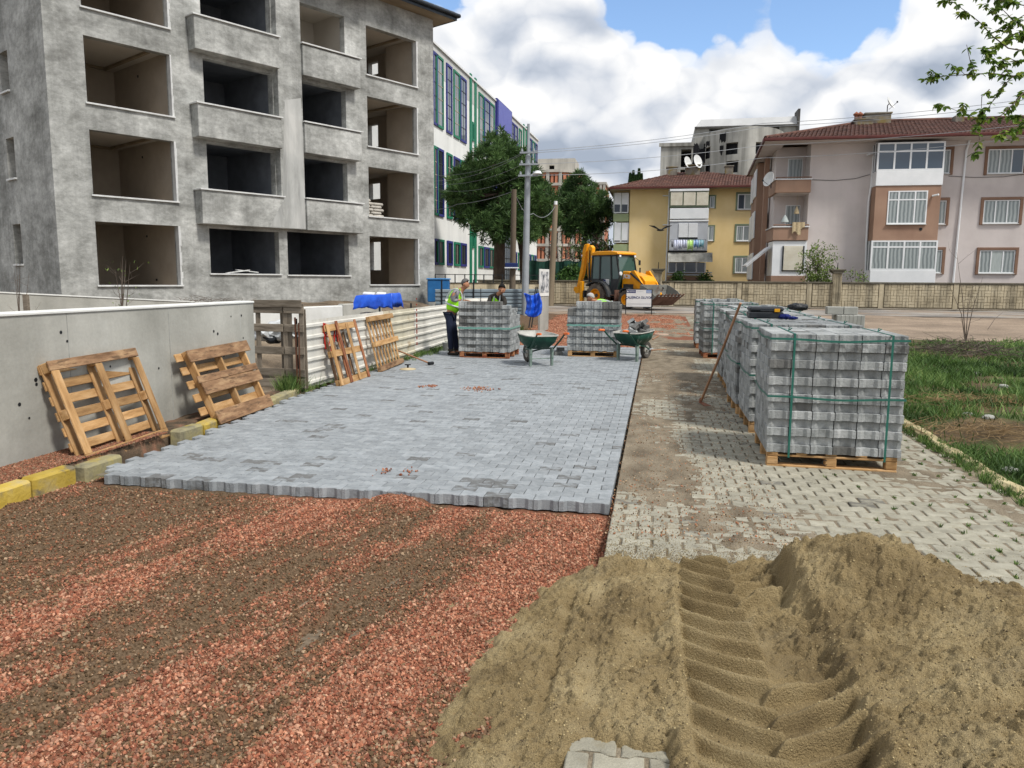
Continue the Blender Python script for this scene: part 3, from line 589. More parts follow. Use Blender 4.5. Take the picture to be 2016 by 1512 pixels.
# the other three walls: left side has slit windows
SP = Plane(LB0, (LB0.x + LP.n.x * -DEP, LB0.y + LP.n.y * -DEP))
def side_slit(px0, px1, y0, y1):
    z0 = SP.uv(px0, y1)[1]; z1 = SP.uv(px0, y0)[1]; a = abs(SP.uv(px0, y0)[0]); b = abs(SP.uv(px1, y0)[0]); return (min(a, b), max(a, b), z0, z1)
slits = [side_slit(0, 14, 105, 187), side_slit(8, 27, 275, 357), side_slit(18, 38, 443, 522)]
s0 = min(s[0] for s in slits[1:]); s1 = s0 + .75
slits = [(s0, s1, s[2], s[3]) for s in slits] + [(s0, s1, slits[0][2] + 2.95, slits[0][3] + 2.95)]
MS = Matrix.Rotation(PI / 2, 4, 'Z')  # local x -> along +y
ms = MB(); wall_grid(ms, 0, DEP, -.6, TOP, slits, 0, .3); mb.add([(-p[1] * -1, p[0], p[2]) for p in ms.v], ms.f, 0)
backw = []
for f in '0123':
    q = {'0': (737, 757, 476, 532), '1': (735, 756, 360, 394), '2': (733, 752, 245, 293), '3': (733, 752, 122, 152)}[f]; a_ = LP.uv(q[0], q[3], -DEP); c_ = LP.uv(q[1], q[2], -DEP); backw.append((a_[0], c_[0], a_[1], c_[1]))
m2 = MB(); wall_grid(m2, 0, LW, -.6, TOP, [], 0, .25); mb.add([(p[0], DEP - .25 + p[1], p[2]) for p in m2.v], m2.f, 0)
RP = Plane(LB1, (LB1.x - LP.n.x * DEP, LB1.y - LP.n.y * DEP)); rholes = []
for f in '0123':
    q = {'0': (737, 757, 476, 532), '1': (735, 756, 360, 394), '2': (733, 752, 245, 293), '3': (733, 752, 122, 152)}[f]; a_ = abs(RP.uv(q[0], q[3])[0]); c_ = abs(RP.uv(q[1], q[2])[0]); rholes.append((min(a_, c_), max(a_, c_), RP.uv(q[0], q[3])[1], RP.uv(q[1], q[2])[1]))
g = MB(); wall_grid(g, 0, DEP, -.6, TOP, rholes, 0, .26); mb.add([(LW - p[1], p[0], p[2]) for p in g.v], g.f, 0); mb.add([(0, 0, TOP), (LW, 0, TOP), (LW, DEP, TOP), (0, DEP, TOP)], [(0, 1, 2, 3)])
mb.build('wall', M_conc, LBLD)
# projecting balcony bands
uL = LP.uv(395, 300, .3)[0]; uR = LP.uv(709, 300, .3)[0]; uM0 = wins['B1'][1] + .02; uM1 = wins['C1'][0] - .02
PRJ = .32
bandz = {}
for f in '123':
    zt = (wins['B' + f][2] + wins['C' + f][2]) / 2
    bandz[f] = (zt - {'3': 1.12, '2': 1.12, '1': 1.18}[f], zt)
b = MB()
for f in '12':
    lo, hi = bandz[f]; nz = bandz[str(int(f) + 1)][0]
    pass
for f in '123':
    lo, hi = bandz[f]
    b = MB(); b.bbox(uL - .12, wins['B1'][1] + .03, -PRJ - .16, -.005, lo, hi - .012, .015); b.build('balcony_parapet', M_conc, LBLD)
    b = MB(); b.bbox(uM1, uR, -PRJ - .10, -.005, lo, hi - .012, .015); b.build('balcony_parapet', M_conc, LBLD)
b = MB(); b.bbox(wins['B1'][1] + .035, uM1 - .005, -PRJ, -.005, bandz['1'][0] + .02, TOP - .05, .01); b.build('bay_pier', M_conc, LBLD)
b = MB(); lo = bandz['1'][0]
b.prism([(wins['B1'][1] + .06, lo + .05), (uM1 - .03, lo + .05), (uM1 - .04, bandz['2'][0]), (uM1 - .08, bandz['2'][1] + .9), (wins['B1'][1] + .3, bandz['2'][1] + .7), (wins['B1'][1] + .10, lo + 1.9)], -PRJ - .004, -PRJ - .002, 'y'); b.prism([(wins['B1'][1] - .62, lo + .04), (wins['B1'][1] - .02, lo + .04), (wins['B1'][1] - .02, lo + 1.0), (wins['B1'][1] - .22, lo + .7)], -PRJ - .166, -PRJ - .162, 'y')
b.build('render_patch', M_conc_patch, LBLD)['label'] = 'pale scraped render patch on the pier between the balconies'
# sills
for k, w in wins.items():
    b = MB(); pr = {'A': .07, 'B': PRJ + .22, 'C': PRJ + .16, 'D': .07}[k[0]] if k[1] != '0' else .07
    x0, x1 = (w[0] - .06, w[1] + .07)
    if k[0] == 'B' and k[1] != '0': x0 = uL - .18
    if k[0] == 'C' and k[1] != '0': x1 = uR + .05
    b.bbox(x0, x1, -pr, .12, w[2] - .008, w[2] + .045, .006); b.build('window_sill', M_marble, LBLD)
for s in slits:
    b = MB(); b.bbox(-.07, .12, s[0] - .04, s[1] + .04, s[2] - .03, s[2] + .03, .005); b.build('window_sill', M_marble, LBLD)
# pale corner bead and foam strips on the right reveal of the big openings
for k, w in wins.items():
    if k[0] in 'AD':
        b = MB(); n = 9
        for i in range(n):
            z0 = w[2] + .05 + (w[3] - w[2] - .05) * i / n; z1 = w[2] + .05 + (w[3] - w[2] - .05) * (i + 1) / n; wd = .035 + .05 * rnd.random()
            b.box(w[1] - .012, w[1] + wd, -.014, .2, z0, z1 - .003)
        b.build('reveal_lining', M_marble, LBLD)
# rooms behind each opening
def room(nm, u0, u1, z0, z1, y0, y1, mats, door=None, holes=()):
    b = MB()
    b.add([(u0, y0, z0), (u1, y0, z0), (u1, y1, z0), (u0, y1, z0)], [(0, 1, 2, 3)], 0); b.add([(u0, y0, z1), (u1, y0, z1), (u1, y1, z1), (u0, y1, z1)], [(0, 1, 2, 3)], 1)
    b.add([(u0, y0, z0), (u0, y1, z0), (u0, y1, z1), (u0, y0, z1)], [(0, 1, 2, 3)], 0); b.add([(u1, y0, z0), (u1, y1, z0), (u1, y1, z1), (u1, y0, z1)], [(0, 1, 2, 3)], 0)
    g = MB(); wall_grid(g, u0, u1, z0, z1, list(holes), y1, .3); b.add(g.v, g.f, 0)
    if door: b.box(door[0], door[1], y1 - .02, y1 + .03, z0, door[2], 2)
    # front return so no light leaks round the opening
    b.build('room', mats, LBLD, fix=False)
def room_d(w, z0, z1, hole):
    u0, u1, y0, y1 = w[0] - .35, LW - .26, .3, DEP - .3; b = MB()
    for z, mi in ((z0, 0), (z1, 1)): b.add([(u0, y0, z), (u1, y0, z), (u1, y1, z), (u0, y1, z)], [(0, 1, 2, 3)], mi)
    b.add([(u0, y0, z0), (u0, y1, z0), (u0, y1, z1), (u0, y0, z1)], [(0, 1, 2, 3)], 0); b.add([(u0, y1, z0), (u1, y1, z0), (u1, y1, z1), (u0, y1, z1)], [(0, 1, 2, 3)], 0)
    g = MB(); wall_grid(g, y0, y1, z0, z1, [hole], 0, .02); b.add([(u1 + p[1], p[0], p[2]) for p in g.v], g.f, 0); b.build('room', [M_plaster, M_ceil, M_dark], LBLD, fix=False)
    PW = Plane(LP.o + LP.u * (w[1] + .12), LP.o + LP.u * (w[1] + .12) - LP.n * 5); yp = abs(PW.uv(762, 300)[0]); b = MB(); b.box(w[1] + .12, w[1] + .25, .3, yp, z0 + .01, z1 - .01); b.box(w[1] + .25, u1 - .002, yp - .14, yp, z0 + .01, z1 - .01); b.build('partition', M_plaster, LBLD)
for k, w in wins.items():
    c = k[0]; z0 = w[2] - (.35 if k[1] != '0' or c != 'A' else .25); z1 = min(w[3] + .18, TOP - .03)
    mats = [M_plaster, M_ceil, M_dark] if c in 'AD' else [M_plastshade, M_plastshade, M_dark]
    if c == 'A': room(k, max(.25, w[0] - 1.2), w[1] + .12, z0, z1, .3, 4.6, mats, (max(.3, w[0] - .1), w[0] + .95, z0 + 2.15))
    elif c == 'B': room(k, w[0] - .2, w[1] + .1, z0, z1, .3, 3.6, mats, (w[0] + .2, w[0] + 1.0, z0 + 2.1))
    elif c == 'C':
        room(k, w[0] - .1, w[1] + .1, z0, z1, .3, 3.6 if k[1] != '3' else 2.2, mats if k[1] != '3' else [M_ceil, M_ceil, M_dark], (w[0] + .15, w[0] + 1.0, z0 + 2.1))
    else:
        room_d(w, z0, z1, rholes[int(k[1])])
        continue; b = MB(); q_ = LP.uv({'0': 762, '1': 762, '2': 757, '3': 755}[k[1]], 300, -3.6)[0]; b.box(q_, w[1] + .25, 3.6, 3.75, z0 + .01, z1 - .01); b.box(w[1] + .12, w[1] + .25, .3, 3.595, z0 + .01, z1 - .01); b.build('partition', M_plaster, LBLD)
# cornice board on room ceilings
for k in ('A1', 'A2', 'D2', 'D3'):
    w = wins[k]; z1 = min(w[3] + .18, TOP - .03); x0 = w[0] - (1.2 if k[0] == 'A' else 2.2); x1 = w[1] + .12 if k[0] == 'A' else w[1] + .1; b = MB()
    b.box(x1 - .55, x1 - .45, .5, 4.2, z1 - .09, z1 - .005); b.box(x0 + .4, x1 - .55, 4.05, 4.15, z1 - .09, z1 - .005); b.build('cornice', M_soff, LBLD)
# small black sockets on the right room walls
for k in ('A0', 'A1', 'A2'):
    w = wins[k]; b = MB(); b.box(w[1] + .10, w[1] + .118, 2.0, 2.1, w[2] + .18, w[2] + .25); b.build('socket', M_black, LBLD); b = MB(); b.box(w[1] + .10, w[1] + .118, 2.6, 2.67, w[3] - .3, w[3] - .22); b.build('socket', M_black, LBLD)
# sacks and boards on the floors
M_sack = mat('cement_sack_paper', [hx('a9a49b'), hx('c2bdb3')], 6, .85, .4, 20, rand=.12)
w = wins['D1']; k = 0
for r_ in range(9):
    for c_ in range(2 if r_ < 8 else 1):
        b = MB(); b.bbox(-.29, .29, -.2, .2, 0, .125, .045); o = b.build('cement_sack', M_sack, None, True)
        lp = Vector((w[0] + .28 + .6 * c_ + rnd.uniform(-.03, .03) + (.15 if r_ % 2 else 0), .75, w[2] - .35 + .13 * r_ + .01)); p = Matrix.Translation(LBLD.location) @ Matrix.Rotation(LP.rot, 4, 'Z') @ lp
        o.location = p; o.rotation_euler = (0, 0, LP.rot + rnd.uniform(-.05, .05)); tag(o, 'pale cement sack, ' + (('left' if c_ == 0 else 'right') + ' one of the ' + ['bottom', 'second', 'third', 'fourth', 'fifth', 'sixth', 'seventh', 'eighth', 'top'][r_] + ' row of the pile in the far opening'), 'sack', 'cement sacks piled inside the grey block')
w = wins['B0']
for i, (dx, rz) in enumerate([(.9, .25), (1.35, .45)]):
    b = MB(); b.bbox(-.5, .5, -.07, .07, 0, .035, .004); p = Matrix.Translation(LBLD.location) @ Matrix.Rotation(LP.rot, 4, 'Z') @ Vector((w[0] + dx + .3, .25 + .12 * i, w[2] + .10 + .02 * i))
    o = b.build('board', M_marble, None); o.location = p; o.rotation_euler = (0, -.12 + .2 * i, LP.rot + rz * .4); tag(o, ['long pale board lying across a ground floor sill of the grey block', 'short pale board leaning on the right over the same sill'][i], 'board')
# roof with eaves
RT = TOP; ov = .72
b = MB(); b.box(-.8, LW + ov, -ov, DEP + .8, RT + .005, RT + .06, 0); b.build('soffit', M_soff, LBLD)
b = MB(); b.box(-.85, LW + ov + .04, -ov - .045, -ov - .002, RT - .01, RT + .2); b.box(LW + ov + .002, LW + ov + .045, -ov - .04, DEP + .85, RT - .01, RT + .2); b.build('fascia', M_slate, LBLD)
# lower boxed board over the third column
b = MB(); b.bbox(uM0 - .2, uR + .25, -ov - .02, -ov + .28, RT - .33, RT - .012, .01); b.build('eaves_board', M_fasc, LBLD)
b = MB(); b.tube([(-.9, -ov - .11, RT + .19), (LW + ov + .1, -ov - .11, RT + .19)], .085, 10); b.tube([(LW + ov + .11, -ov - .15, RT + .19), (LW + ov + .11, DEP + .9, RT + .19)], .085, 10); b.build('gutter', M_slate, LBLD, True)
rf = thing('roof', None, None); rf.parent = LBLD
b = MB(); e0 = (-.95, -ov - .1); e1 = (LW + ov + .12, DEP + 1); mx = DEP / 2; zr = RT + .24
b.add([(e0[0], e0[1], zr), (e1[0], e0[1], zr), (e1[0], e1[1], zr), (e0[0], e1[1], zr), (e0[0] + mx + 1, mx, zr + 2.1), (e1[0] - mx - 1, mx, zr + 2.1)], [(0, 1, 5, 4), (1, 2, 5), (2, 3, 4, 5), (3, 0, 4)])
b.build('roof_sheet', M_slate, rf)
t = MB(); n = 26
for j in range(4):
    for i in range(int((LW + 2) / .32)):
        x = e0[0] + .1 + i * .32
        yy = e0[1] + .02 + j * .38; zz = zr + .02 + j * .38 * 2.1 / (mx + ov)
        if x > e1[0] - .2 - j * .35: continue
        t.bbox(x, x + .30, yy, yy + .40, zz, zz + .06, .02, 0)
t.build('roof_tile', M_slate, rf)['kind'] = 'stuff'
# ================================================================== SCHOOL-LIKE WHITE BUILDING
M_swhite = mat('white_render_wall', [hx('d6d7d3'), hx('e2e3df'), hx('e8e9e5')], .5, .9, .1, 8, streak=.10)
M_spar = mat('grey_panel_cladding', [hx('b4b4b0'), hx('c2c2be')], .6, .8)
M_sgreen = mat('green_window_surround', [hx('0f6a4c'), hx('15795a')], 3, .5); M_sblue = mat('navy_window_surround', [hx('23276a'), hx('2c3180')], 3, .5)
M_sviol = mat('violet_blue_panel', [hx('5a5fa8'), hx('6469b0')], 2, .5)
M_glass = glass('dark_window_glass', (.018, .024, .03), .06)
M_glassl = glass('painted_sky_glass', (.16, .19, .22), .04)  # whitish sky reflection put into the base colour of the panes
SX0 = D(853, 300, 55.0); SX1 = D(1059, 300, 92.1)
SPn = Plane(SX0, SX1); SL = (SX1 - SX0).xy.length
# extend to the left behind the grey block
EXT = 4.0; org = SPn.o - SPn.u * EXT
SB = thing('school_building', 'long white building with tall windows framed in green and navy, behind the pine', 'building', (org.x, org.y, 0), SPn.rot)
SH = SPn.uv(853, 91)[1]; SH2 = SPn.uv(1059, 275)[1]; SH = (SH + SH2) / 2
def S(px, py): u, v = SPn.uv(px, py); return u + EXT, v
b = MB(); LT = SL + EXT
b.box(0, LT, .012, 14, -.5, SH - 1.9, 0); b.box(0, LT, .0, 14, SH - 1.895, SH, 1)
b.build('wall', [M_swhite, M_spar], SB)
b = MB(); b.box(-.1, LT + .1, -.12, 14.1, SH + .003, SH + .14); b.build('parapet_cap', M_white, SB)
# window groups: (kind, px of left edges, px right, y top at left, y bottom at left, colours)
z3t = S(905, 152)[1]; z3b = S(905, 272)[1]; z2t = S(905, 318)[1]; z2b = S(905, 432)[1]; z1t = S(905, 482)[1]; z1b = S(905, 520)[1]
cols3 = [(853, 861, 'b'), (859, 872, 'g'), (879, 889, 'b'), (893, 904, 'g'), (906, 917, 'b'), (942, 951, 'g'), (953, 963, 'b'), (963, 972, 'g'), (1006, 1011, 'b'), (1012, 1018, 'b'), (1021, 1026, 'g'), (1041, 1046, 'b'), (1047, 1052, 'g'), (1053, 1057, 'b')]
def swin(u0, u1, z0, z1, frm, gl, nv, nh):
    t_ = .16; b = MB(); d = .10
    t_ = .17; d = .09; b.box(u0 - t_, u1 + t_, -d, .0, z1, z1 + t_); b.box(u0 - t_, u1 + t_, -d, .0, z0 - t_, z0); b.box(u0 - t_, u0, -d, 0, z0, z1); b.box(u1, u1 + t_, -d, 0, z0, z1)
    o = b.build('window', frm, SB); g = MB(); g.box(u0, u1, -.03, -.004, z0, z1); g.build('pane', gl, o)
    f = MB()
    for i in range(1, nv): f.box(u0 + (u1 - u0) * i / nv - .025, u0 + (u1 - u0) * i / nv + .025, -.05, -.032, z0, z1)
    for i in range(1, nh): f.box(u0, u1, -.056, -.034, z0 + (z1 - z0) * i / nh - .02, z0 + (z1 - z0) * i / nh + .02)
    f.build('glazing_bar', M_fasc if frm is M_sgreen else M_black, o)
flip = {'b': 'g', 'g': 'b'}
for (xa, xb, c) in cols3:
    ua = S(xa, 300)[0] + .12; ub = S(xb, 300)[0] - .12; frm = {'b': M_sblue, 'g': M_sgreen}
    swin(ua, ub, z3b, z3t, frm[c], M_glassl, 2, 5); swin(ua, ub, z2b, z2t, frm[flip[c]], M_glass, 2, 5); swin(ua, ub, z1b, z1t, frm[c], M_glass, 2, 1)
for uu in (-2.0,):
    swin(EXT + uu, EXT + uu + 1.2, z3b, z3t, M_sblue, M_glassl, 2, 5); swin(EXT + uu, EXT + uu + 1.2, z2b, z2t, M_sgreen, M_glass, 2, 5)
for (xa, xb) in [(924, 928), (933.5, 937), (1029, 1031.5), (1034, 1036.5)]:
    b = MB(); c_ = (S(xa, 300)[0] + S(xb, 300)[0]) / 2; b.box(c_ - .26, c_ + .26, -.09, 0, 0, SH + .35); b.build('vertical_fin', M_sgreen, SB)
swin(S(928.5, 300)[0] + .2, S(931.5, 300)[0], S(928, 272)[1], S(928, 243)[1], M_sgreen, M_glass, 1, 1); swin(S(928.5, 300)[0] + .2, S(931.5, 300)[0], S(928, 484)[1], S(928, 458)[1], M_sgreen, M_glass, 1, 1)
# stair tower in blue glass
ta, tb = S(974.5, 300)[0], S(1004, 300)[0]
b = MB(); b.box(ta, tb, -.2, -.002, .2, SH + .3); b.build('stair_tower', M_sblue, SB)
b = MB(); b.box(ta + .35, tb - .35, -.26, -.205, SH - 2.1, SH + .2); b.build('violet_panel', M_sviol, SB)
o = MB(); o.box(ta + .3, tb - .3, -.24, -.205, .6, SH - 2.2); o = o.build('curtain_glazing', M_glassl, SB); f = MB()
for i in range(1, 6): x = ta + .3 + (tb - ta - .6) * i / 6; f.box(x - .03, x + .03, -.28, -.245, .6, SH - 2.2)
for i in range(1, 14): z = .6 + (SH - 2.8) * i / 14; f.box(ta + .3, tb - .3, -.285, -.246, z - .03, z + .03)
f.build('glazing_bar', M_black, o)
# ================================================================== BOUNDARY WALL
M_bwall = mat('stained_precast_concrete', [hx('9b9078'), hx('b6aa90'), hx('c4b99f')], 1.1, .92, .4, 14, streak=.75, stain=(hx('5e5747'), .8, .56, .7), rand=.08)
M_cope = mat('dark_mossy_coping', [hx('4d493f'), hx('6f6a5c')], 2, .95, .4, 20)
BWX0, BWX1, BWY = -11.0, 36.0, 47.2
BW = thing('boundary_wall', 'long stained concrete wall with basket weave relief along the far side of the cross street', 'wall', (BWX0, BWY, gz(47)))
LN = BWX1 - BWX0; WH = 1.42
b = MB(); b.box(0, LN, 0, .18, -.3, WH); b.box(0, LN, -.03, -.001, -.3, .07); b.build('wall_core', mat('dark_joint_concrete', [hx('5d5546'), hx('7a715e')], 2, .95), BW)  # core and plinth in a darker concrete than the relief blocks
b = MB(); b.bbox(-.05, LN + .05, -.09, .25, WH + .003, WH + .085, .012); b.build('coping', M_cope, BW)
b = MB(); cell = .325
for j in range(4):
    for i in range(int(LN / cell)):
        x = i * cell; z = .085 + j * cell; d = .032 + rnd.random() * .012
        if abs((x % 3.9)) < .3: continue
        if (i + j) % 2:
            for k in range(2): b.bbox(x + .008, x + cell - .008, -d, -.001, z + k * cell / 2 + .008, z + (k + 1) * cell / 2 - .008, .008)
        else:
            for k in range(2): b.bbox(x + k * cell / 2 + .008, x + (k + 1) * cell / 2 - .008, -d, -.001, z + .008, z + cell - .008, .008)
b.build('relief_block', M_bwall, BW)['kind'] = 'stuff'
x = 0
while x < LN:
    b = MB(); b.bbox(x + .02, x + .28, -.06, -.002, .0, WH - .005, .01); b.build('pilaster', M_bwall, BW); x += 3.9
for px in (1295, 1648):
    p = VY(px, 560, BWY - .1); h = 1.98
    t = thing('gate_pillar', {1295: 'grey concrete pillar with flared cap rising behind the loader bucket', 1648: 'pale concrete pillar with flared cap in front of the pink block'}[px], 'pillar', (p.x, BWY - .04, gz(47)), 0)
    b = MB(); b.bbox(-.23, .23, -.14, .30, -.2, h, .02); b.box(-.17, -.10, -.16, -.142, .3, h - .2); b.box(.10, .17, -.16, -.142, .3, h - .2); b.box(-.04, .04, -.16, -.142, .3, h - .2); b.build('shaft', M_bwall, t)
    b = MB(); b.prism([(-.23, h + .003), (.23, h + .003), (.36, h + .16), (-.36, h + .16)], -.26, .42, 'y'); b.bbox(-.40, .40, -.30, .46, h + .163, h + .24, .01); b.build('cap', M_cope, t)
    b = MB(); b.tube([(0, .08, h + .24), (.01, .08, h + .62)], [.03, .018], 6); b.build('spike', M_black, t)
# ================================================================== windows for the flats
M_pvc = mat('white_pvc', [hx('d9dcdd'), hx('e6e8e9')], 1.5, .35); M_curt = mat('net_curtain', [hx('8d9795'), hx('b6bdbb')], 9, .9, stretch=(6, 1, .2)); M_curtd = mat('grey_curtain', [hx('6b7274'), hx('8b9294')], 9, .9, stretch=(7, 1, .2))
M_shut = mat('cream_roller_shutter', [hx('c9c2ae'), hx('ddd8c8')], 2, .6, .1, 4)
M_gblue = glass('blue_grey_glass', (.06, .085, .115), .05)
def curtain_mat():
    m, N, L, B = mk('curtain_behind_glass'); B.inputs['Roughness'].default_value = .25; B.inputs['Specular IOR Level'].default_value = .7
    tcn = N.new('ShaderNodeTexCoord'); w = N.new('ShaderNodeTexWave'); w.wave_type = 'BANDS'; w.bands_direction = 'X'; L.new(tcn.outputs['Object'], w.inputs[0]); w.inputs['Scale'].default_value = 1.5; w.inputs['Distortion'].default_value = 2.2; w.inputs['Detail'].default_value = 2
    r = N.new('ShaderNodeValToRGB'); r.color_ramp.elements[0].color = (*hx('6c7576'), 1); r.color_ramp.elements[1].color = (*hx('a0a8a7'), 1); L.new(w.outputs['Fac'], r.inputs[0]); L.new(r.outputs[0], B.inputs['Base Color']); return m
M_cg = curtain_mat()
def pwin(par, r, y, nv, top=None, sur=None, sw=.12, panes=None, frm=None, sill=True, fr=.055, prj=.06, mull=None):
    """window on a wall at local y facing -y. r=(u0,u1,z0,z1) is the outside of the frame"""
    u0, u1, z0, z1 = r; frm = frm or M_pvc; b = MB()
    b.box(u0, u1, y - .03, y + .02, z1 - fr, z1); b.box(u0, u1, y - .03, y + .02, z0, z0 + fr); b.box(u0, u0 + fr, y - .03, y + .02, z0 + fr, z1 - fr); b.box(u1 - fr, u1, y - .03, y + .02, z0 + fr, z1 - fr)
    edges = [u0 + (u1 - u0) * i / nv for i in range(nv + 1)] if mull is None else [u0] + [u0 + (u1 - u0) * t for t in mull] + [u1]; nv = len(edges) - 1
    for e in edges[1:-1]: b.box(e - fr * .55, e + fr * .55, y - .032, y + .02, z0 + fr, z1 - fr)
    zt = None
    if top: zt = z1 - (z1 - z0) * top; b.box(u0 + fr, u1 - fr, y - .028, y + .02, zt - fr * .5, zt + fr * .5)
    w = b.build('window', frm, par)
    panes = panes or [M_cg] * nv
    for i in range(nv):
        for (a, c) in ([(z0 + fr, zt - fr * .5), (zt + fr * .5, z1 - fr)] if top else [(z0 + fr, z1 - fr)]):
            g = MB(); g.box(edges[i] + fr * .55, edges[i + 1] - fr * .55, y - .012, y - .002, a, c); g.build('pane', panes[i] if not (top and a > z0 + fr + .01 and panes[i] is M_cg) else M_cg, w)
    if sur:
        s = MB(); s.bbox(u0 - sw, u1 + sw, y - prj, y - .002, z1 + .01, z1 + sw, .01); s.bbox(u0 - sw, u0 - .005, y - prj, y - .002, z0 - .08, z1 + .008, .01); s.bbox(u1 + .005, u1 + sw, y - prj, y - .002, z0 - .08, z1 + .008, .01); s.build('window_surround', sur, par)
    if sill: s = MB(); s.bbox(u0 - .02, u1 + .02, y - .12, y - .002, z0 - .05, z0 - .006, .005); s.build('window_sill', M_marble, par)
    return w
# ================================================================== PINK BLOCK
M_pink = mat('mauve_render', [hx('bdb4b1'), hx('c8c0bc'), hx('cfc6c3')], .5, .9, .12, 12, streak=.08, fine=.03, fscale=40)
M_brown = mat('tan_brown_render', [hx('917462'), hx('a18470')], .7, .9, .12, 12, streak=.15)
M_brownd = mat('brown_trim', [hx('745848'), hx('856a58')], 1, .8)
M_tile = mat('clay_roof_tile', [hx('43302a'), hx('5c4037'), hx('735145')], 1.6, .85, .3, 20, rand=.25, fine=.2, fscale=8)
M_gut = mat('maroon_gutter', [hx('4c2420'), hx('5c2d27')], 2, .5)
def z5(x, y): return (1480 + x / 3.437, 180 + y / 3.437)
PKY = 51.0
Pp = Plane((0, PKY, 0), (10, PKY, 0))
def P5(x, y, off=0.0): u, v = Pp.uv(*z5(x, y), off); return u, v
PK = thing('pink_apartment_block', 'three storey mauve pink apartment block with brown balconies and red tiled roof, on the right', 'building', (0, PKY, 0))
def rect5(a, b_, c, d, off=0.0):  # zoomed px left,right,top,bottom
    t = P5((a + b_) / 2, c, off)[1]; q = P5((a + b_) / 2, d, off)[1]; m = (c + d) / 2
    return (P5(a, m, off)[0], P5(b_, m, off)[0], q, t)
xm = P5(385, 700)[0]; xl = P5(165, 500)[0]; zE = P5(900, 330)[1] + .0; XR = 40.0
sb = D(1489, 450, 61.0); zf0 = .1
rl = [rect5(1592, 1842, 390, 555), rect5(1565, 1808, 735, 893), rect5(1540, 1778, 1075, 1230)]
u0 = sum(r[0] for r in rl) / 3; u1 = u0 + (rl[1][1] - rl[1][0]); rl = [(u0, u1, r[2], r[3]) for r in rl]
floors = [r[2] - .95 for r in rl[::-1]]   # floor levels 1..3
b = MB(); b.box(xm, XR, 0, 11, 0, zE); b.build('wall', M_pink, PK)
# body behind the loggia column and the left flank
b = MB(); fl = [(xm, 1.7), (xm - .001, 1.7)]
flank = [(xl + .25, 1.75), (xm, 1.75), (xm, 11), (sb.x, sb.y - PKY)]
b.prism(flank, 0, zE, 'z'); b.build('wall', M_pink, PK)
# flank details: projecting brown bays with pale frames
fd = Vector((sb.x - xl, sb.y - PKY)).normalized(); fn = Vector((fd.y, -fd.x)); fn = fn if fn.x < 0 else -fn
frot = math.atan2(-fd.y, -fd.x)
fk = thing('side_bay', None, None, (sb.x, sb.y - PKY, 0), frot); fk.parent = PK
FL = (Vector((xl, 0)) - Vector((sb.x, sb.y - PKY))).length
# local: x from the back corner towards the front corner, -y outwards
b = MB()
for (a, c, p) in [(.3, 2.2, .5), (4.4, 6.8, .6), (8.6, 9.3, .3)]: b.bbox(FL * 0 + a, a + (c - a), -p, -.0, .2, zE - .2, .02)
b.build('brown_bay', M_brown, fk)
for (a, c, p) in [(.3, 2.2, .5), (4.4, 6.8, .6)]:
    for k in range(3):
        g = MB(); z = floors[k] + .5; g.bbox(a - .05, c + .05, -p - .08, -p - .003, z, z + 1.9, .02); g.build('white_enclosure', M_pvc, fk)
for a in (2.9, 7.4):
    for k in range(3): g = MB(); z = floors[k] + .9; g.box(a, a + 1.1, -.06, -.004, z, z + 1.3); g.build('window', M_gblue, fk)
# loggia: slabs + parapets (front and left return)
for k in (1, 2):
    zt = P5(280, {1: 920, 2: 598}[k], .5)[1]; zb = P5(280, {1: 1010, 2: 690}[k])[1]
    b = MB(); b.bbox(xl - .05, xm + .02, -.5, -.36, zb, zt, .015); b.build('balcony_parapet', M_brown, PK); b = MB(); b.bbox(xl - .05, xl + .1, -.355, 2.6, zb, zt, .015); b.build('balcony_parapet', M_brown, PK)
    b = MB(); b.box(xl + .1, xm, -.36, 1.75, zb - .02, zb + .14); b.build('balcony_slab', M_pink, PK)
    b = MB(); b.bbox(xl - .12, xm + .08, -.56, -.3, zt + .003, zt + .06, .01); b.bbox(xl - .12, xl + .16, -.3, 2.6, zt + .003, zt + .06, .01); b.build('parapet_cap', M_pvc, PK)
    b = MB(); b.tube([(xl - .04, -.42, zt + .16), (xm + .05, -.42, zt + .16)], .035, 6); b.tube([(xl, -.42, zt), (xl, -.42, zt + .16)], .02, 6); b.tube([(xm, -.42, zt), (xm, -.42, zt + .16)], .02, 6); b.build('rail', M_brownd, PK)
    g = pwin(PK, (xm - 1.05, xm - .15, floors[k] + .2, floors[k] + 2.3), 1.74, 1, sill=False)
# shuttered ground loggia
zt = P5(280, 1015)[1]; zb = P5(280, 1248)[1]
b = MB(); b.box(xl, xm, -.4, 1.7, zb, zt - .005); b.build('enclosure', M_pvc, PK); b = MB(); b.box(xl - .03, xm + .01, -.44, 1.7, .0, zb - .003); b.build('balcony_parapet', M_brown, PK)
a = P5(212, 1100, .45)[0]; c = P5(350, 1100, .45)[0]; b = MB(); n = 16; z0, z1 = P5(280, 1210, .45)[1], P5(280, 1045, .45)[1]
for i in range(n): b.bbox(a + .04, c - .04, -.452, -.43, z0 + (z1 - z0) * i / n + .004, z0 + (z1 - z0) * (i + 1) / n - .004, .006)
b.build('roller_shutter', M_shut, PK); b = MB(); b.box(a - .04, a + .02, -.47, -.402, z0, z1); b.box(c - .02, c + .04, -.47, -.402, z0, z1); b.box(a - .04, c + .04, -.47, -.402, z0 - .05, z0); b.build('shutter_guide', M_black, PK)
b = MB(); b.add([(xl - .1, -.1, P5(150, 1050)[1]), (xl - .1, 2.4, P5(150, 1050)[1]), (xl - 1.5, 2.4, P5(75, 1180)[1]), (xl - 1.5, -.1, P5(75, 1180)[1])], [(0, 1, 2, 3)])
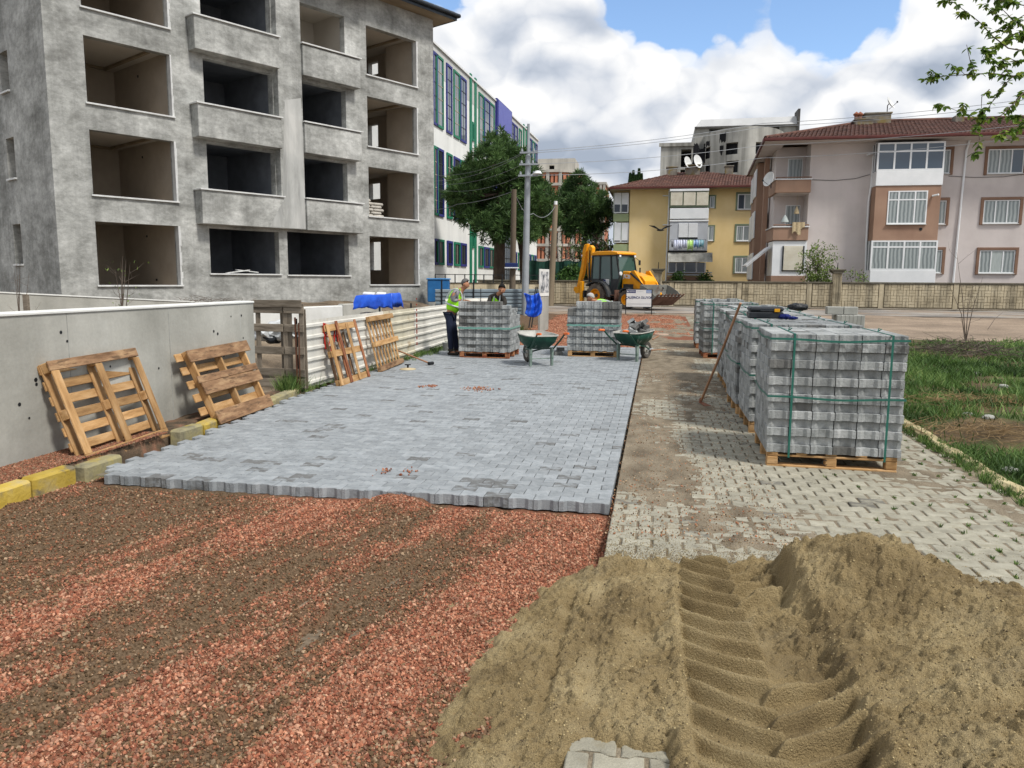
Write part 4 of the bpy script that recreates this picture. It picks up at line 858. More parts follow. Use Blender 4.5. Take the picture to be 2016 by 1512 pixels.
for i in range(4): b.tube([(xl - .1, -.1 + i * .83, P5(150, 1055)[1] - .03), (xl - 1.5, -.1 + i * .83, P5(75, 1185)[1] - .03)], .02, 5)
o = b.build('awning', M_pvc, PK); md = o.modifiers.new('s', 'SOLIDIFY'); md.thickness = .03
# bay
bxl = P5(830, 800, 1.05)[0]; bxr = P5(1272, 800, 1.05)[0]; BO = 1.05
z32 = P5(1060, 637, BO)[1]; z21 = P5(1060, 1008, BO)[1]; z3p = P5(1060, 535, BO)[1]; z1p = P5(1060, 1210, BO)[1]; z3t = P5(1060, 343, BO)[1]
b = MB(); b.bbox(bxl, bxr, -BO, -.002, z21, z32, .01); b.build('bay_wall', M_brown, PK)
r = rect5(918, 1185, 672, 897, BO); pwin(PK, r, -BO, 3, .27, None, mull=(.27, .69), fr=.07)
b = MB(); b.bbox(bxl - .04, bxr + .04, -BO - .05, -.002, z32 + .003, z3p, .02); b.build('enclosure_panel', M_pvc, PK)
b = MB(); b.bbox(bxl - .02, bxr + .04, -BO - .05, -.002, 0.0, z1p, .02); b.build('enclosure_panel', M_pvc, PK)
for (za, zb_, pn) in [(z3p + .003, z3t, [M_gblue] * 4), (z1p + .003, z21 - .003, [M_cg] * 4)]:
    pwin(PK, (bxl - .04, bxr + .04, za, zb_), -BO - .01, 4, .32 if pn[0] is M_gblue else .22, None, panes=pn, sill=False, fr=.09, mull=(.26, .5, .74))
    b = MB(); b.box(bxl - .02, bxr + .02, -BO + .02, -.003, za, zb_ + .0); b.build('enclosure_core', M_gblue if pn[0] is M_gblue else M_curtd, PK)
    for xx in (bxl - .05, bxr - .03):
        b = MB(); [b.box(xx, xx + .08, -BO + .02 + BO / 2 * i - (.04 if i else 0), -BO + .02 + BO / 2 * i + .04 - (.05 if i == 2 else 0), za, zb_) for i in range(3)]; b.build('enclosure_frame', M_pvc, PK)
# windows right of the bay and far right
for (a, c, t, q) in [(1298, 1342, 395, 555), (1275, 1312, 738, 898), (1254, 1284, 1073, 1228)]:
    r = rect5(a, c, t, q); w = .95; r = (r[1] - w, r[1], r[2], r[3]); pwin(PK, r, 0, 1, None, M_brownd, .17, prj=.08)
for i, r in enumerate(rl):
    pwin(PK, r, 0, 3, None, M_brownd, .17, prj=.08, panes=[[M_cg, M_cg, M_gblue], [M_cg, M_cg, M_cg], [M_cg, M_curt, M_cg]][i])
    for dx in (4.2, 9.0): pwin(PK, (r[0] + dx, r[1] + dx, r[2], r[3]), 0, 3, None, M_brownd, .17, prj=.08)
# downpipes
for nm, pts in (('downpipe', [(850, 335), (828, 420), (805, 640), (788, 740), (772, 1030), (765, 1300)]), ('downpipe', [(1478, 308), (1450, 400), (1412, 760), (1358, 1305)])):
    b = MB(); xa = P5(*pts[0])[0]; xb = P5(*pts[-1])[0]; n = len(pts); P_ = [(P5(x, y)[0], -.08, max(P5(x, y)[1], .05)) for x, y in pts]; b.tube(P_, .065, 8); b.build(nm, M_pvc, PK, True)
b = MB(); p = P5(800, 425); b.tube([(p[0] - .25, -.35, p[1] - .08), (p[0] + .5, -.06, p[1] + .1)], .05, 8); b.build('flue_outlet', M_pvc, PK)
b = MB(); p = P5(1240, 705, BO); b.tube([(p[0] - .15, -BO - .05, p[1] - .02), (p[0] + .1, -BO - .3, p[1] + .03)], .06, 8); b.build('flue_outlet', M_pvc, PK)
b = MB(); p = P5(1143, 932, BO); b.tube([(p[0], -BO - .02, p[1]), (p[0], -BO + .05, p[1])], .09, 10); b.build('vent', M_black, PK)
b = MB(); pts = [(P5(x, y)[0], -.03, P5(x, y)[1]) for x, y in [(390, 597), (560, 603), (700, 590), (800, 562)]]; b.tube(pts, .015, 4); pts = [(P5(x, y)[0], -.03, P5(x, y)[1]) for x, y in [(1330, 573), (1500, 582), (1700, 578), (1842, 560)]]; b.tube(pts, .015, 4); b.build('cable', M_black, PK)
# roof
def tiled_roof(par, quads, sp=.36, nm='roof', mt=None):
    """quads: list of (A,B,C,D) eave A->B, ridge D->C ; rows of barrel tiles joined into one part"""
    rf = thing(nm, None, None); rf.parent = par; b = MB(); t = MB()
    for (A, Bq, Cq, Dq) in quads:
        A, Bq, Cq, Dq = map(Vector, (A, Bq, Cq, Dq)); nrm = (Bq - A).cross(Dq - A).normalized(); nrm = nrm if nrm.z > 0 else -nrm
        b.add([A, Bq, Cq, Dq], [(0, 1, 2, 3)])
        n = max(2, int(((Dq + Cq) / 2 - (A + Bq) / 2).length / sp))
        ed = (Bq - A).normalized(); slope = ((Dq - A) - ed * (Dq - A).dot(ed)).normalized()
        for j in range(n):
            f0, f1 = j / n, (j + 1.05) / n
            a0, b0 = A.lerp(Dq, f0), Bq.lerp(Cq, f0); L_ = (b0 - a0).length; m_ = max(1, int(L_ / .24))
            st = slope * ((Dq - A).dot(slope) / n * 1.06)
            for i in range(m_):
                c = a0 + (b0 - a0) * ((i + .5) / m_); w = L_ / m_ * .5; h = .055
                o = nrm * (.012 + rnd.random() * .02); q = [c - ed * w + o, c - ed * w * .5 + o + nrm * h, c + ed * w * .5 + o + nrm * h, c + ed * w + o]
                q2 = [p + st - nrm * .02 for p in q]; k = len(t.v); t.v += [tuple(p) for p in q + q2]; t.f += [(k, k + 1, k + 5, k + 4), (k + 1, k + 2, k + 6, k + 5), (k + 2, k + 3, k + 7, k + 6), (k, k + 3, k + 2, k + 1)]; t.m += [0] * 4
    b.build('roof_deck', M_brownd, rf, fix=False); t.build('roof_tile', mt or M_tile, rf, fix=False)['kind'] = 'stuff'
    return rf
ea = -1.5; ze = zE + .02; RW = 11 / 2 + .3
zr = Plane((0, PKY + RW, 0), (10, PKY + RW, 0)).uv(*z5(1000, 205))[1]; xr0 = Plane((0, PKY + RW, 0), (10, PKY + RW, 0)).uv(*z5(760, 205))[0]
L0 = (xl - .9, ea); sbx, sby = sb.x - .7, sb.y - PKY + .3
tiled_roof(PK, [((L0[0], ea, ze), (XR, ea, ze), (XR, RW, zr), (xr0, RW, zr)), ((sbx, sby, ze), (L0[0], ea, ze), (xr0, RW, zr), (xr0 - .5, RW + 1.5, zr)), ((XR, 13, ze), (sbx, sby + 2, ze), (xr0, RW, zr), (XR, RW, zr))])
b = MB(); b.tube([(xr0, RW, zr + .06), (XR, RW, zr + .06)], .13, 8); b.tube([(L0[0], ea, ze + .05), (xr0, RW, zr + .05)], .12, 8); b.build('ridge_tile', M_tile, PK, True)
b = MB(); b.prism([(L0[0], ea), (XR, ea), (XR, .0), (xl + .4, .0), (sb.x, sb.y - PKY), (sbx, sby)], ze - .16, ze - .02, 'z'); b.build('soffit', M_pink, PK)
b = MB(); b.bbox(L0[0] - .06, XR, ea - .14, ea - .002, ze - .16, ze + .02, .03); dv = Vector((sbx - L0[0], sby - ea, 0)); b.bar((L0[0] - .06, ea - .1, ze - .07), (sbx - .06, sby, ze - .07), .14, .17); b.build('gutter', M_gut, PK)
M_chim = mat('weathered_chimney', [hx('5c5750'), hx('8c867b')], 1.8, .95, .5, 14, stain=(hx('7d6a2c'), 1.5, .5, .7)); M_clay = mat('clay_pot', [hx('7a4a38'), hx('93604a')], 5, .9)
def chim(par, rr, y, d, cap=True, m=None):
    u0, u1, z0, z1 = rr; b = MB(); b.bbox(u0, u1, y, y + d, z0 - 1.2, z1, .02)
    if cap: b.bbox(u0 - .06, u1 + .06, y - .06, y + d + .06, z1 + .002, z1 + .1, .01)
    b.build('chimney', m or M_chim, par)
def rectP(pl, f, a, b_, c, d):
    m = (c + d) / 2; return (pl.uv(*f(a, m))[0], pl.uv(*f(b_, m))[0], pl.uv(*f((a + b_) / 2, d))[1], pl.uv(*f((a + b_) / 2, c))[1])
Pr = Plane((0, PKY + 4.2, 0), (10, PKY + 4.2, 0))
chim(PK, rectP(Pr, z5, 702, 820, 192, 240), 4.2, .9, True); chim(PK, rectP(Pr, z5, 785, 962, 138, 205), 4.8, 1.2, True); chim(PK, rectP(Pr, z5, 1378, 1438, 160, 222), 4.2, .7, False)
b = MB()
for x in (716, 742): q = Pr.uv(*z5(x, 188)); b.lathe([(.11, 0), (.13, .3), (.2, .34), (.2, .4), (.02, .55)], 10, 0, Matrix.Translation((q[0], 4.6, q[1])))
b.build('clay_pot', M_clay, PK, True)
M_dish = mat('satellite_dish_white', [hx('c6c8c6'), hx('dcdedc')], 2, .5)
def dish(loc, rad, yaw, tilt, label, group=None):
    t = thing('satellite_dish', label, 'satellite dish', loc, yaw, group); M = Matrix.Rotation(tilt, 4, 'X')
    b = MB(); pr = [(.001, 0), (rad * .5, -.05 * rad * 1.2), (rad, -.26 * rad), (rad, -.26 * rad - .02), (rad * .5, -.07 * rad - .02), (.001, -.02)]
    b.lathe(pr, 20, 0, Matrix.Translation((0, -.1, rad * 1.15)) @ M, 'y'); b.build('reflector', M_dish, t, True)
    b = MB(); b.tube([(0, 0, 0), (0, 0, rad * .9), (0, -.08, rad * 1.15)], .03, 6); p = Matrix.Translation((0, -.1, rad * 1.15)) @ M @ Vector((0, -rad * 1.1, -rad * .5)); b.tube([(0, -.1, rad * .3), tuple(p)], .015, 5); b.box(p.x - .04, p.x + .04, p.y - .03, p.y + .05, p.z - .04, p.z + .06); b.build('feed_arm', M_black, t); return t
Pd = Plane((0, PKY + 5, 0), (10, PKY + 5, 0)); q = Pd.uv(*z5(925, 130)); dish((q[0], PKY + 5.3, q[1]), .42, 1.0, -.5, 'white satellite dish on the big mossy chimney of the pink block')
q = P5(137, 595, .9); dish((q[0], PKY - .6, q[1] - .5), .45, -1.0, -.25, 'white satellite dish fixed beside the upper corner balcony of the pink block')
# things on the balconies
M_cloth = mat('beige_patterned_cloth', [hx('a3906f'), hx('c4b493')], 14, .95)
b = MB(); q0 = P5(275, 885, .6); q1 = P5(360, 885, .6); z0 = P5(300, 960, .6)[1]; n = 10
for i in range(n):
    xa = q0[0] + (q1[0] - q0[0]) * i / n; xb = q0[0] + (q1[0] - q0[0]) * (i + 1) / n; zz = z0 + .12 * math.sin(i * .9) + (.25 if i > 6 else 0)
    ya, yb = -.63 - .02 * math.sin(i * 1.7), -.63 - .02 * math.sin((i + 1) * 1.7); b.add([(xa, ya, zz), (xb, yb, zz), (xb, yb, q0[1]), (xa, ya, q0[1]), (xa, -.3, q0[1] + .02), (xb, -.3, q0[1] + .02)], [(0, 1, 2, 3), (3, 2, 5, 4)])
o = b.build('hanging_rug', M_cloth, None, True, loc=(0, PKY, 0)); tag(o, 'beige cloth hanging over the middle corner balcony of the pink block', 'cloth')
M_pot = mat('plant_green', [hx('33491f'), hx('567032')], 8, .8)
b = MB(); q = P5(300, 810, -.3)
b.lathe([(.0, .0), (.16, .02), (.12, .22), (.03, .45), (.0, .5)], 10, 0, Matrix.Translation((q[0], .1, q[1] - .2))); b.tube([(q[0], .1, q[1] + .25), (q[0], .1, q[1] + .95)], .01, 4)
o = b.build('hanging_basket', M_cloth, None, True, loc=(0, PKY, 0)); tag(o, 'pale bag hanging in the middle corner loggia of the pink block', 'bag')
b = MB(); q = P5(225, 885, .3); b.lathe([(.0, 0), (.24, 0), (.22, .1), (.14, .25), (.03, .46)], 10, 0, Matrix.Translation((q[0], -.2, q[1]))); o = b.build('white_bundle', M_greyp if 'M_greyp' in globals() else M_curt, None, True, loc=(0, PKY, 0)); tag(o, 'white pointed bundle standing behind the middle corner balcony rail', 'bundle')
# ================================================================== YELLOW BLOCK
M_yel = mat('yellow_render', [hx('dcc187'), hx('e3c992'), hx('e8d09d')], .35, .9, .1, 10, streak=.07, dist=.4); M_sage = mat('sage_green_render', [hx('8d9a72'), hx('a0ac86')], 1, .9); M_grn = mat('green_grey_trim', [hx('6f7d66'), hx('7f8c76')], 1, .8)
def z4(x, y): return (1180 + x / 3.6, 200 + y / 3.6)
YY = 70.0; Py = Plane((0, YY, 0), (10, YY, 0))
def R4y(a, b_, c, d, off=0.0):
    m = (c + d) / 2; return (Py.uv(*z4(a, m), off)[0], Py.uv(*z4(b_, m), off)[0], Py.uv(*z4((a + b_) / 2, d), off)[1], Py.uv(*z4((a + b_) / 2, c), off)[1])
YB = thing('yellow_apartment_block', 'three storey yellow apartment block with red tiled roof and laundry, behind the digger', 'building', (0, YY, 0))
w = R4y(210, 1165, 612, 1290); yx0, yx1, zE2 = w[0], w[1] + 4, w[3]
b = MB(); b.box(yx0, yx1, 0, 12, 0, zE2); b.build('wall', M_yel, YB)
l = R4y(90, 210, 640, 1290); b = MB(); b.box(l[0] + .3, l[1] - .002, .6, 11, 0, zE2 - .01); b.build('wall', M_yel, YB)
for (c, d, m_, nm, off) in [(645, 790, M_pvc, 'enclosure', .5), (795, 850, M_sage, 'balcony_parapet', .52), (858, 1000, M_pvc, 'enclosure', .5), (1012, 1072, M_sage, 'balcony_parapet', .52), (1085, 1200, M_pvc, 'enclosure', .5), (1205, 1270, M_sage, 'balcony_parapet', .52)]:
    r = R4y(98, 208, c, d, 0); b = MB(); b.bbox(r[0], r[1], .6 - off, .598, r[2], r[3], .02); o = b.build(nm, m_, YB)
    if m_ is M_pvc:
        g = MB(); mx = (r[0] + r[1]) / 2
        for (xa, xb) in ((r[0] + .12, mx - .08), (mx + .08, r[1] - .1)): g.box(xa, xb, .6 - off - .012, .6 - off - .002, r[2] + .1, r[2] + .75 if c == 645 else r[2] + .2)
        g.build('pane', M_glass, o)
        s = MB(); [s.box(r[0] + .02 + (r[1] - r[0]) * .5 * i, r[0] + .06 + (r[1] - r[0]) * .48 * i + .02, .6 - off - .03, .6 - off - .003, r[2], r[3]) for i in range(3)]; s.build('frame_post', M_grn, o)
for (a, c, t, q) in [(980, 1130, 655, 765), (972, 1115, 880, 988), (962, 1108, 1105, 1213)]: pwin(YB, R4y(a, c, t, q), 0, 3, None, M_grn, .16, fr=.08, panes=[M_cg, M_curtd, M_cg] if t > 700 else [M_gblue, M_curt, M_gblue])
for (a, c, t, q) in [(783, 816, 672, 752), (770, 808, 885, 985)]: pwin(YB, R4y(a, c, t, q), 0, 1, None, M_grn, .12, fr=.06)
BO2 = 1.1
def box4(a, b_, c, d, off, m_, nm, y1=-.002, bev=.015):
    r = R4y(a, b_, c, d, off); bb = MB(); bb.bbox(r[0], r[1], -off, y1, r[2], r[3], bev); return bb.build(nm, m_, YB), r
box4(500, 775, 620, 748, BO2 - .1, M_grn, 'enclosure_core')
for (a, c) in ((506, 590), (598, 682), (690, 773)):
    r = R4y(a, c, 640, 735, BO2); b = MB(); n = 14
    for i in range(n): b.bbox(r[0], r[1], -BO2, -BO2 + .09, r[2] + (r[3] - r[2]) * i / n + .004, r[2] + (r[3] - r[2]) * (i + 1) / n - .004, .008)
    b.build('roller_shutter', M_shut, YB)
box4(500, 775, 755, 830, BO2, M_pvc, 'enclosure_panel'); box4(500, 778, 618, 634, BO2 + .05, M_pvc, 'shutter_box'); box4(498, 775, 838, 850, BO2 + .06, M_pvc, 'ledge')
M_greyp = mat('pale_grey_panel', [hx('a9adb2'), hx('bbbfc4')], 1, .6)
box4(497, 768, 852, 1056, BO2, M_greyp, 'enclosure_panel')
for (a, c) in ((562, 628), (632, 696)):
    r = R4y(a, c, 862, 962, BO2 + .06); b = MB(); n = 12
    for i in range(n): b.bbox(r[0], r[1], -BO2 - .06, -BO2 - .004, r[2] + (r[3] - r[2]) * i / n + .004, r[2] + (r[3] - r[2]) * (i + 1) / n - .004, .006)
    b.build('roller_shutter', M_pvc, YB)
box4(560, 697, 963, 974, BO2 + .03, M_black, 'shutter_guide'); box4(485, 765, 1058, 1066, BO2 + .05, M_black, 'ledge')
M_awn = mat('stained_grey_awning', [hx('6f6e68'), hx('9b9a93'), hx('b3b2ab')], 1.2, .8, streak=.5)
r0 = R4y(485, 800, 1070, 1138, BO2 + .1); b = MB(); n = 9
for i in range(n):
    za = r0[3] - (r0[3] - r0[2]) * i / n; zb = r0[3] - (r0[3] - r0[2]) * (i + 1) / n; b.add([(r0[0], -BO2 - .1 - .7 * i / n, za), (r0[1], -BO2 - .1 - .7 * i / n, za), (r0[1], -BO2 - .13 - .7 * (i + 1) / n, zb), (r0[0], -BO2 - .13 - .7 * (i + 1) / n, zb)], [(0, 1, 2, 3)])
    b.box(r0[0], r0[1], -BO2 - .15 - .7 * i / n, -BO2 - .11 - .7 * i / n, za - .03, za)
b.build('awning', M_awn, YB)
box4(485, 755, 1140, 1210, BO2 - .3, M_glass, 'enclosure_glazing')
for a in (485, 540, 598, 683, 745): box4(a, a + 9, 1140, 1210, BO2 - .22, M_pvc, 'frame_post')
for (t, q, m_) in ((1208, 1216, M_greyp), (1224, 1232, M_greyp)): box4(482, 800, t, q, BO2, m_, 'rail', -BO2 + .05, .005)
box4(482, 742, 1243, 1266, BO2, M_brownd, 'panel'); box4(480, 790, 1272, 1283, BO2 + .1, M_sage, 'ledge')
b = MB(); pts = [z4(*p) for p in ((497, 615), (495, 660), (487, 860), (478, 1060), (470, 1285))]; b.tube([(Py.uv(*p)[0], -.09, Py.uv(*p)[1]) for p in pts], .07, 6); b.build('downpipe', M_pvc, YB, True)
for yy in (668, 874): q = Py.uv(*z4(478, yy)); b = MB(); b.box(q[0] - .35, q[0] + .3, -.15, -.002, q[1] - .04, q[1] + .04); b.build('flue_outlet', M_pvc, YB)
ze = zE2 + .02; el = R4y(72, 1165, 610, 620, 1.0); xr0 = Plane((0, YY + 6, 0), (10, YY + 6, 0)).uv(*z4(560, 505))[0]; zr = Plane((0, YY + 6, 0), (10, YY + 6, 0)).uv(*z4(620, 505))[1]
xe0, xe1 = el[0], yx1 + 1
xr1 = Plane((0, YY + 6, 0), (10, YY + 6, 0)).uv(*z4(745, 505))[0]
tiled_roof(YB, [((xe0, -1, ze), (xe1, -1, ze), (xr1, 6, zr), (xr0, 6, zr)), ((xe0, 13, ze), (xe0, -1, ze), (xr0, 6, zr), (xr0, 6.2, zr)), ((xe1, -1, ze), (xe1, 13, ze), (xr1, 6.2, zr), (xr1, 6, zr)), ((xe1, 13, ze), (xe0, 13, ze), (xr0, 6, zr), (xr1, 6, zr))], .34)
b = MB(); b.bbox(xe0 - .05, xe1, -1.12, -1.002, ze - .14, ze + .02, .02); b.bbox(xe0 - .12, xe0 - .003, -1.1, 13, ze - .14, ze + .02, .02); b.build('gutter', M_gut, YB); b = MB(); b.box(xe0, xe1, -1, 12.9, ze - .12, ze - .03); b.build('soffit', M_fasc, YB)
Pq = Plane((0, YY + 4.5, 0), (10, YY + 4.5, 0))
for a in [(477, 553, 468, 540), (612, 713, 453, 505), (892, 948, 460, 540)]: chim(YB, rectP(Pq, z4, *a), 4.5, .9)
for (x, y, s, yw, lb) in [(612, 440, .55, .95, 'left one of two satellite dishes on the yellow block roof'), (682, 440, .62, .9, 'right one of two satellite dishes on the yellow block roof')]:
    q = Pq.uv(*z4(x, y)); dish((q[0], YY + 4.6, q[1] - .55), s, yw, -.25, lb)
# laundry line
M_l = [mat('laundry_' + n, [hx(c)], 3, .9) for n, c in (('navy', '30395a'), ('pale_blue', 'b9c1dc'), ('lime', 'a6e02a'), ('blue', '2a86c4'), ('teal', '35a3b5'))]
ll = [(512, 524, 0, 1030, 'navy towel at the left end of the laundry line'), (527, 558, 1, 1055, 'long pale blue sheet next to the navy towel on the laundry line'), (560, 586, 1, 1045, 'pale lilac shirt in the middle of the pale laundry'), (589, 620, 1, 1038, 'short pale shirt beside the lime top on the laundry line'), (625, 664, 2, 1054, 'lime green top drying on the balcony line'), (668, 703, 3, 1040, 'mid blue shirt drying right of the lime top'), (706, 740, 4, 1038, 'teal shirt at the right end of the laundry line')]
for (a, c, mi, bot, lb) in ll:
    r = R4y(a, c, 980, bot, BO2 + .35); b = MB(); n = 8
    for i in range(n):
        xa = r[0] + (r[1] - r[0]) * i / n; xb = r[0] + (r[1] - r[0]) * (i + 1) / n; ya, yb = -.05 * math.sin(i * 1.3 + a), -.05 * math.sin((i + 1) * 1.3 + a); dz = .12 if (mi > 1 and 2 <= i < 6) else (.05 * math.sin(i * 1.9))
        b.add([(xa, ya, r[2] + dz), (xb, yb, r[2] + dz), (xb, yb * .3, r[3]), (xa, ya * .3, r[3])], [(0, 1, 2, 3)])
    o = b.build('laundry_item', M_l[mi], None, True, loc=(0, YY - BO2 - .35, 0)); md = o.modifiers.new('s', 'SOLIDIFY'); md.thickness = .012; tag(o, lb, 'laundry', 'washing hung out on the yellow block')
r = R4y(505, 755, 978, 982, BO2 + .35); b = MB(); b.tube([(r[0], 0, r[3]), ((r[0] + r[1]) / 2, 0, r[3] - .03), (r[1], 0, r[3])], .012, 4); b.tube([(r[0], 0, r[3]), (r[0], .4, r[3] - .1)], .015, 4); b.tube([(r[1], 0, r[3]), (r[1], .4, r[3] - .1)], .015, 4); o = b.build('clothes_line', M_black, None, loc=(0, YY - BO2 - .35, 0)); tag(o, 'thin clothes line in front of the yellow block balcony', 'clothes line')
# ================================================================== ABANDONED CONCRETE HOTEL-LIKE BLOCK
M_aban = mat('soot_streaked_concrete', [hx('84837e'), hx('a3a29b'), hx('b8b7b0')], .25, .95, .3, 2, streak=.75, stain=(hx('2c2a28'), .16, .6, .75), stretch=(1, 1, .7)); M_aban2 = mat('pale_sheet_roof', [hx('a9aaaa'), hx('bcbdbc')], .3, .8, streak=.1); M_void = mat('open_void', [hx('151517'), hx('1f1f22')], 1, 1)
AY = 132.0; Pa = Plane((0, AY, 0), (10, AY, 0))
def RA(a, b_, c, d, pl=None): pl = pl or Pa; m = (c + d) / 2; return (pl.uv(*z4(a, m))[0], pl.uv(*z4(b_, m))[0], pl.uv(*z4((a + b_) / 2, d))[1], pl.uv(*z4((a + b_) / 2, c))[1])
AB = thing('abandoned_concrete_block', 'tall derelict grey concrete block with a rounded front and soot stains, behind the yellow block', 'building', (0, AY, 0))
r = RA(668, 1388, 180, 620); v = RA(778, 1275, 182, 262); b = MB(); wall_grid(b, r[0], r[1], 0, r[3], [v], 0, 6); b.box(r[0], r[0] + .02, 0, 14, 0, r[3]); b.box(r[1] - .02, r[1], 0, 14, 0, r[3]); b.build('wall', M_aban, AB)
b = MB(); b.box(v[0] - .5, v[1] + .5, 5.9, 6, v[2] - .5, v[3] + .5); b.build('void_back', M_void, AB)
t1 = RA(683, 1385, 100, 178); b = MB(); tl = RA(683, 690, 122, 130)[3]; tr_ = RA(1378, 1385, 96, 100)[3]; b.add([(r[0], -.3, r[3]), (r[1], -.3, r[3]), (r[1], .9, tr_), (r[0] + 1.0, .9, tl), (r[0], 14, r[3]), (r[1], 14, r[3]), (r[1], 14, tr_), (r[0] + 1, 14, tl)], [(0, 1, 2, 3), (0, 3, 7, 4), (1, 5, 6, 2), (3, 2, 6, 7)]); b.build('roof', M_aban2, AB)
b = MB(); b.box(r[1] + .01, r[1] + .35, -.4, 3, r[3] - 6, tr_ + .9); b.box(r[0] - .02, r[1], -.42, -.302, r[3] - .1, r[3] + .18); b.build('edge_trim', mat('dark_trim', [hx('3b3a39'), hx('55534f')], 1, .8), AB)
# rounded drum in front
dr = RA(735, 1300, 240, 640); cxd = (dr[0] + dr[1]) / 2; wd = (dr[1] - dr[0]) / 2; zt = RA(1000, 1010, 235, 240)[3]
def drumpt(u, z, inn=0): t = (u - cxd) / wd; a = t * 1.25; return (cxd + wd * math.sin(a) / math.sin(1.25) * (1 - inn * .0), -7.0 * (math.cos(a) - math.cos(1.25)) / (1 - math.cos(1.25)) + inn, z)
holes = []
for (a, c) in ((765, 806), (905, 968), (1058, 1132)):
    for (t, q) in ((338, 418), (462, 542), (590, 640)): holes.append(RA(a, c, t, q))
g = MB(); wall_grid(g, dr[0], dr[1], 0, zt, holes, 0, 1.2)
# subdivide along u by adding cuts
cuts = [dr[0] + (dr[1] - dr[0]) * i / 24 for i in range(25)]
fake = [(c, c, -1, -1) for c in cuts]
g = MB(); wall_grid(g, dr[0], dr[1], 0, zt, holes + fake, 0, 1.2); g.v = [drumpt(p[0], p[2], p[1]) for p in g.v]; g.build('drum_wall', M_aban, AB, fix=False)
g = MB()
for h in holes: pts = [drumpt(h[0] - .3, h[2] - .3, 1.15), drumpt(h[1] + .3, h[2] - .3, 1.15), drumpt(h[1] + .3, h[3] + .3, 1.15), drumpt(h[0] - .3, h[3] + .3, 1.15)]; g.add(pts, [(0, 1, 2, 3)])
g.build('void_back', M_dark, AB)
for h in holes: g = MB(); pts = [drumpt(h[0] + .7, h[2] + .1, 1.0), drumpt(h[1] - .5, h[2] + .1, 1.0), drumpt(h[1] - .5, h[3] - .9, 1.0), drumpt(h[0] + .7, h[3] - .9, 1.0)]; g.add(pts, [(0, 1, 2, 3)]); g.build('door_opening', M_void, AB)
g = MB(); ring = [drumpt(c, zt) for c in cuts]; g.add(ring + [(cxd, 3, zt)], [tuple(range(25)) + (25,)]); g.build('drum_roof', M_aban, AB)
l = RA(432, 663, 312, 620); v = RA(577, 650, 345, 470); v2 = RA(572, 606, 488, 560); g = MB(); wall_grid(g, l[0], l[1], 0, l[3], [v, v2], -1, 3); g.box(l[0], l[0] + .02, -1, 10, 0, l[3]); g.box(l[0] - .3, l[1], -1.3, -1.002, l[3] - .3, l[3] + .25); g.add([(l[0], -1, l[3]), (l[1], -1, l[3]), (l[1], 10, l[3]), (l[0], 10, l[3])], [(0, 1, 2, 3)]); g.build('side_wing', M_aban, AB)
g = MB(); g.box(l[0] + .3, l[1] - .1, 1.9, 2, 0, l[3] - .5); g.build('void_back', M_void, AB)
g = MB(); rr = random.Random(4)
for (a, c, t, q) in [(662, 700, 300, 480), (700, 745, 320, 500), (765, 800, 290, 350), (868, 905, 262, 345), (868, 890, 345, 420), (735, 760, 300, 330)]:
    R_ = RA(a, c, t, q)
    n = 7; pts = []
    for i in range(n): f = i / (n - 1); pts.append((R_[0] + (R_[1] - R_[0]) * f, R_[3] - (R_[3] - R_[2]) * .15 * rr.random()))
    for i in range(n): f = 1 - i / (n - 1); pts.append((R_[0] + (R_[1] - R_[0]) * f, R_[2] + (R_[3] - R_[2]) * .5 * rr.random()))
    if R_[0] < dr[0] - .2: g.prism(pts, -1.05, -1.02, 'y')
    else: vs = [drumpt(p[0], p[1], -.04) for p in pts]; g.add(vs, [tuple(range(len(vs)))])
g.build('soot_patch', M_void, AB)['label'] = 'black soot and broken render round the rounded corner'
# ================================================================== BRICK SHELL
M_brick = mat('orange_brick_infill', [hx('a2654c'), hx('b5765a'), hx('c2866b')], .8, .9, .2, 6, fine=.1, fscale=3); M_frame = mat('raw_concrete_frame', [hx('a8a49b'), hx('bebab0')], .4, .95, streak=.3)
def z3(x, y): return (840 + x / 3.6, 220 + y / 3.6)
KY = 152.0; Pk = Plane((0, KY, 0), (10, KY, 0))
def RK(a, b_, c, d): m = (c + d) / 2; return (Pk.uv(*z3(a, m))[0], Pk.uv(*z3(b_, m))[0], Pk.uv(*z3((a + b_) / 2, d))[1], Pk.uv(*z3((a + b_) / 2, c))[1])
KB = thing('brick_shell_building', 'unfinished six storey concrete frame with orange brick infill, between the pines', 'building', (0, KY, 0))
r = RK(700, 1100, 425, 1160); ux0, ux1 = r[0], r[1]; cxk = (RK(790, 1090, 425, 430)[0] + RK(790, 1090, 425, 430)[1]) / 2; wk = (ux1 - cxk)
def kpt(u, z, inn=0):
    if u < cxk: return (u, inn - 3.0, z)
    t = min(1, (u - cxk) / wk); return (u, inn - 3.0 * math.cos(t * PI / 2), z)
slabs = [425, 518, 630, 735, 835, 940, 1045, 1150]; zs = [RK(900, 910, s, s + 4)[3] for s in slabs]
f = MB(); brk = MB(); vd = MB()
cuts = [ux0 + (ux1 - ux0) * i / 14 for i in range(15)]
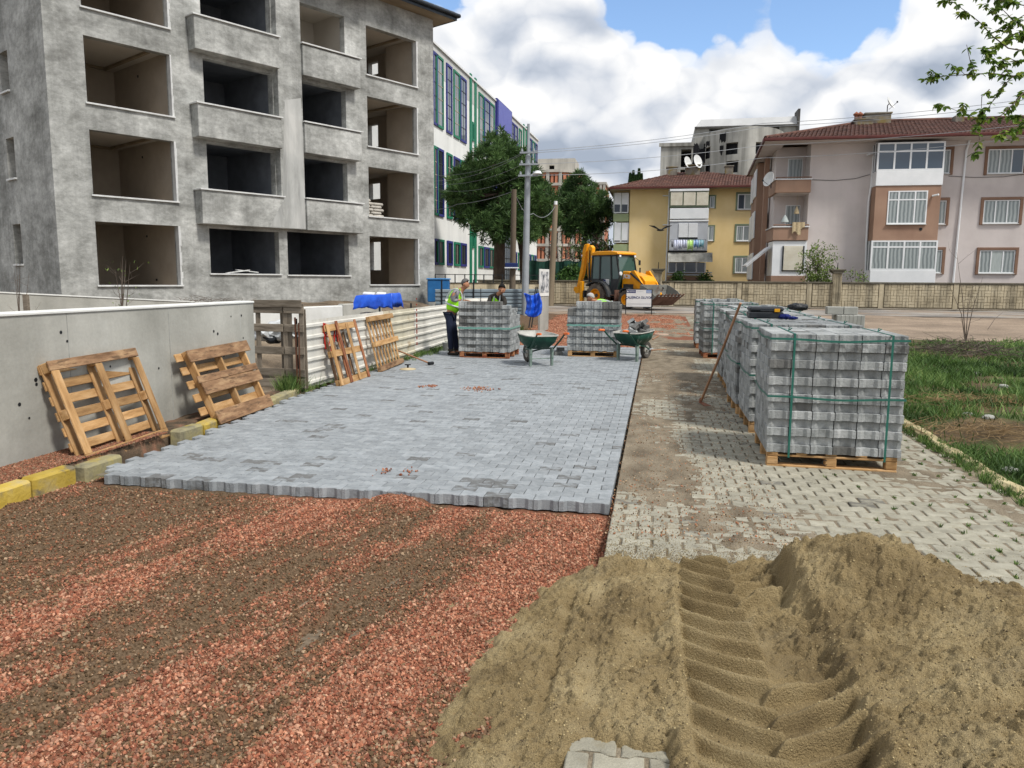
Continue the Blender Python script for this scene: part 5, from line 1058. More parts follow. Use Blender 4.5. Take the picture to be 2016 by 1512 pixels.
for k, z in enumerate(zs):
    g = MB()
    for i in range(14):
        a, c = cuts[i], cuts[i + 1]; pa, pc = kpt(a, z - .5, -.35), kpt(c, z - .5, -.35); qa, qc = kpt(a, z, -.35), kpt(c, z, -.35)
        f.add([pa, pc, qc, qa, (pa[0], 9, pa[2]), (pc[0], 9, pc[2]), (qc[0], 9, qc[2]), (qa[0], 9, qa[2])], [(0, 1, 2, 3), (0, 1, 5, 4), (3, 2, 6, 7)])
    if k == len(zs) - 1: break
    zb = zs[k + 1]; zt_ = z - .5
    for i in range(14):
        a, c = cuts[i], cuts[i + 1]; w_ = c - a
        brk.add([kpt(a, zb), kpt(a + w_ * .36, zb), kpt(a + w_ * .36, zt_), kpt(a, zt_)], [(0, 1, 2, 3)]); brk.add([kpt(a + w_ * .70, zb), kpt(c, zb), kpt(c, zt_), kpt(a + w_ * .70, zt_)], [(0, 1, 2, 3)])
        brk.add([kpt(a + w_ * .36, zt_ - .35), kpt(a + w_ * .70, zt_ - .35), kpt(a + w_ * .70, zt_), kpt(a + w_ * .36, zt_)], [(0, 1, 2, 3)])
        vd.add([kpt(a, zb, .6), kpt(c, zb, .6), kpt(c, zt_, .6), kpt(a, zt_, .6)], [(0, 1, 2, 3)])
        if i % 3 == 0: p = kpt(a, zb, -.2); f.box(p[0] - .3, p[0] + .3, p[1], p[1] + .9, zb, zt_)
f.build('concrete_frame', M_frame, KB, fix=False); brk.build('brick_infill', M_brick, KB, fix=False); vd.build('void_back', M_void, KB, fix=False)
t = RK(785, 1050, 332, 418); v = RK(868, 905, 380, 412); g = MB(); wall_grid(g, t[0], t[1], zs[0], t[3], [v], 0, 1); g.box(t[1] - .02, t[1], 0, 8, zs[0], t[3]); g.add([(t[0], 0, t[3]), (t[1], 0, t[3]), (t[1], 8, t[3]), (t[0], 8, t[3])], [(0, 1, 2, 3)]); g.box(v[0] - .2, v[1] + .2, .9, 1, v[2] - .2, v[3] + .2, 1); g.build('roof_house', [M_frame, M_void], KB)
K2 = thing('far_brick_wing', 'far corner of another unfinished brick building right of the second pine', 'building', (0, KY + 12, 0)); Pk2 = Plane((0, KY + 12, 0), (10, KY + 12, 0))
a = Pk2.uv(*z3(1185, 500)); c = Pk2.uv(*z3(1268, 520)); g = MB(); g.box(a[0], c[0], 0, 12, 0, a[1] - 1.0, 0); g.build('wall', M_brick, K2); g = MB()
for k in range(8): zz = a[1] - k * 3.0; g.box(a[0] - .2, c[0] + .2, -.3, 12, zz - .5, zz)
for xx in (a[0], (a[0] + c[0]) / 2, c[0] - .5): g.box(xx, xx + .5, -.25, 0, 0, a[1])
g.build('concrete_frame', M_frame, K2)
# ================================================================== STREET EDGE, LEFT
M_wallc = mat('cast_concrete_wall', [hx('908f87'), hx('a4a39b'), hx('b7b6ae')], .7, .85, .25, 9, streak=.22, stain=(hx('c0c1bb'), .9, .62, .5), fine=.06, fscale=30, dist=.3)
M_capw = mat('white_wall_capping', [hx('c9c9c4'), hx('dddeda')], 2, .8, .2, 20)
M_kerbY = mat('worn_yellow_kerb_paint', [hx('a98f35'), hx('b89f4a'), hx('a69b7c')], 3.5, .8, .4, 30, stain=(hx('6f6a5e'), 5, .58, .9), rand=.15, contrast=(.35, .75))
M_kerbO = mat('faded_mossy_kerb', [hx('6f6b5a'), hx('948d70'), hx('a79d6d')], 4, .9, .5, 30, rand=.2, stain=(hx('b59f3c'), 3, .56, .7))
t = thing('front_retaining_wall', 'smooth grey concrete garden wall with white capping running along the left kerb', 'wall', (-5.66, 0, 0))
zt = [VX(0, 625, -5.66).z, VX(500, 597, -5.66).z]; zW = sum(zt) / 2; y1 = VX(500, 640, -5.66).y
b = MB(); b.box(-.22, 0, 1.5, y1, -.5, zW); b.build('wall', M_wallc, t)
b = MB(); b.bbox(-.235, .015, 1.48, y1 + .01, zW + .003, zW + .035, .008); b.build('capping', M_capw, t)
b = MB(); rr = random.Random(2)
for i in range(40): y = rr.uniform(3, y1 - .3); z = rr.uniform(.15, zW - .1); b.lathe([(.001, .001), (.012 + .01 * rr.random(), .0015)], 7, 0, Matrix.Translation((.0015, y, z)) @ Matrix.Rotation(PI / 2, 4, 'Y'))
b.build('tie_hole', M_black, t)['kind'] = 'stuff'
for y in (3.4, 5.0, 6.6, 8.2, 9.8): b = MB(); b.box(.0005, .0025, y, y + .006, -.1, zW - .002); b.build('form_joint', M_conc, t)
# second, lower wall inside the plot
pa = D(0, 577, 17.5); pb = D(432, 598, 22.0); az = math.atan2(pb.y - pa.y, pb.x - pa.x)
t = thing('inner_plot_wall', 'grey concrete wall with thin white capping inside the building plot, behind the front wall', 'wall', (pa.x, pa.y, 0), az)
Ln = (pb - pa).xy.length; ang = (pb.z - pa.z) / Ln
b = MB(); b.add([(-4, 0, -.5), (Ln, 0, -.5), (Ln, 0, pb.z), (-4, 0, pa.z - 4 * ang), (-4, .2, -.5), (Ln, .2, -.5), (Ln, .2, pb.z), (-4, .2, pa.z - 4 * ang)], [(0, 1, 2, 3), (5, 4, 7, 6), (1, 5, 6, 2), (3, 2, 6, 7), (4, 0, 3, 7)]); b.build('wall', M_wallc, t)
b = MB(); b.bar((-4, .1, pa.z - 4 * ang + .018), (Ln + .02, .1, pb.z + .018), .24, .03); b.build('capping', M_capw, t)
# low concrete wall behind the tin fence
pa = D(560, 606, 19.5); pb = D(728, 602, 22.5); az = math.atan2(pb.y - pa.y, pb.x - pa.x); t = thing('low_block_wall', 'low pale rough concrete wall seen over the white tin fence', 'wall', (pa.x, pa.y, 0), az); Ln = (pb - pa).xy.length
b = MB(); b.bbox(-2, Ln * .66 - .02, 0, .2, -.4, pa.z, .02); b.build('wall_block', M_capw, t); b = MB(); b.bbox(Ln * .66 + .02, Ln + .6, .02, .22, -.4, pa.z + .04, .02); b.build('wall_block', M_wallc, t)
# earth bank of the plot (raised behind fence/wall)
sheet('ground', -30, -6.5, 4, 32, 70, 80, lambda x, y: np.minimum(.85, -.1 + .0 * y + .95 * smooth(-7.0, -10.5, x)) * smooth(12, 20, y) - .05 + (fbm(x * 1.3, y * 1.3, 4, 6) - .5) * .25 - .6 * smooth(-6.8, -6.5, x), M_soil)
def kerbx(y): return np.interp(y, [5.85, 5.95, 7, 8.5, 11], [-5.14, -5.07, -5.11, -5.25, -5.47])
sheet('verge', -5.66, -5.0, 1.5, 12.6, 30, 160, lambda x, y: .065 + (fbm(x * 5, y * 5, 4, 16) - .5) * .05 - .35 * smooth(-.14, -.09, x - kerbx(y)), mat('verge_soil', [hx('3d352b'), hx('5f5040'), hx('8a6550')], 5, .95, .7, 50, fine=.3, fscale=90))
kb = MB(); kb.bbox(-.075, .075, -.245, .245, -.16, .085, .022)
kme = [kb.mesh('kerb_stone', M_kerbY), kb.mesh('kerb_stone', M_kerbO)]
y = 3.1; i = 0; KB_ = thing('left_kerb', 'row of worn kerb stones with yellow paint along the left of the street', 'kerb', (-5.14, 0, 0))
while y < 11.4:
    x = float(kerbx(y)) + (.0 if y > 5.9 else 0)
    yel = y < 5.9 or 7.3 < y < 8.9 and i % 2 == 0
    if 6.3 < y < 7.5 or 8.35 < y < 9.6: y += .52; i += 1; continue
    o = link('kerb_stone', kme[0 if yel else 1], KB_, (x + 5.14 + rnd.gauss(0, .008), y, rnd.gauss(0, .008) + (0.0 if y < 6 else -.02))); o.rotation_euler = (rnd.gauss(0, .015), rnd.gauss(0, .02), .085 if y > 7 else rnd.gauss(0, .01)); y += .515; i += 1
# stones of red crumb on the verge
P, S, R, C = stones(60000, -5.85, -5.2, 2.5, 7.4, lambda x, y: .072 + 0 * x, lambda x, y: .55 + 0 * x, .004, .011, 1); scatter('gravel', P, S, R, C * .8, M_stone, 1, 'brown and red crumbs of stone on the strip behind the left kerb', 'gravel')
# right kerb
KR = thing('right_kerb', 'row of pale yellowed kerb stones half sunk in grass on the right', 'kerb', (2.98, 0, 0)); y = 4.6
M_kerbR = mat('pale_yellowed_kerb', [hx('9a8f6d'), hx('b5a781'), hx('c4b998')], 4, .9, .4, 30, rand=.12, stain=(hx('5a5a38'), 6, .6, .7))
kme2 = MB(); kme2.bbox(-.075, .075, -.245, .245, -.14, .035, .03); kme2 = kme2.mesh('kerb_stone', M_kerbR)
while y < 22:
    o = link('kerb_stone', kme2, KR, (.09 + .03 * math.sin(y * .8) + rnd.gauss(0, .012), y, rnd.gauss(0, .012))); o.rotation_euler = (rnd.gauss(0, .03), rnd.gauss(0, .06), rnd.gauss(0, .03)); y += .505
# ================================================================== WHITE TIN FENCE
M_tin = mat('white_corrugated_steel', [hx('c2bfb6'), hx('d3d1c8'), hx('dcdad2')], .9, .5, .15, 5, streak=.22, stain=(hx('9c8a66'), 1.4, .64, .5), rand=.05)
M_tin2 = mat('cream_corrugated_steel', [hx('b8b19c'), hx('c9c3ae'), hx('d2ccba')], 1.1, .5, .15, 5, streak=.25, stain=(hx('8d7448'), 2, .58, .7))
M_tind = mat('grey_blue_corrugated_steel', [hx('5b666d'), hx('6f7b82'), hx('7e8a90')], .8, .5, 0, streak=.2)
def corr(L, z0, z1, ribs, m, par, name='steel_sheet', amp=.04, wid=.034, mi=None):
    """sheet in local xz plane with horizontal trapezoid ribs"""
    pr = [(0, z0)]
    for k in range(ribs):
        zc = z0 + (z1 - z0) * (k + .5) / ribs; pr += [(0, zc - wid), (-amp, zc - wid * .55), (-amp, zc + wid * .55), (0, zc + wid)]
    pr.append((0, z1)); b = MB(); n = len(pr); nx = max(2, int(L / .35)); q = random.Random(int(L * 100))
    for i in range(nx + 1): b.v += [(L * i / nx, yy + .012 * math.sin(i * 1.1 + zz * 3) + q.uniform(-.003, .003), zz) for yy, zz in pr]
    for i in range(nx):
        for k in range(n - 1): a = i * n + k; b.f.append((a, a + n, a + n + 1, a + 1)); b.m.append(0)
    o = b.build(name, m, par, fix=False); md = o.modifiers.new('s', 'SOLIDIFY'); md.thickness = .006; return o
f0 = G(593, 778); f0 = Vector((-5.38, VX(594, 700, -5.38).y, 0)); fy1 = 20.6
def fz(px, py, X=-5.38): return VX(px, py, X).z
ztop0 = VX(593, 634, -5.38).z; ztop1 = VX(870, 599, -5.38).z
zT = (ztop0 + ztop1) / 2; LF = fy1 - f0.y
FN = thing('white_tin_fence', 'white corrugated steel hoarding with horizontal ribs on the left side of the paving', 'fence', (f0.x, f0.y, 0), PI / 2 + .01)
sp = [0, LF * .40, LF * .62, LF]
for k, m_ in enumerate((M_tin, M_tin2, M_tin)):
    o = corr(sp[k + 1] - sp[k] - .01, .02, zT - .003 * k, 6, m_, FN, amp=.028); o.location = (sp[k], .012 * k, 0)
b = MB(); b.tube([(.05 + 0, .1, -.2), (.05, .1, zT + .03)], .02, 6); b.build('post', M_black, FN)
for s_ in sp[1:3]: b = MB(); b.tube([(s_, .09, -.2), (s_, .09, zT + .1)], .02, 6); b.build('post', M_black, FN)
b = MB()
for i in range(9): b.box(sp[2] - .03, sp[2] + .02, -.052, -.040, .25 + i * .13, .25 + i * .13 + .07 * rnd.random() + .03)
b.build('rust_mark', mat('rust_red_paint', [hx('7d2d1e'), hx('95402c')], 5, .9), FN)
# red graffiti beginning of a word, run of paint
M_redp = mat('red_spray_paint', [hx('a3241c'), hx('b52c22')], 5, .8)
def strokes(par, y, ls, w, m, nm):
    b = MB()
    for pts in ls: b.tube([(x, y - .002 * (i % 2), z) for i, (x, z) in enumerate(pts)], [w * rnd.uniform(.6, 1.1) for _ in pts], 6)
    return b.build(nm, m, par)
gx0 = .75
strokes(FN, -.04, [[(gx0, zT - .08), (gx0 + .05, zT - .5)], [(gx0, zT - .08), (gx0 + .16, zT - .12), (gx0 + .17, zT - .24), (gx0 + .05, zT - .28)], [(gx0 + .05, zT - .28), (gx0 + .24, zT - .32), (gx0 + .2, zT - .46), (gx0 + .08, zT - .5)], [(gx0 + .40, zT - .46), (gx0 + .47, zT - .1), (gx0 + .58, zT - .42)], [(gx0 + .42, zT - .33), (gx0 + .55, zT - .32)], [(gx0 + .28, zT - .4), (gx0 + .3, zT - .75)]], .014, M_redp, 'red_graffiti')
# return piece of the fence beyond the left stack, facing the camera at an angle
pa = D(985, 604, 22.6); pa = Vector((G(985, 640, 0).x, 0, 0))
pa = Gs(1000, 672); pb = Vector((-4.72, 22.4, 0)); pa = Vector((-5.75, 20.7, 0)); az = math.atan2(pb.y - pa.y, pb.x - pa.x)
FR = thing('bent_fence_end', 'short slanting return of white corrugated hoarding beside the blue tarpaulin', 'fence', (pa.x, pa.y, 0), az)
corr((pb - pa).xy.length, .1, VY(1030, 587, 22.4).z, 7, M_tin, FN and FR, amp=.045)
b = MB(); b.tube([(1.35, -.06, 0), (1.35, -.06, 1.5)], .012, 5); b.build('rod', M_black, FR)
# dark hoarding behind
pa = D(856, 575, 33.5); pb = D(1030, 575, 36.5); az = math.atan2(pb.y - pa.y, pb.x - pa.x); DF = thing('grey_tin_fence', 'grey blue corrugated steel hoarding between the grey block and the lamp post', 'fence', (pa.x, pa.y, 0), az)
corr((pb - pa).xy.length + 1.2, .1, D(930, 569, 35).z, 7, M_tind, DF, amp=.05, wid=.08)
for s_ in (.3, 2.0, 3.6): b = MB(); b.tube([(s_, -.09, 0), (s_, -.09, 1.75)], .035, 6); b.build('post', M_black, DF)
# black railing on the school side wall
ra = D(856, 548, 44); rb = D(1075, 556, 47.5); az = math.atan2(rb.y - ra.y, rb.x - ra.x); RLn = (rb - ra).xy.length
RL = thing('school_railing', 'black metal railing with thin bars in front of the white school building', 'railing', (ra.x, ra.y, 0), az)
zt = D(950, 541, 45.5).z; zb = D(950, 557, 45.5).z
for nm, z in (('rail', zt), ('rail', zb)): b = MB(); b.box(0, RLn, -.02, .02, z - .02, z + .02); b.build(nm, M_black, RL)
i = 0; s_ = 0
while s_ < RLn: b = MB(); b.box(s_, s_ + .05, -.025, .025, zb, zt + .03); b.build('bar', M_black, RL); s_ += .62
b = MB(); b.box(-1, RLn, .03, .2, 0, zb - .02); o = b.build('railing_wall', M_bwall, RL)
# pale patio box and blue skip
M_blue = mat('blue_tarpaulin', [hx('0f3fa8'), hx('1a56cf'), hx('2766dc')], 3.2, .42, .35, 9, spec=.45)
p = D(870, 568, 34.8); t = thing('blue_container', 'flat blue container behind the grey hoarding at the corner of the grey block', 'container', (p.x, p.y, 0), .2)
z0, z1 = D(870, 568, 34.8).z, D(870, 551, 34.8).z; b = MB(); b.bbox(-.62, .34, -.4, .4, z0 - .6, z1, .03); b.build('body', mat('blue_paint', [hx('1f5a8f'), hx('2b6ca3')], 3, .5), t); b = MB(); b.bbox(-.66, .38, -.44, .44, z1 + .003, z1 + .07, .02); b.build('rim', mat('blue_rim', [hx('2f73ad'), hx('3b80b8')], 3, .5), t)
# ================================================================== TARPAULINS
def tarp(name, pts_fn, nx, ny, m, label, solid=.004):
    b = MB()
    for j in range(ny + 1):
        for i in range(nx + 1): b.v.append(tuple(pts_fn(i / nx, j / ny)))
    for j in range(ny):
        for i in range(nx): a = j * (nx + 1) + i; b.f.append((a, a + 1, a + nx + 2, a + nx + 1)); b.m.append(0)
    o = b.build(name, m, None, True, fix=False); md = o.modifiers.new('s', 'SOLIDIFY'); md.thickness = solid; tag(o, label, 'tarpaulin'); return o
# hanging one, over the fence end
def hang(u, v):
    Y = 22.55; l = VY(1031 + 2 * v, 577, Y); r = VY(1062 + 3 * v, 577, Y); bot = VY(1048, 625 - 8 * abs(u - .5) ** 2 * 4, Y)
    x = l.x + (r.x - l.x) * u; top = VY(1045, 577, Y).z + .015 * math.sin(u * 9) - .05 * math.sin(u * PI); z = top + (bot.z - top) * v
    return (x + .06 * math.sin(v * 3) , Y + .05 * math.sin(u * 11 + v * 2.2) * (.3 + v) + .025 * math.sin(u * 23 + v * 5) - .012 * math.sin(v * 21 + u * 7), z)
tarp('hanging_tarpaulin', hang, 26, 26, M_blue, 'bright blue tarpaulin hanging over the far end of the white hoarding')
# bundle on the bank behind the fence
TX = -6.9
c0 = D(745, 606, 20.2)
bm = bmesh.new(); bmesh.ops.create_grid(bm, x_segments=26, y_segments=18, size=1)
zt = D(745, 580, 20.2).z; zb = D(745, 608, 20.2).z
for v in bm.verts:
    u, k = v.co.x, v.co.y; e = max(abs(u) - .72, abs(k) - .6, 0) / .34; rx = min(abs(u), .72) / .72 * math.copysign(1, u); ry = min(abs(k), .6) / .6 * math.copysign(1, k)
    fold = math.sin(u * 17 + k * 5) * .5 + math.sin(k * 23 - u * 9) * .5
    v.co = (c0.x + rx * .50 + math.copysign(.03, u) * min(1, e) * (1 + fold), c0.y + ry * .36 + math.copysign(.04, k) * min(1, e) * (1 + fold), zt + .10 * max(0, u) ** 2 * (1 - min(1, e)) - (zt - zb) * min(1, e) * (.9 + .12 * fold) + .008 * fold - .03 * max(0, -u))
b = MB(); b.bm(bm); o = b.build('tarpaulin_cover', M_blue, None, True, fix=False); o.modifiers.new('s', 'SOLIDIFY').thickness = .006; tag(o, 'blue tarpaulin draped over a stack behind the white hoarding', 'tarpaulin')
for i in range(3):
    b = MB(); b.bbox(-.42 + .04 * i, .42, -.3, .3, 0, .1, .03); o = b.build('sack', M_sack, None, True, loc=(c0.x + .0, c0.y, c0.z - .22 - .115 * i)); tag(o, ['pale sack under the blue tarpaulin, top of its pile', 'pale sack under the blue tarpaulin, middle of its pile', 'pale sack under the blue tarpaulin, bottom of its pile'][i], 'sack', 'sacks under the blue tarpaulin')
for (dx, s_, lb) in ((-.22, .15, 'left pale slab weighing down the blue tarpaulin'), (.12, .12, 'right pale slab weighing down the blue tarpaulin')):
    b = MB(); b.bbox(-s_, s_, -.1, .1, 0, .05, .012); o = b.build('stone_slab', M_capw, None, loc=(c0.x + dx, c0.y - .1, D(745, 580, 20.2).z + .004)); o.rotation_euler = (.15, .05, .2); tag(o, lb, 'slab')
# ================================================================== PALLETS
M_wood = mat('pallet_wood', [hx('8e6a42'), hx('b08a5c'), hx('c7a479')], 2.5, .8, .35, 16, rand=.30, stretch=(1, 6, 6), stain=(hx('6c5236'), 5, .6, .5), fine=.12, fscale=60)
M_woodr = mat('red_stained_pallet_wood', [hx('7c4a30'), hx('9c6848'), hx('b5875f')], 3, .85, .35, 16, rand=.3, stretch=(1, 5, 5), stain=(hx('7a3322'), 4, .5, .8))
M_woodg = mat('weathered_grey_wood', [hx('5f564a'), hx('7d7365'), hx('8f8577')], 3, .9, .4, 16, rand=.25, stretch=(1, 6, 6))
M_wooddk = mat('muddy_pallet_wood', [hx('6a4f38'), hx('8b6c50'), hx('a88a68')], 3, .85, .4, 16, rand=.25, stretch=(1, 5, 5), stain=(hx('4c3a2b'), 5, .52, .7))
def wb(x0, x1, y0, y1, z0, z1, nm, m, par, jig=.004):
    """a board whose grain (local x) runs along its longest side; own object so it gets its own tone"""
    sx, sy, sz = x1 - x0, y1 - y0, z1 - z0; cx, cy, cz = (x0 + x1) / 2, (y0 + y1) / 2, (z0 + z1) / 2; b = MB()
    if sx >= sy and sx >= sz: d = (sx, sy, sz); rot = (0, 0, 0)
    elif sy >= sz: d = (sy, sx, sz); rot = (0, 0, PI / 2)
    else: d = (sz, sy, sx); rot = (0, -PI / 2, 0)
    b.bbox(-d[0] / 2, d[0] / 2, -d[1] / 2, d[1] / 2, -d[2] / 2, d[2] / 2, min(.006, min(d) * .2)); o = b.build(nm, m, par, loc=(cx, cy, cz)); o.rotation_euler = (rot[0] + rnd.gauss(0, jig), rot[1] + rnd.gauss(0, jig), rot[2] + rnd.gauss(0, jig)); return o
def block_pallet(par, W_, L_, m, ndeck=5, off=(0, 0, 0), nb=3, bw=.1, deckm=None, lab=None):
    """x width, y length, lying flat: bottom boards, blocks, stringers across, deck boards along"""
    x0, y0, z = off
    for i in range(3): y = y0 - L_ / 2 + bw / 2 + (L_ - bw) * i / 2; wb(x0 - W_ / 2, x0 + W_ / 2, y - bw / 2, y + bw / 2, z, z + .02, 'bottom_board', m, par); wb(x0 - W_ / 2, x0 + W_ / 2, y - bw / 2, y + bw / 2, z + .1, z + .12, 'stringer_board', m, par)
    for i in range(3):
        for j in range(3):
            x = x0 - W_ / 2 + bw / 2 + (W_ - bw) * i / 2; y = y0 - L_ / 2 + bw / 2 + (L_ - bw) * j / 2; wb(x - bw / 2, x + bw / 2, y - bw / 2, y + bw / 2, z + .021, z + .099, 'spacer_block', m, par)
    for i in range(ndeck): x = x0 - W_ / 2 + bw / 2 + (W_ - bw) * i / (ndeck - 1); wb(x - bw / 2, x + bw / 2, y0 - L_ / 2, y0 + L_ / 2, z + .121, z + .141, 'deck_board', deckm or m, par)
def place_leaning(t, BL, BR, TL, TR):
    """frame: local x along the bottom edge, local z up the face, local y into the wall"""
    BL, BR, TL, TR = map(Vector, (BL, BR, TL, TR)); X = ((BR - BL) + (TR - TL)).normalized(); Z = ((TL - BL) + (TR - BR)); Z = (Z - X * Z.dot(X)).normalized(); Y = Z.cross(X)
    o = (BL + BR) / 2; t.matrix_world = Matrix(((X.x, Y.x, Z.x, o.x), (X.y, Y.y, Z.y, o.y), (X.z, Y.z, Z.z, o.z), (0, 0, 0, 1))); return (BR - BL).length, ((TL - BL).length + (TR - BR).length) / 2
# 1: big one, three stringer runs towards us, seven boards behind
BL, BR = G(178, 915), G(335, 858); TL = VY(95, 712, BL.y); TR = VY(272, 686, BR.y)
p1 = thing('leaning_pallet', 'large clean timber pallet leaning on the concrete wall, nearest on the left', 'pallet', group='pallets leaning along the left')
w_, h_ = place_leaning(p1, BL, BR, TL, TR)
for i in range(3):
    x = -w_ / 2 + .06 + (w_ - .12) * i / 2
    wb(x - .05, x + .05, -.0, .02, .10, h_ - .09, 'bottom_board', M_wood, p1)
    for j in range(3): z = .05 + (h_ - .1) * j / 2; wb(x - .05, x + .05, .021, .095, z - .05, z + .05, 'spacer_block', M_wood, p1)
    wb(x - .05, x + .05, .096, .116, 0, h_, 'stringer_board', M_wood, p1)
wb(-w_ / 2, w_ / 2, 0, .02, 0, .1, 'bottom_board', M_wood, p1); wb(-w_ / 2, w_ / 2, -.0, .02, h_ - .085, h_ + .01, 'bottom_board', M_wooddk, p1)
for j in range(7): z = .05 + (h_ - .1) * j / 6; wb(-w_ / 2, w_ / 2, .117, .137, z - .045, z + .045, 'deck_board', M_wood, p1)
# 2: three broad muddy boards in front, three stringers, boards behind sticking out left
BL, BR = G(432, 838), G(535, 798); TL = VY(362, 690, BL.y); TR = VY(484, 672, BR.y)
p2 = thing('leaning_pallet', 'muddy timber pallet with three broad boards leaning on the concrete wall', 'pallet', group='pallets leaning along the left'); w_, h_ = place_leaning(p2, BL, BR, TL, TR)

for j, hb in ((0, .17), (1, .15), (2, .15)): z = [.085, h_ * .48, h_ - .075][j]; wb(-w_ / 2 + .03, w_ / 2 + .02, -.022, .0, z - hb / 2, z + hb / 2, 'face_board', M_wooddk, p2, .01)
wb(-w_ / 2 + .0, w_ / 2, -.022, .0, h_ * .48 + .08, h_ * .48 + .17, 'face_board', M_wooddk, p2, .01)
for i in range(3): x = -w_ / 2 + .10 + (w_ - .2) * i / 2; wb(x - .02, x + .02, .003, .095, 0.0, h_, 'stringer', M_wood, p2)
for j in range(6): z = .05 + (h_ - .1) * j / 5; wb(-w_ / 2 - .06, w_ / 2 - .06, .098, .118, z - .05, z + .05, 'deck_board', M_wood, p2)
# 3 & 4 on the tin fence
BL, BR = G(672, 760), G(727, 741); TL = VY(638, 639, BL.y); TR = VY(700, 632, BR.y)
p3 = thing('leaning_pallet', 'red stained broken pallet leaning on the white tin fence beside the graffiti', 'pallet', group='pallets leaning along the left'); w_, h_ = place_leaning(p3, BL, BR, TL, TR)

for i in range(4): x = -w_ / 2 + .05 + (w_ - .1) * i / 3; wb(x - .045, x + .045, -.02, 0, .0, h_ + (.0, .04, -.02, .03)[i], 'face_board', M_woodr if i % 2 else M_wood, p3, .014)
for j in range(3): z = [.05, h_ * .52, h_ - .06][j]; wb(-w_ / 2, w_ / 2, .003, .022, z - .055, z + .055, 'cross_board', M_wood, p3, .01)
for i in range(3):
    for j in range(3): x = -w_ / 2 + .06 + (w_ - .12) * i / 2; z = [.05, h_ * .52, h_ - .06][j]; wb(x - .05, x + .05, .024, .09, z - .05, z + .05, 'spacer_block', M_wood, p3)
for i in range(5): x = -w_ / 2 + .12 + (w_ - .3) * i / 4; wb(x - .045, x + .045, .092, .11, .02, h_ - .03, 'deck_board', M_woodr if i == 2 else M_wooddk, p3, .008)
BL, BR = G(752, 733), G(788, 716); TL = VY(714, 624, BL.y); TR = VY(760, 617, BR.y); TL.x = max(TL.x, -5.38); TR.x = max(TR.x, -5.38)
p4 = thing('leaning_pallet', 'narrow boarded pallet leaning on the white tin fence, farthest along', 'pallet', group='pallets leaning along the left'); w_, h_ = place_leaning(p4, BL, BR, TL, TR)

for i in range(8): x = -w_ / 2 + .04 + (w_ - .08) * i / 7; wb(x - .032, x + .032, .02, .04, .0, h_, 'deck_board', M_wood, p4, .006)
for z in (.06, h_ * .5, h_ - .05): wb(-w_ / 2, w_ / 2, -.05, .018, z - .05, z + .05, 'cross_board', M_wood if z > .1 else M_wooddk, p4, .006)
# standing weathered pallets closing the gap between wall and fence
gpY = 11.05; ga = VY(500, 700, gpY); gb = VY(596, 700, gpY - .1)
g = thing('standing_pallet_gate', 'tall weathered grey pallet standing upright as a gate between the wall and the tin fence', 'pallet', (ga.x, gpY, 0), -.06); gw = (gb - ga).xy.length
zt = VY(540, 598, gpY).z
for x in (.03, .50, gw - .1, gw - .30): wb(x, x + .08, .03, .05, .05, zt - .02, 'upright_board', M_woodg, g, .008)
for x in (.42, .76): wb(x, x + .1, .10, .12, .05, zt - .08, 'upright_board', M_woodg, g, .01)
for (z, hh) in ((zt - .07, .075), (zt - .37, .06), (zt - .72, .06), (zt - 1.06, .06), (.13, .07)): wb(-.02, gw - .36, .0, .022, z - hh, z + hh, 'cross_board', M_woodg, g, .008); wb(gw - .34, gw, .005, .027, z - hh + .0, z + hh, 'cross_board', M_woodg, g, .012)
wb(.0, gw - .02, -.02, .0, zt - .05, zt + .06, 'cross_board', M_woodg, g, .004)
b = MB(); b.tube([(.77, -.05, 0), (.76, -.05, zt - .2)], .014, 5); b.tube([(.81, -.05, 0), (.82, -.05, zt - .28)], .012, 5); o = b.build('rusty_rod', mat('rusty_steel', [hx('3c2419'), hx('5d3a28')], 6, .8), g)
# rubble bags behind the gate
M_rub = mat('white_rubble_bag', [hx('a8abab'), hx('cdd0d0')], 5, .8, .5, 14)
for i, (px, py, s_, lb) in enumerate([(520, 655, .20, 'pale plastic bag of rubble behind the standing pallet, left one'), (538, 664, .16, 'small dark bag between the white rubble bags'), (560, 652, .22, 'pale plastic bag of rubble behind the standing pallet, right one'), (548, 642, .15, 'small pale bag on top of the rubble behind the standing pallet')]):
    p = D(px, py, 13.3); b = MB(); bm = bmesh.new(); bmesh.ops.create_icosphere(bm, subdivisions=3, radius=s_)
    for v in bm.verts: v.co *= 1 + .25 * math.sin(v.co.x * 30 + i) * math.cos(v.co.z * 25 + i * 2)
    bmesh.ops.scale(bm, vec=(1.4, 1, .75), verts=bm.verts); b.bm(bm); o = b.build('rubble_bag', M_rub if i != 1 else M_black, None, True, loc=p); tag(o, lb, 'bag')
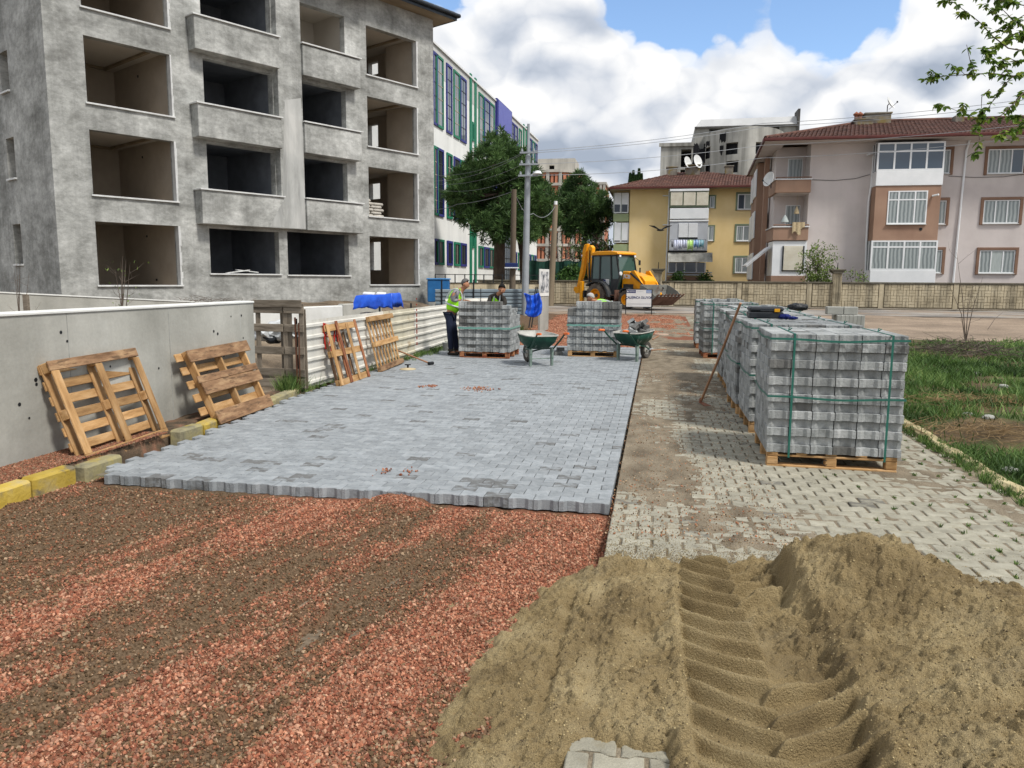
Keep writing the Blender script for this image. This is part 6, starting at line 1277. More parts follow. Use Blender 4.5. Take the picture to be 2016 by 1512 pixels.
# ================================================================== STACKS OF PAVERS
M_blk = wet_mix(mat('grey_paver_in_stack', [hx('7e8180'), hx('989b9a'), hx('acaead')], 5, .85, .5, 60, rand=.26, streak=.10, fine=.14, fscale=160), False)
M_strap = mat('green_strap', [hx('17574b'), hx('22695b')], 8, .5, spec=.5)
BXP, BYP, BH = .199, .163, .0805
stk = bone(BXP - .007, BYP - .024, .010, BH - .003, .006); stk.v = [(x, y, z + BH) for x, y, z in stk.v]; ss = stk.mesh('paving_block', M_blk)
stk2 = bone(BXP - .007, BYP - .030, .0095, BH - .003, .006); stk2.v = [(x, y, z + BH) for x, y, z in stk2.v]; ss2 = stk2.mesh('paving_block', M_blk)
def stack(label, loc, rotz, nx, ny, nl, woodm=M_wood, missing=None, wetp=.06, straps=(True, True), darkcol=None, cat='paver stack', right=True, wetrow=None, seed=0, group='strapped stacks of paving blocks', topsp=None):
    r = random.Random(seed); t = thing('paver_stack', label, cat, loc, rotz, group); Wt = nx * BXP; Lt = ny * BYP; PZ = .141
    block_pallet(t, Wt - .04, Lt - .02, woodm, off=(0, Lt / 2, 0), deckm=woodm)
    for k in range(nl):
        sh = (-.016 if k % 2 == 0 else .008) ; dx = r.gauss(0, .004)
        for j in range(ny):
            for i in range(nx):
                if missing and missing(i, j, k): continue
                shell = j == 0 or i == 0 or (right and i == nx - 1) or (j == ny - 1 and k > nl - 3)
                top = (k == nl - 1) or (missing and missing(i, j, k + 1) and not missing(i, j, k))
                if not (shell or top): continue
                o = link('paving_block', ss if k % 2 == 0 else ss2, t, ((i + .5) * BXP - Wt / 2 + dx + r.gauss(0, .0015), (j + .5) * BYP + sh + r.gauss(0, .0025), PZ + k * BH)); o.rotation_euler = (0, 0, r.gauss(0, .006))
                o['wet'] = (.75 if (darkcol and darkcol(i, j, k)) or r.random() < wetp else 0) + .25 * r.random() + (.35 if wetrow and k in wetrow else 0)
    if not missing:
        b = MB(); b.box(-Wt / 2 + BXP * 1.02, Wt / 2 - BXP * 1.02, BYP * 1.05, Lt - .03, PZ, PZ + (nl - 1) * BH - .004); o = b.build('inner_paving_block', M_blk, t); o['kind'] = 'stuff'
    else:
        for (i, j) in [(i, j) for i in range(1, nx - 1) for j in range(1, ny)]:
            hmax = max([k for k in range(nl) if not missing(i, j, k)], default=-1)
            if hmax > 0: b = MB(); b.box(i * BXP - Wt / 2 + .003, (i + 1) * BXP - Wt / 2 - .003, j * BYP + .003, (j + 1) * BYP - .003, PZ, PZ + hmax * BH - .004); o = b.build('inner_paving_block', M_blk, t); o['kind'] = 'stuff'
    zt = PZ + nl * BH
    sg = .0095
    if straps[0]:  # vertical straps over the top
        for x in (-Wt / 2 + .21, Wt / 2 - .14):
            b = MB(); pf = -.024; b.box(x - sg, x + sg, pf - .004, pf - .001, .10, zt + .002); b.box(x - sg, x + sg, pf - .004, Lt + .02, zt + .002, zt + .005); b.box(x - sg, x + sg, Lt + .017, Lt + .02, .1, zt + .002); b.build('strap', M_strap, t)
            b = MB(); y_ = r.uniform(.25, .5) * Lt; b.tube([(x, y_, zt + .004), (x + .01, y_ + .02, zt + .035), (x + .03, y_ - .01, zt + .03), (x + .015, y_ + .03, zt + .012)], .006, 5); b.build('strap_tail', M_strap, t)
    if straps[1]:
        for z in (zt - .045, PZ + BH * (nl * .48)):
            b = MB(); e = .008; n = 14
            def sagz(f): return z - .012 * math.sin(f * PI) + .006 * math.sin(f * 9)
            for i in range(n):
                f0, f1 = i / n, (i + 1) / n; xa, xb = -Wt / 2 - e + (Wt + 2 * e) * f0, -Wt / 2 - e + (Wt + 2 * e) * f1
                b.add([(xa, -.0285, sagz(f0) - sg), (xb, -.0285, sagz(f1) - sg), (xb, -.0285, sagz(f1) + sg), (xa, -.0285, sagz(f0) + sg)], [(0, 1, 2, 3)])
                ya, yb = -.0285 + (Lt + .04) * f0, -.0285 + (Lt + .04) * f1
                b.add([(-Wt / 2 - e, ya, sagz(f0) - sg), (-Wt / 2 - e, yb, sagz(f1) - sg), (-Wt / 2 - e, yb, sagz(f1) + sg), (-Wt / 2 - e, ya, sagz(f0) + sg)], [(0, 1, 2, 3)])
                if right: b.add([(Wt / 2 + e, ya, sagz(f0) - sg), (Wt / 2 + e, yb, sagz(f1) - sg), (Wt / 2 + e, yb, sagz(f1) + sg), (Wt / 2 + e, ya, sagz(f0) + sg)], [(0, 1, 2, 3)])
            o = b.build('strap', M_strap, t, fix=False)
    return t
NL = 14
s1 = stack('nearest of the strapped grey paver stacks on the right, on a pale pallet', (1.66, 7.5, 0), -.02, 6, 7, NL, M_wood, wetp=.03, seed=1, wetrow=(12,))
text('stencil_letter', 'C', .075, M_black, s1, (-.06, -.004, .06), (PI / 2, 0, 0), .001)
stack('second strapped paver stack in the right hand row, behind the nearest', (1.68, 9.15, 0), .0, 6, 7, NL, seed=2, right=True, wetp=.05)
stack('third strapped paver stack in the right hand row, where the hoe handle leans', (1.66, 10.45, 0), .02, 6, 7, NL, seed=3, right=False)
stack('fourth strapped paver stack in the right hand row', (1.70, 12.0, 0), -.015, 6, 7, NL, seed=4, right=False, darkcol=lambda i, j, k: k in (13, 12) and i < 2)
stack('fifth strapped paver stack in the right hand row, past the gap of the fourth', (1.72, 13.4, 0), 0.0, 6, 7, NL, seed=5, right=False)
stack('sixth paver stack in the row with dark damp blocks low on its corner', (1.66, 18.0, 0), .03, 6, 7, NL, M_woodr, seed=6, right=False, darkcol=lambda i, j, k: i < 1 and k in (1, 2, 4, 5, 7))
stack('farthest paver stack of the right hand row, on a red stained pallet', (1.62, 20.6, 0), .0, 6, 7, NL, M_woodr, seed=7, right=False, darkcol=lambda i, j, k: i == 0 and j > 3)
stack('paver stack between the fifth and sixth of the right hand row', (1.95, 15.2, 0), 0.02, 5, 7, NL, seed=11, right=False)
# left stack with men, centre stack partly unpacked
A0 = G(905, 703); A1 = G(1000, 706)
def missA(i, j, k): return (k > 11 and j > 0) or (k > 9 and j > 2 and (i + j) % 3 != 0) or (k == 13 and i == 5)
sA = stack('opened paver stack on the left with two workmen lifting blocks from it', ((A0.x + A1.x) / 2 + .02, 16.85, 0), -.02, 6, 7, NL, M_woodr, missA, wetp=.02, straps=(False, False), seed=8, darkcol=lambda i, j, k: (k == 13 and i > 0) or (k in (7, 9, 11) and i < 2), group='opened stacks of paving blocks on the new paving')
def missB(i, j, k): return (i == 0 and k > 11) or (k > 12 and j > 1)
B0 = G(1113, 700); B1 = G(1216, 703)
sB = stack('opened paver stack in the middle with damp dark blocks at its upper right', ((B0.x + B1.x) / 2 + .04, 17.7, 0), 0.0, 6, 7, NL, M_wood, missB, wetp=.0, straps=(False, False), seed=9, darkcol=lambda i, j, k: i > 3 and k > 8 or (i == 0 and k > 9), group='opened stacks of paving blocks on the new paving')
M_film = mat('greenish_stretch_band', [hx('5f8f84'), hx('7ba69c')], 8, .4)
for (t, z) in ((sA, .141 + BH * 6.6), (sB, .141 + BH * 7.3)):
    b = MB(); Wt = 6 * BXP; n = 16
    for i in range(n):
        xa, xb = -Wt / 2 - .01 + (Wt + .02) * i / n, -Wt / 2 - .01 + (Wt + .02) * (i + 1) / n; za, zb_ = z + .006 * math.sin(i * 2.1), z + .006 * math.sin((i + 1) * 2.1); b.add([(xa, -.03, za - .022), (xb, -.03, zb_ - .022), (xb, -.03, zb_ + .02), (xa, -.03, za + .02)], [(0, 1, 2, 3)])
    b.add([(Wt / 2 + .012, -.03, z - .02), (Wt / 2 + .012, 1.16, z - .02), (Wt / 2 + .012, 1.16, z + .02), (Wt / 2 + .012, -.03, z + .02)], [(0, 1, 2, 3)]); b.build('band', M_film, t, fix=False)
# loose pieces
def loose(p, rot, lb, gp, wet=0, me=None):
    o = link('paving_block', me or ss, None, p); o.rotation_euler = rot; o['wet'] = wet; tag(o, lb, 'paving block', gp); return o
p = G(1098, 700); loose((p.x, p.y + .1, 0), (0, 0, .3), 'dark loose paver on the paving beside the middle stack, low one', 'loose pavers beside the middle stack', .8); loose((p.x + .02, p.y + .35, BH), (0, 0, .1), 'dark loose paver resting higher beside the middle stack', 'loose pavers beside the middle stack', .8); loose((p.x - .05, p.y + .45, 0), (0, 0, .1), 'pale loose paver just behind the left wheelbarrow handle', 'loose pavers beside the middle stack', .1)
for i, (x, y, lb) in enumerate([(1.35, 18.6, 'stray pale paver lying on top of the sixth stack, left'), (1.75, 18.9, 'stray pale paver lying on top of the sixth stack, right'), (1.9, 14.0, 'stray paver lying on top of the fifth stack')]): loose((x, y, .141 + NL * BH + .001), (0, 0, .4 * i), lb, 'stray pavers on top of the stacks')
p = G(880, 690); b = MB(); b.lathe([(.0, 0), (.10, 0), (.12, .2), (.0, .2)], 10); o = b.build('bucket', M_conc, None, True, loc=(p.x, p.y, 0)); tag(o, 'small grey bucket standing beside the left workman at the fence foot', 'bucket')
# toolbox with yellow catch, gloves, cap
p = Vector((1.53, 9.6, .141 + NL * BH)); q0 = G(1485, 627, p.z); q1 = G(1540, 630, p.z); tb = thing('toolbox', 'black plastic tool case with a yellow badge on top of the second paver stack', 'toolbox', (q0.x * .5 + q1.x * .5, q0.y, p.z + .002), .0)
w_ = (q1 - q0).length; M_tool = mat('charcoal_plastic', [hx('25282c'), hx('33373c')], 4, .45)
b = MB(); b.bbox(-w_ / 2, w_ / 2, 0, .34, 0, .085, .015); b.build('case_base', M_tool, tb); b = MB(); b.bbox(-w_ / 2, w_ / 2, 0, .34, .09, .15, .02); b.build('lid', M_tool, tb)
b = MB(); b.bbox(w_ * .22, w_ * .38, -.008, -.001, .085, .128, .003); b.build('badge', mat('badge_yellow', [hx('d89a12'), hx('e0a41c')], 3, .4), tb)
b = MB(); b.tube([(-.08, -.012, .1), (-.08, -.03, .1), (.08, -.03, .1), (.08, -.012, .1)], .009, 6); b.build('handle', M_black, tb)
M_nav = mat('navy_work_glove', [hx('10184a'), hx('1c2a6e')], 12, .9)
def lump(name, loc, sc, m, lb, cat, seed=1):
    bm = bmesh.new(); bmesh.ops.create_icosphere(bm, subdivisions=3, radius=1)
    for v in bm.verts: v.co *= 1 + .22 * math.sin(v.co.x * 6 + seed) * math.cos(v.co.y * 7 + seed * 2)
    bmesh.ops.scale(bm, vec=sc, verts=bm.verts); b = MB(); b.bm(bm); o = b.build(name, m, None, True, loc=loc); tag(o, lb, cat); return o
q = G(1545, 628, p.z); lump('work_glove', (q.x, q.y, p.z + .03), (.075, .07, .035), M_nav, 'navy work glove crumpled against the tool case', 'glove', 2); q = G(1557, 629, p.z); lump('work_glove', (q.x + .02, q.y, p.z + .02), (.06, .05, .022), M_nav, 'flat navy work glove right of the crumpled one', 'glove', 5)
q = G(1570, 608, p.z); lump('black_cap', (q.x, q.y, p.z + .03), (.17, .12, .07), M_black, 'black cloth cap dropped on the far paver stacks', 'cap', 3)
# hoe leaning on the row
pa = G(1380, 797); pb = VX(1458, 597, 1.03)
t = thing('hoe', 'long wooden handled hoe leaning against the third paver stack', 'hoe', (pa.x, pa.y, 0)); pb = pb - Vector((pa.x, pa.y, 0))
M_hand = mat('worn_tool_handle', [hx('8a6247'), hx('a77f60')], 6, .6, stretch=(1, 1, .1))
b = MB(); b.tube([(0, 0, .06), tuple(pb * .5 + Vector((.006, 0, .02))), tuple(pb)], [.018, .017, .016], 10); b.build('handle', M_hand, t, True)
b = MB(); b.tube([(0, 0, .10), (-.012, -.01, .03)], .021, 8); b.add([(-.03, -.02, .035), (.03, -.02, .035), (.14, -.08, .0), (.05, -.15, .0), (-.03, -.02, .042), (.03, -.02, .042), (.14, -.08, .007), (.05, -.15, .007)], [(0, 1, 2, 3), (4, 5, 6, 7), (0, 1, 5, 4), (1, 2, 6, 5), (2, 3, 7, 6), (3, 0, 4, 7)]); b.build('blade', mat('rusty_blade', [hx('6b4232'), hx('8d5f4a')], 9, .7), t)
# small tools at right of wheelbarrow
pa, pb = G(1270, 692), G(1312, 690)
t = thing('club_hammer', 'hammer with a pale handle lying on the old paving right of the loaded wheelbarrow', 'hammer', (pa.x, pa.y, .02)); v = pb - pa
b = MB(); b.tube([(.06, 0, .01), (v.x, v.y, .01)], .014, 8); b.build('handle', M_hand, t); b = MB(); b.bbox(0, .07, -.07, .07, -.01, .06, .01); b.build('head', M_greyp, t)
pa, pb = G(1285, 670), G(1302, 660); t = thing('wood_float', 'pale trowel float with a stubby handle lying by the red stone', 'trowel', (pa.x, pa.y, .01)); v = pb - pa
b = MB(); b.bar((0, 0, .02), (v.x * .7, v.y * .7, .02), .03, .03); b.build('handle', M_hand, t); b = MB(); b.lathe([(.0, .0), (.19, 0), (.19, .03), (.0, .03)], 10, 0, Matrix.Translation((v.x, v.y, 0)) @ Matrix.Diagonal((1.2, .9, 1, 1))); b.build('blade', mat('pinkish_board', [hx('b49a86'), hx('c9b19e')], 5, .9), t)
# mallet & plate by the pallets on the left
pa, pb = G(790, 708, .06), G(848, 717, .02); t = thing('paving_mallet', 'long handled mallet lying at the foot of the last leaning pallet', 'mallet', (pa.x, pa.y, 0)); v = pb - pa
b = MB(); b.tube([(-.3, .15, .3), (v.x, v.y, .03)], .017, 8); b.build('handle', M_hand, t); b = MB(); b.tube([(v.x - .03, v.y - .05, .04), (v.x + .03, v.y + .06, .04)], .035, 10); b.build('head', M_black, t)
pa = G(803, 728); t = thing('suction_plate', 'round tan disc with a small grip lying on the new paving', 'plate', (pa.x, pa.y, .0)); b = MB(); b.lathe([(.0, .012), (.15, .004), (.16, .012), (.15, .022), (.05, .04), (0, .042)], 24); b.build('disc', mat('tan_disc', [hx('a59472'), hx('bcae8e')], 5, .8), t, True); b = MB(); b.tube([(0, 0, .04), (0, 0, .10)], .02, 8); b.tube([(-.06, 0, .1), (.06, 0, .1)], .012, 6); b.build('grip', M_black, t)
# ================================================================== WHEELBARROWS
M_wbg = mat('scuffed_green_enamel', [hx('10322a'), hx('194437'), hx('245244')], 3, .5, .1, 20, stain=(hx('9aa39c'), 7, .58, .75), stretch=(1, 1, .5)); M_pan = mat('cement_coated_tray', [hx('9b9b94'), hx('bab9b2')], 5, .85, .3, 30); M_org = mat('orange_grip', [hx('d2622a'), hx('e0743a')], 4, .6); M_tyre = mat('dusty_tyre', [hx('3a3835'), hx('5b5751')], 6, .9, .3, 40); M_leg = mat('grey_green_leg', [hx('5f7067'), hx('87968e')], 7, .6, stain=(hx('1e4a3b'), 5, .55, .8))
def barrow(label, loc, rotz, load=False):
    """local +x = front (wheel), handles to -x"""
    t = thing('wheelbarrow', label, 'wheelbarrow', loc, rotz, 'wheelbarrows on the new paving'); zr_, zb_ = .60, .32
    rim = [(-.42, -.25), (-.30, -.33), (.0, -.35), (.32, -.29), (.50, -.16), (.50, .16), (.32, .29), (0, .35), (-.30, .33), (-.42, .25)]
    bot = [(-.20, -.14), (-.16, -.17), (.0, -.18), (.16, -.15), (.22, -.08), (.22, .08), (.16, .15), (0, .18), (-.16, .17), (-.20, .14)]
    n = 10; mids = [((a[0] * .62 + c[0] * .38) * 1.03, (a[1] * .62 + c[1] * .38) * 1.06) for a, c in zip(rim, bot)]
    def tilt(x): return .05 * x
    b = MB(); b.add([(x, y, zr_ + tilt(x)) for x, y in rim] + [(x, y, zb_ + .12) for x, y in mids] + [(x, y, zb_) for x, y in bot], [(i, (i + 1) % n, n + (i + 1) % n, n + i) for i in range(n)] + [(n + i, n + (i + 1) % n, 2 * n + (i + 1) % n, 2 * n + i) for i in range(n)] + [tuple(range(2 * n, 3 * n))])
    o = b.build('tray', [M_wbg], t, True); md = o.modifiers.new('s', 'SOLIDIFY'); md.thickness = .006
    b = MB(); k = .97; b.add([(x * k, y * k, zr_ + tilt(x) - .004) for x, y in rim] + [(x * k, y * k, zb_ + .125) for x, y in mids] + [(x * k, y * k, zb_ + .012) for x, y in bot], [(i, (i + 1) % n, n + (i + 1) % n, n + i) for i in range(n)] + [(n + i, n + (i + 1) % n, 2 * n + (i + 1) % n, 2 * n + i) for i in range(n)] + [tuple(range(2 * n, 3 * n))]); b.build('tray_lining', M_pan, t, True, fix=False)
    b = MB(); P_ = [(x, y, zr_ + tilt(x)) for x, y in rim]; b.tube(P_ + [P_[0]], .011, 6); b.build('rim', M_pan, t)
    for s in (-1, 1):
        b = MB(); b.tube([(.52, s * .07, .20), (.15, s * .17, .29), (-.30, s * .24, .34), (-.62, s * .27, .55), (-.74, s * .275, .64), (-.88, s * .275, .655)], .016, 8); b.build('frame_tube', M_wbg, t, True)
        b = MB(); b.tube([(-.74, s * .275, .645), (-.92, s * .275, .66)], [.023, .021], 8); b.build('grip', M_org, t, True)
        b = MB(); b.prism([(-.30, .34), (-.20, .33), (-.235, 0), (-.285, 0)], s * .22 - .02, s * .22 + .02, 'y'); b.build('leg', M_leg, t)
    b = MB(); b.tube([(-.26, -.22, .14), (-.26, .22, .14)], .01, 6); b.build('leg_brace', M_leg, t); b = MB(); b.tube([(.50, -.11, .19), (.50, .11, .19)], .012, 8); b.tube([(.52, -.08, .2), (.72, -.05, .2), (.72, .05, .2), (.52, .08, .2)], .012, 6); b.build('axle', M_greyp, t)
    w = MB(); Mw = Matrix.Translation((.50, 0, .19)); w.lathe([(.10, -.03), (.13, -.042), (.17, -.04), (.188, -.018), (.19, 0), (.188, .018), (.17, .04), (.13, .042), (.10, .03)], 28, 0, Mw, 'y'); wo = w.build('wheel', M_tyre, t, True); w = MB(); w.lathe([(.001, -.025), (.03, -.04), (.04, -.02), (.10, -.028), (.105, 0), (.10, .028), (.04, .02), (.03, .04), (.001, .025)], 20, 0, Mw, 'y'); w.build('rim', M_pan, wo, True); t.scale = (1.07, 1.07, 1.07)
    return t
a = G(1065, 720)
wA = barrow('green wheelbarrow with an empty cement crusted tray, left of the two', (a.x - .13, a.y + .225, 0), 2.09)
a = G(1236, 711)
wB = barrow('green wheelbarrow loaded with dark grey pavers, right of the two', (a.x + .12, a.y + .23, 0), 1.08)
Mb = Matrix.Translation(wB.location) @ Matrix.Rotation(1.08, 4, 'Z') @ Matrix.Scale(1.07, 4); rl_ = random.Random(12)
ld = [(-.25, -.08, .50), (-.22, .12, .50), (.0, -.12, .50), (.02, .1, .5), (.2, 0, .5), (-.1, 0, .58), (.12, -.08, .58), (.28, -.08, .56), (.05, .08, .65), (.18, .05, .64), (.33, .06, .56), (.0, -.05, .68), (.24, -.1, .66), (.12, -.16, .74), (.1, .1, .75), (.3, .02, .72)]
nm_ = ['front left', 'rear left', 'front middle', 'rear middle', 'low right', 'second layer left', 'second layer middle', 'right rim', 'upper rear', 'upper right', 'far right rim', 'high middle', 'upper front right', 'top front', 'topmost', 'high right']
for (x, y, z), q in zip(ld, nm_):
    p = Mb @ Vector((x, y, z)); loose(p, (rl_.uniform(-.7, .7), rl_.uniform(-.7, .7), rl_.uniform(0, 3)), f'dark grey paver heaped in the loaded wheelbarrow, {q} of the heap', 'pavers heaped in the wheelbarrow', rl_.choice((.15, .9, 1, .9)))
# ================================================================== SIGN BOARD
pa = Gs(1236, 620); pb = Gs(1281, 614); pa.z = pb.z = 0; az = math.atan2(pb.y - pa.y, pb.x - pa.x); az = -.03
dep = 37.0; a = VY(1232, 604, dep); c = VY(1283, 604, dep); top = VY(1257, 570, dep).z; bot = VY(1257, 604, dep).z; g0 = gz(dep)
SG = thing('roadworks_sign', 'white roadworks board on black legs in front of the yellow digger', 'sign', ((a.x + c.x) / 2, dep, g0), az); wS = (c.x - a.x)
b = MB()
for s in (-1, 1): b.box(s * wS / 2 - .02, s * wS / 2 + .02, -.02, .02, -.02, top - g0)
b.box(-wS / 2, wS / 2, -.02, .02, top - g0, top - g0 + .035); b.box(-wS / 2, wS / 2, -.02, .02, bot - g0 - .035, bot - g0); b.build('frame', M_black, SG)
hh = top - bot; zc = bot - g0
b = MB(); b.box(-wS / 2 + .02, wS / 2 - .02, -.012, .008, zc + .002, top - g0 - .002); b.build('panel', M_white, SG)
Mnv = mat('sign_navy', [hx('1d2c5c'), hx('22346b')], 3, .5); Mbl = mat('sign_blue', [hx('3568a8'), hx('3d74b8')], 3, .5)
b = MB(); b.box(-wS / 2 + .03, -wS / 2 + .45, -.016, -.0125, zc + hh * .80, zc + hh * .97); b.build('logo_panel', Mnv, SG); b = MB(); b.box(wS / 2 - .27, wS / 2 - .03, -.016, -.0125, zc + hh * .79, zc + hh * .97); b.build('logo_panel', Mbl, SG)
b = MB(); [b.box(wS / 2 - .26, wS / 2 - .04, -.0185, -.0165, zc + hh * (.80 + .04 * i), zc + hh * (.815 + .04 * i)) for i in range(4)]; b.build('logo_stripe', M_white, SG)
b = MB(); b.lathe([(.001, 0), (.035, 0)], 10, 0, Matrix.Translation((-wS / 2 + .08, -.018, zc + hh * .885)), 'y'); [b.box(-wS / 2 + .14, -wS / 2 + .42, -.0185, -.0165, zc + hh * (.86 + .05 * i), zc + hh * (.875 + .05 * i)) for i in range(2)]; b.build('logo_mark', M_white, SG)
text('lettering', 'ÇALIŞINCA OLUYOR', .155, Mnv, SG, (0, -.016, zc + hh * .53), (PI / 2, 0, 0), .001, sx=.84, bold=.004)
b = MB(); [b.box(-wS / 2 + .05, (-wS / 2 + .3) if i == 0 else (wS / 2 - .05), -.016, -.0125, zc + hh * (.08 + .055 * i), zc + hh * (.08 + .055 * i) + .008) for i in range(3)]; b.box(-.12, .2, -.016, -.0125, zc + hh * .90, zc + hh * .915); b.build('small_print', M_greyp, SG)
p = Gs(1283, 617); b = MB(); b.bbox(-.35, .2, -.12, .12, 0, .09, .03); o = b.build('concrete_lump', M_conc, None, loc=(p.x, p.y, gz(p.y))); tag(o, 'flat lump of concrete at the right foot of the roadworks board', 'stone')
# poster board behind the lamp post
Yp = 25.5; a = VY(1062, 560, Yp); c = VY(1080, 560, Yp + .9); az = math.atan2(.9, c.x - a.x)
PB = thing('poster_board', 'tall narrow white poster board with grey pictures leaning by the blue tarpaulin', 'poster', (a.x, Yp, 0), az); wP = math.hypot(c.x - a.x, .9); zt = VY(1070, 530, Yp + .4).z; zm = VY(1070, 582, Yp + .4).z
b = MB(); b.bbox(0, wP, -.02, .02, zm - .02, zt, .006); b.build('panel', M_capw, PB); b = MB(); b.box(.06, wP - .06, -.025, -.021, zm + .1, zt - .08); b.build('print', mat('poster_print', [hx('5b5f63'), hx('a5a8aa'), hx('d0d0ce')], 5, .6, contrast=(.4, .6)), PB)
b = MB(); b.bbox(.1, wP + .05, .0, .08, -.1, zm - .025, .01); b.build('base_slab', M_wallc, PB)
for (x0, x1) in ((-.7, -.2), (-.45, -.05)): b = MB(); b.tube([(x0, .1, .2), (x1, .05, zt - .6)], .02, 6); b.build('strut', M_black, PB)
# spare kerb blocks on the far right
M_kb = mat('new_kerb_concrete', [hx('8f8f89'), hx('a9a9a2')], 2, .9, .2, 14, rand=.1)
pa = G(1630, 632, 0); dY = 24.0
def at_(px, py, Y): return VY(px, py, Y)
for i, (x0, x1, lb) in enumerate([(1629, 1661, 'new concrete kerb block lying on top of the pile, left one'), (1662, 1690, 'new concrete kerb block lying on top of the pile, right one')]):
    a = at_(x0, 604, dY); c = at_(x1, 604, dY); z1 = at_(1650, 604, dY).z; z0 = at_(1650, 619, dY).z; b = MB(); b.bbox(a.x, c.x, 0, .3, z0, z1, .015); o = b.build('kerb_block', M_kb, None, loc=(0, dY, 0)); tag(o, lb, 'kerb block', 'spare kerb blocks on the right')
nmz = ['first', 'second', 'third', 'fourth', 'fifth', 'sixth', 'seventh']
for i in range(7):
    a = at_(1648 + i * 7.9, 620, dY - .1); z1 = at_(1650, 620, dY).z; b = MB(); b.bbox(a.x, a.x + .115, 0, .7, max(0, z1 - .42), z1 - .004, .015); o = b.build('kerb_block', M_kb, None, loc=(0, dY - .1, 0)); tag(o, f'kerb block standing on end in the lower row, {nmz[i]} from the left', 'kerb block', 'spare kerb blocks on the right')
for i in range(4): a = at_(1650 + i * 14, 640, dY); b = MB(); b.bbox(a.x, a.x + .2, .0, .6, -.1, max(.05, at_(1650, 620, dY).z - .425), .02); o = b.build('kerb_block', M_kb, None, loc=(0, dY - .05, 0)); tag(o, f'kerb block under the standing row of the pile, {nmz[i]} from the left', 'kerb block', 'spare kerb blocks on the right')
# ================================================================== BACKHOE LOADER
M_jy = mat('digger_yellow_paint', [hx('d98f0c'), hx('e59a12'), hx('eba41c')], 1.2, .4, .05, 10, stain=(hx('8a6a3a'), 2.5, .66, .5)); M_jd = mat('digger_dark_plastic', [hx('2b2e30'), hx('3d4042')], 2, .6, stain=(hx('6d6558'), 2, .6, .5))
M_mud = mat('muddy_steel', [hx('4f3a30'), hx('6d4f42'), hx('7c6152')], 2.5, .85, .5, 12); M_bkt = mat('worn_grey_bucket', [hx('6d6d68'), hx('86867f')], 2, .7, .3, 14, stain=(hx('5c4638'), 1.5, .58, .8)); M_tyr = mat('muddy_tyre', [hx('353230'), hx('5a524a'), hx('746a5e')], 3, .95, .4, 20); M_green = glass('green_tinted_cab_glass', (.04, .085, .07), .03)
pw = VY(1176, 600, 43.0); HD = math.radians(-38)
J = thing('backhoe_loader', 'yellow backhoe loader with green glass cab parked in front of the boundary wall', 'digger', (0, 0, gz(44)), HD)
off = Matrix.Rotation(HD, 3, 'Z') @ Vector((0, -.86, 0)); J.location = (pw.x - off.x, pw.y - off.y, gz(44) + .0)
def wheel(x, y, r, w, lab=None):
    s = 1 if y > 0 else -1; M = Matrix.Translation((x, y, r)); b = MB(); b.lathe([(r * .56, -w / 2), (r * .80, -w / 2 * 1.05), (r * .94, -w / 2 * .9), (r * .965, 0), (r * .94, w / 2 * .9), (r * .80, w / 2 * 1.05), (r * .56, w / 2)], 36, 0, M, 'y'); wo = b.build('wheel', M_tyr, J, True)
    g = MB(); n = 20
    for k in range(n):
        for sd in (-1, 1):
            a = 2 * PI * (k + (0 if sd < 0 else .5)) / n; R_ = M @ Matrix.Rotation(a, 4, 'Y'); g.box(-.03 * r / .6, .03 * r / .6, 0 if sd > 0 else -w / 2, w / 2 if sd > 0 else 0, r * .93, r * 1.0, 0, R_ @ Matrix.Rotation(.5 * sd, 4, 'Z'))
    g.build('tread_lug', M_tyr, wo)['kind'] = 'stuff'
    b = MB(); b.lathe([(.001, s * w * .18), (r * .16, s * w * .20), (r * .2, s * w * .05), (r * .46, s * w * .10), (r * .5, s * w * .42), (r * .57, s * w * .5), (r * .58, s * w * .3)], 28, 0, M, 'y'); b.build('rim', M_jy, wo, True)
    b = MB(); b.lathe([(.001, s * (w * .30)), (r * .14, s * w * .30), (r * .16, s * w * .2)], 14, 0, M, 'y'); b.build('hub', M_tyr, wo, True)
for y in (-.86, .86): wheel(0, y, .68, .46)
for y in (-.82, .82): wheel(2.1, y, .50, .34)
b = MB(); b.bbox(-.95, 3.0, -.38, .38, .55, 1.05, .04); b.bbox(1.3, 1.9, -.62, -.38, .42, .95, .03); b.build('chassis', M_mud, J)
b = MB(); b.bbox(.62, 1.35, -.95, -.55, .38, .43, .01); b.bbox(.66, 1.3, -.93, -.6, .70, .74, .01); b.box(.62, .70, -.93, -.6, .40, 1.0); b.box(1.27, 1.35, -.93, -.6, .4, 1.0); b.build('step', M_mud, J)
b = MB()  # mudguard over the rear wheel, both sides
for sy in (-1, 1):
    pts = [(1.0, .62), (.86, 1.0), (.66, 1.30), (.35, 1.47), (-.05, 1.50), (-.45, 1.42), (-.72, 1.25), (-.68, 1.18), (-.42, 1.34), (-.05, 1.42), (.3, 1.39), (.58, 1.23), (.76, .95), (.86, .62)]
    b.prism(pts, min(sy * .55, sy * 1.08), max(sy * .55, sy * 1.08), 'y')
b.build('mudguard', M_jd, J)
b = MB()
for sy in (-1, 1):
    pts = [(1.62, .85), (1.72, 1.04), (1.95, 1.13), (2.25, 1.13), (2.5, 1.0), (2.46, .95), (2.22, 1.07), (1.97, 1.07), (1.78, .98), (1.7, .83)]; b.prism(pts, min(sy * .6, sy * 1.0), max(sy * .6, sy * 1.0), 'y')
b.build('front_mudguard', M_jd, J)
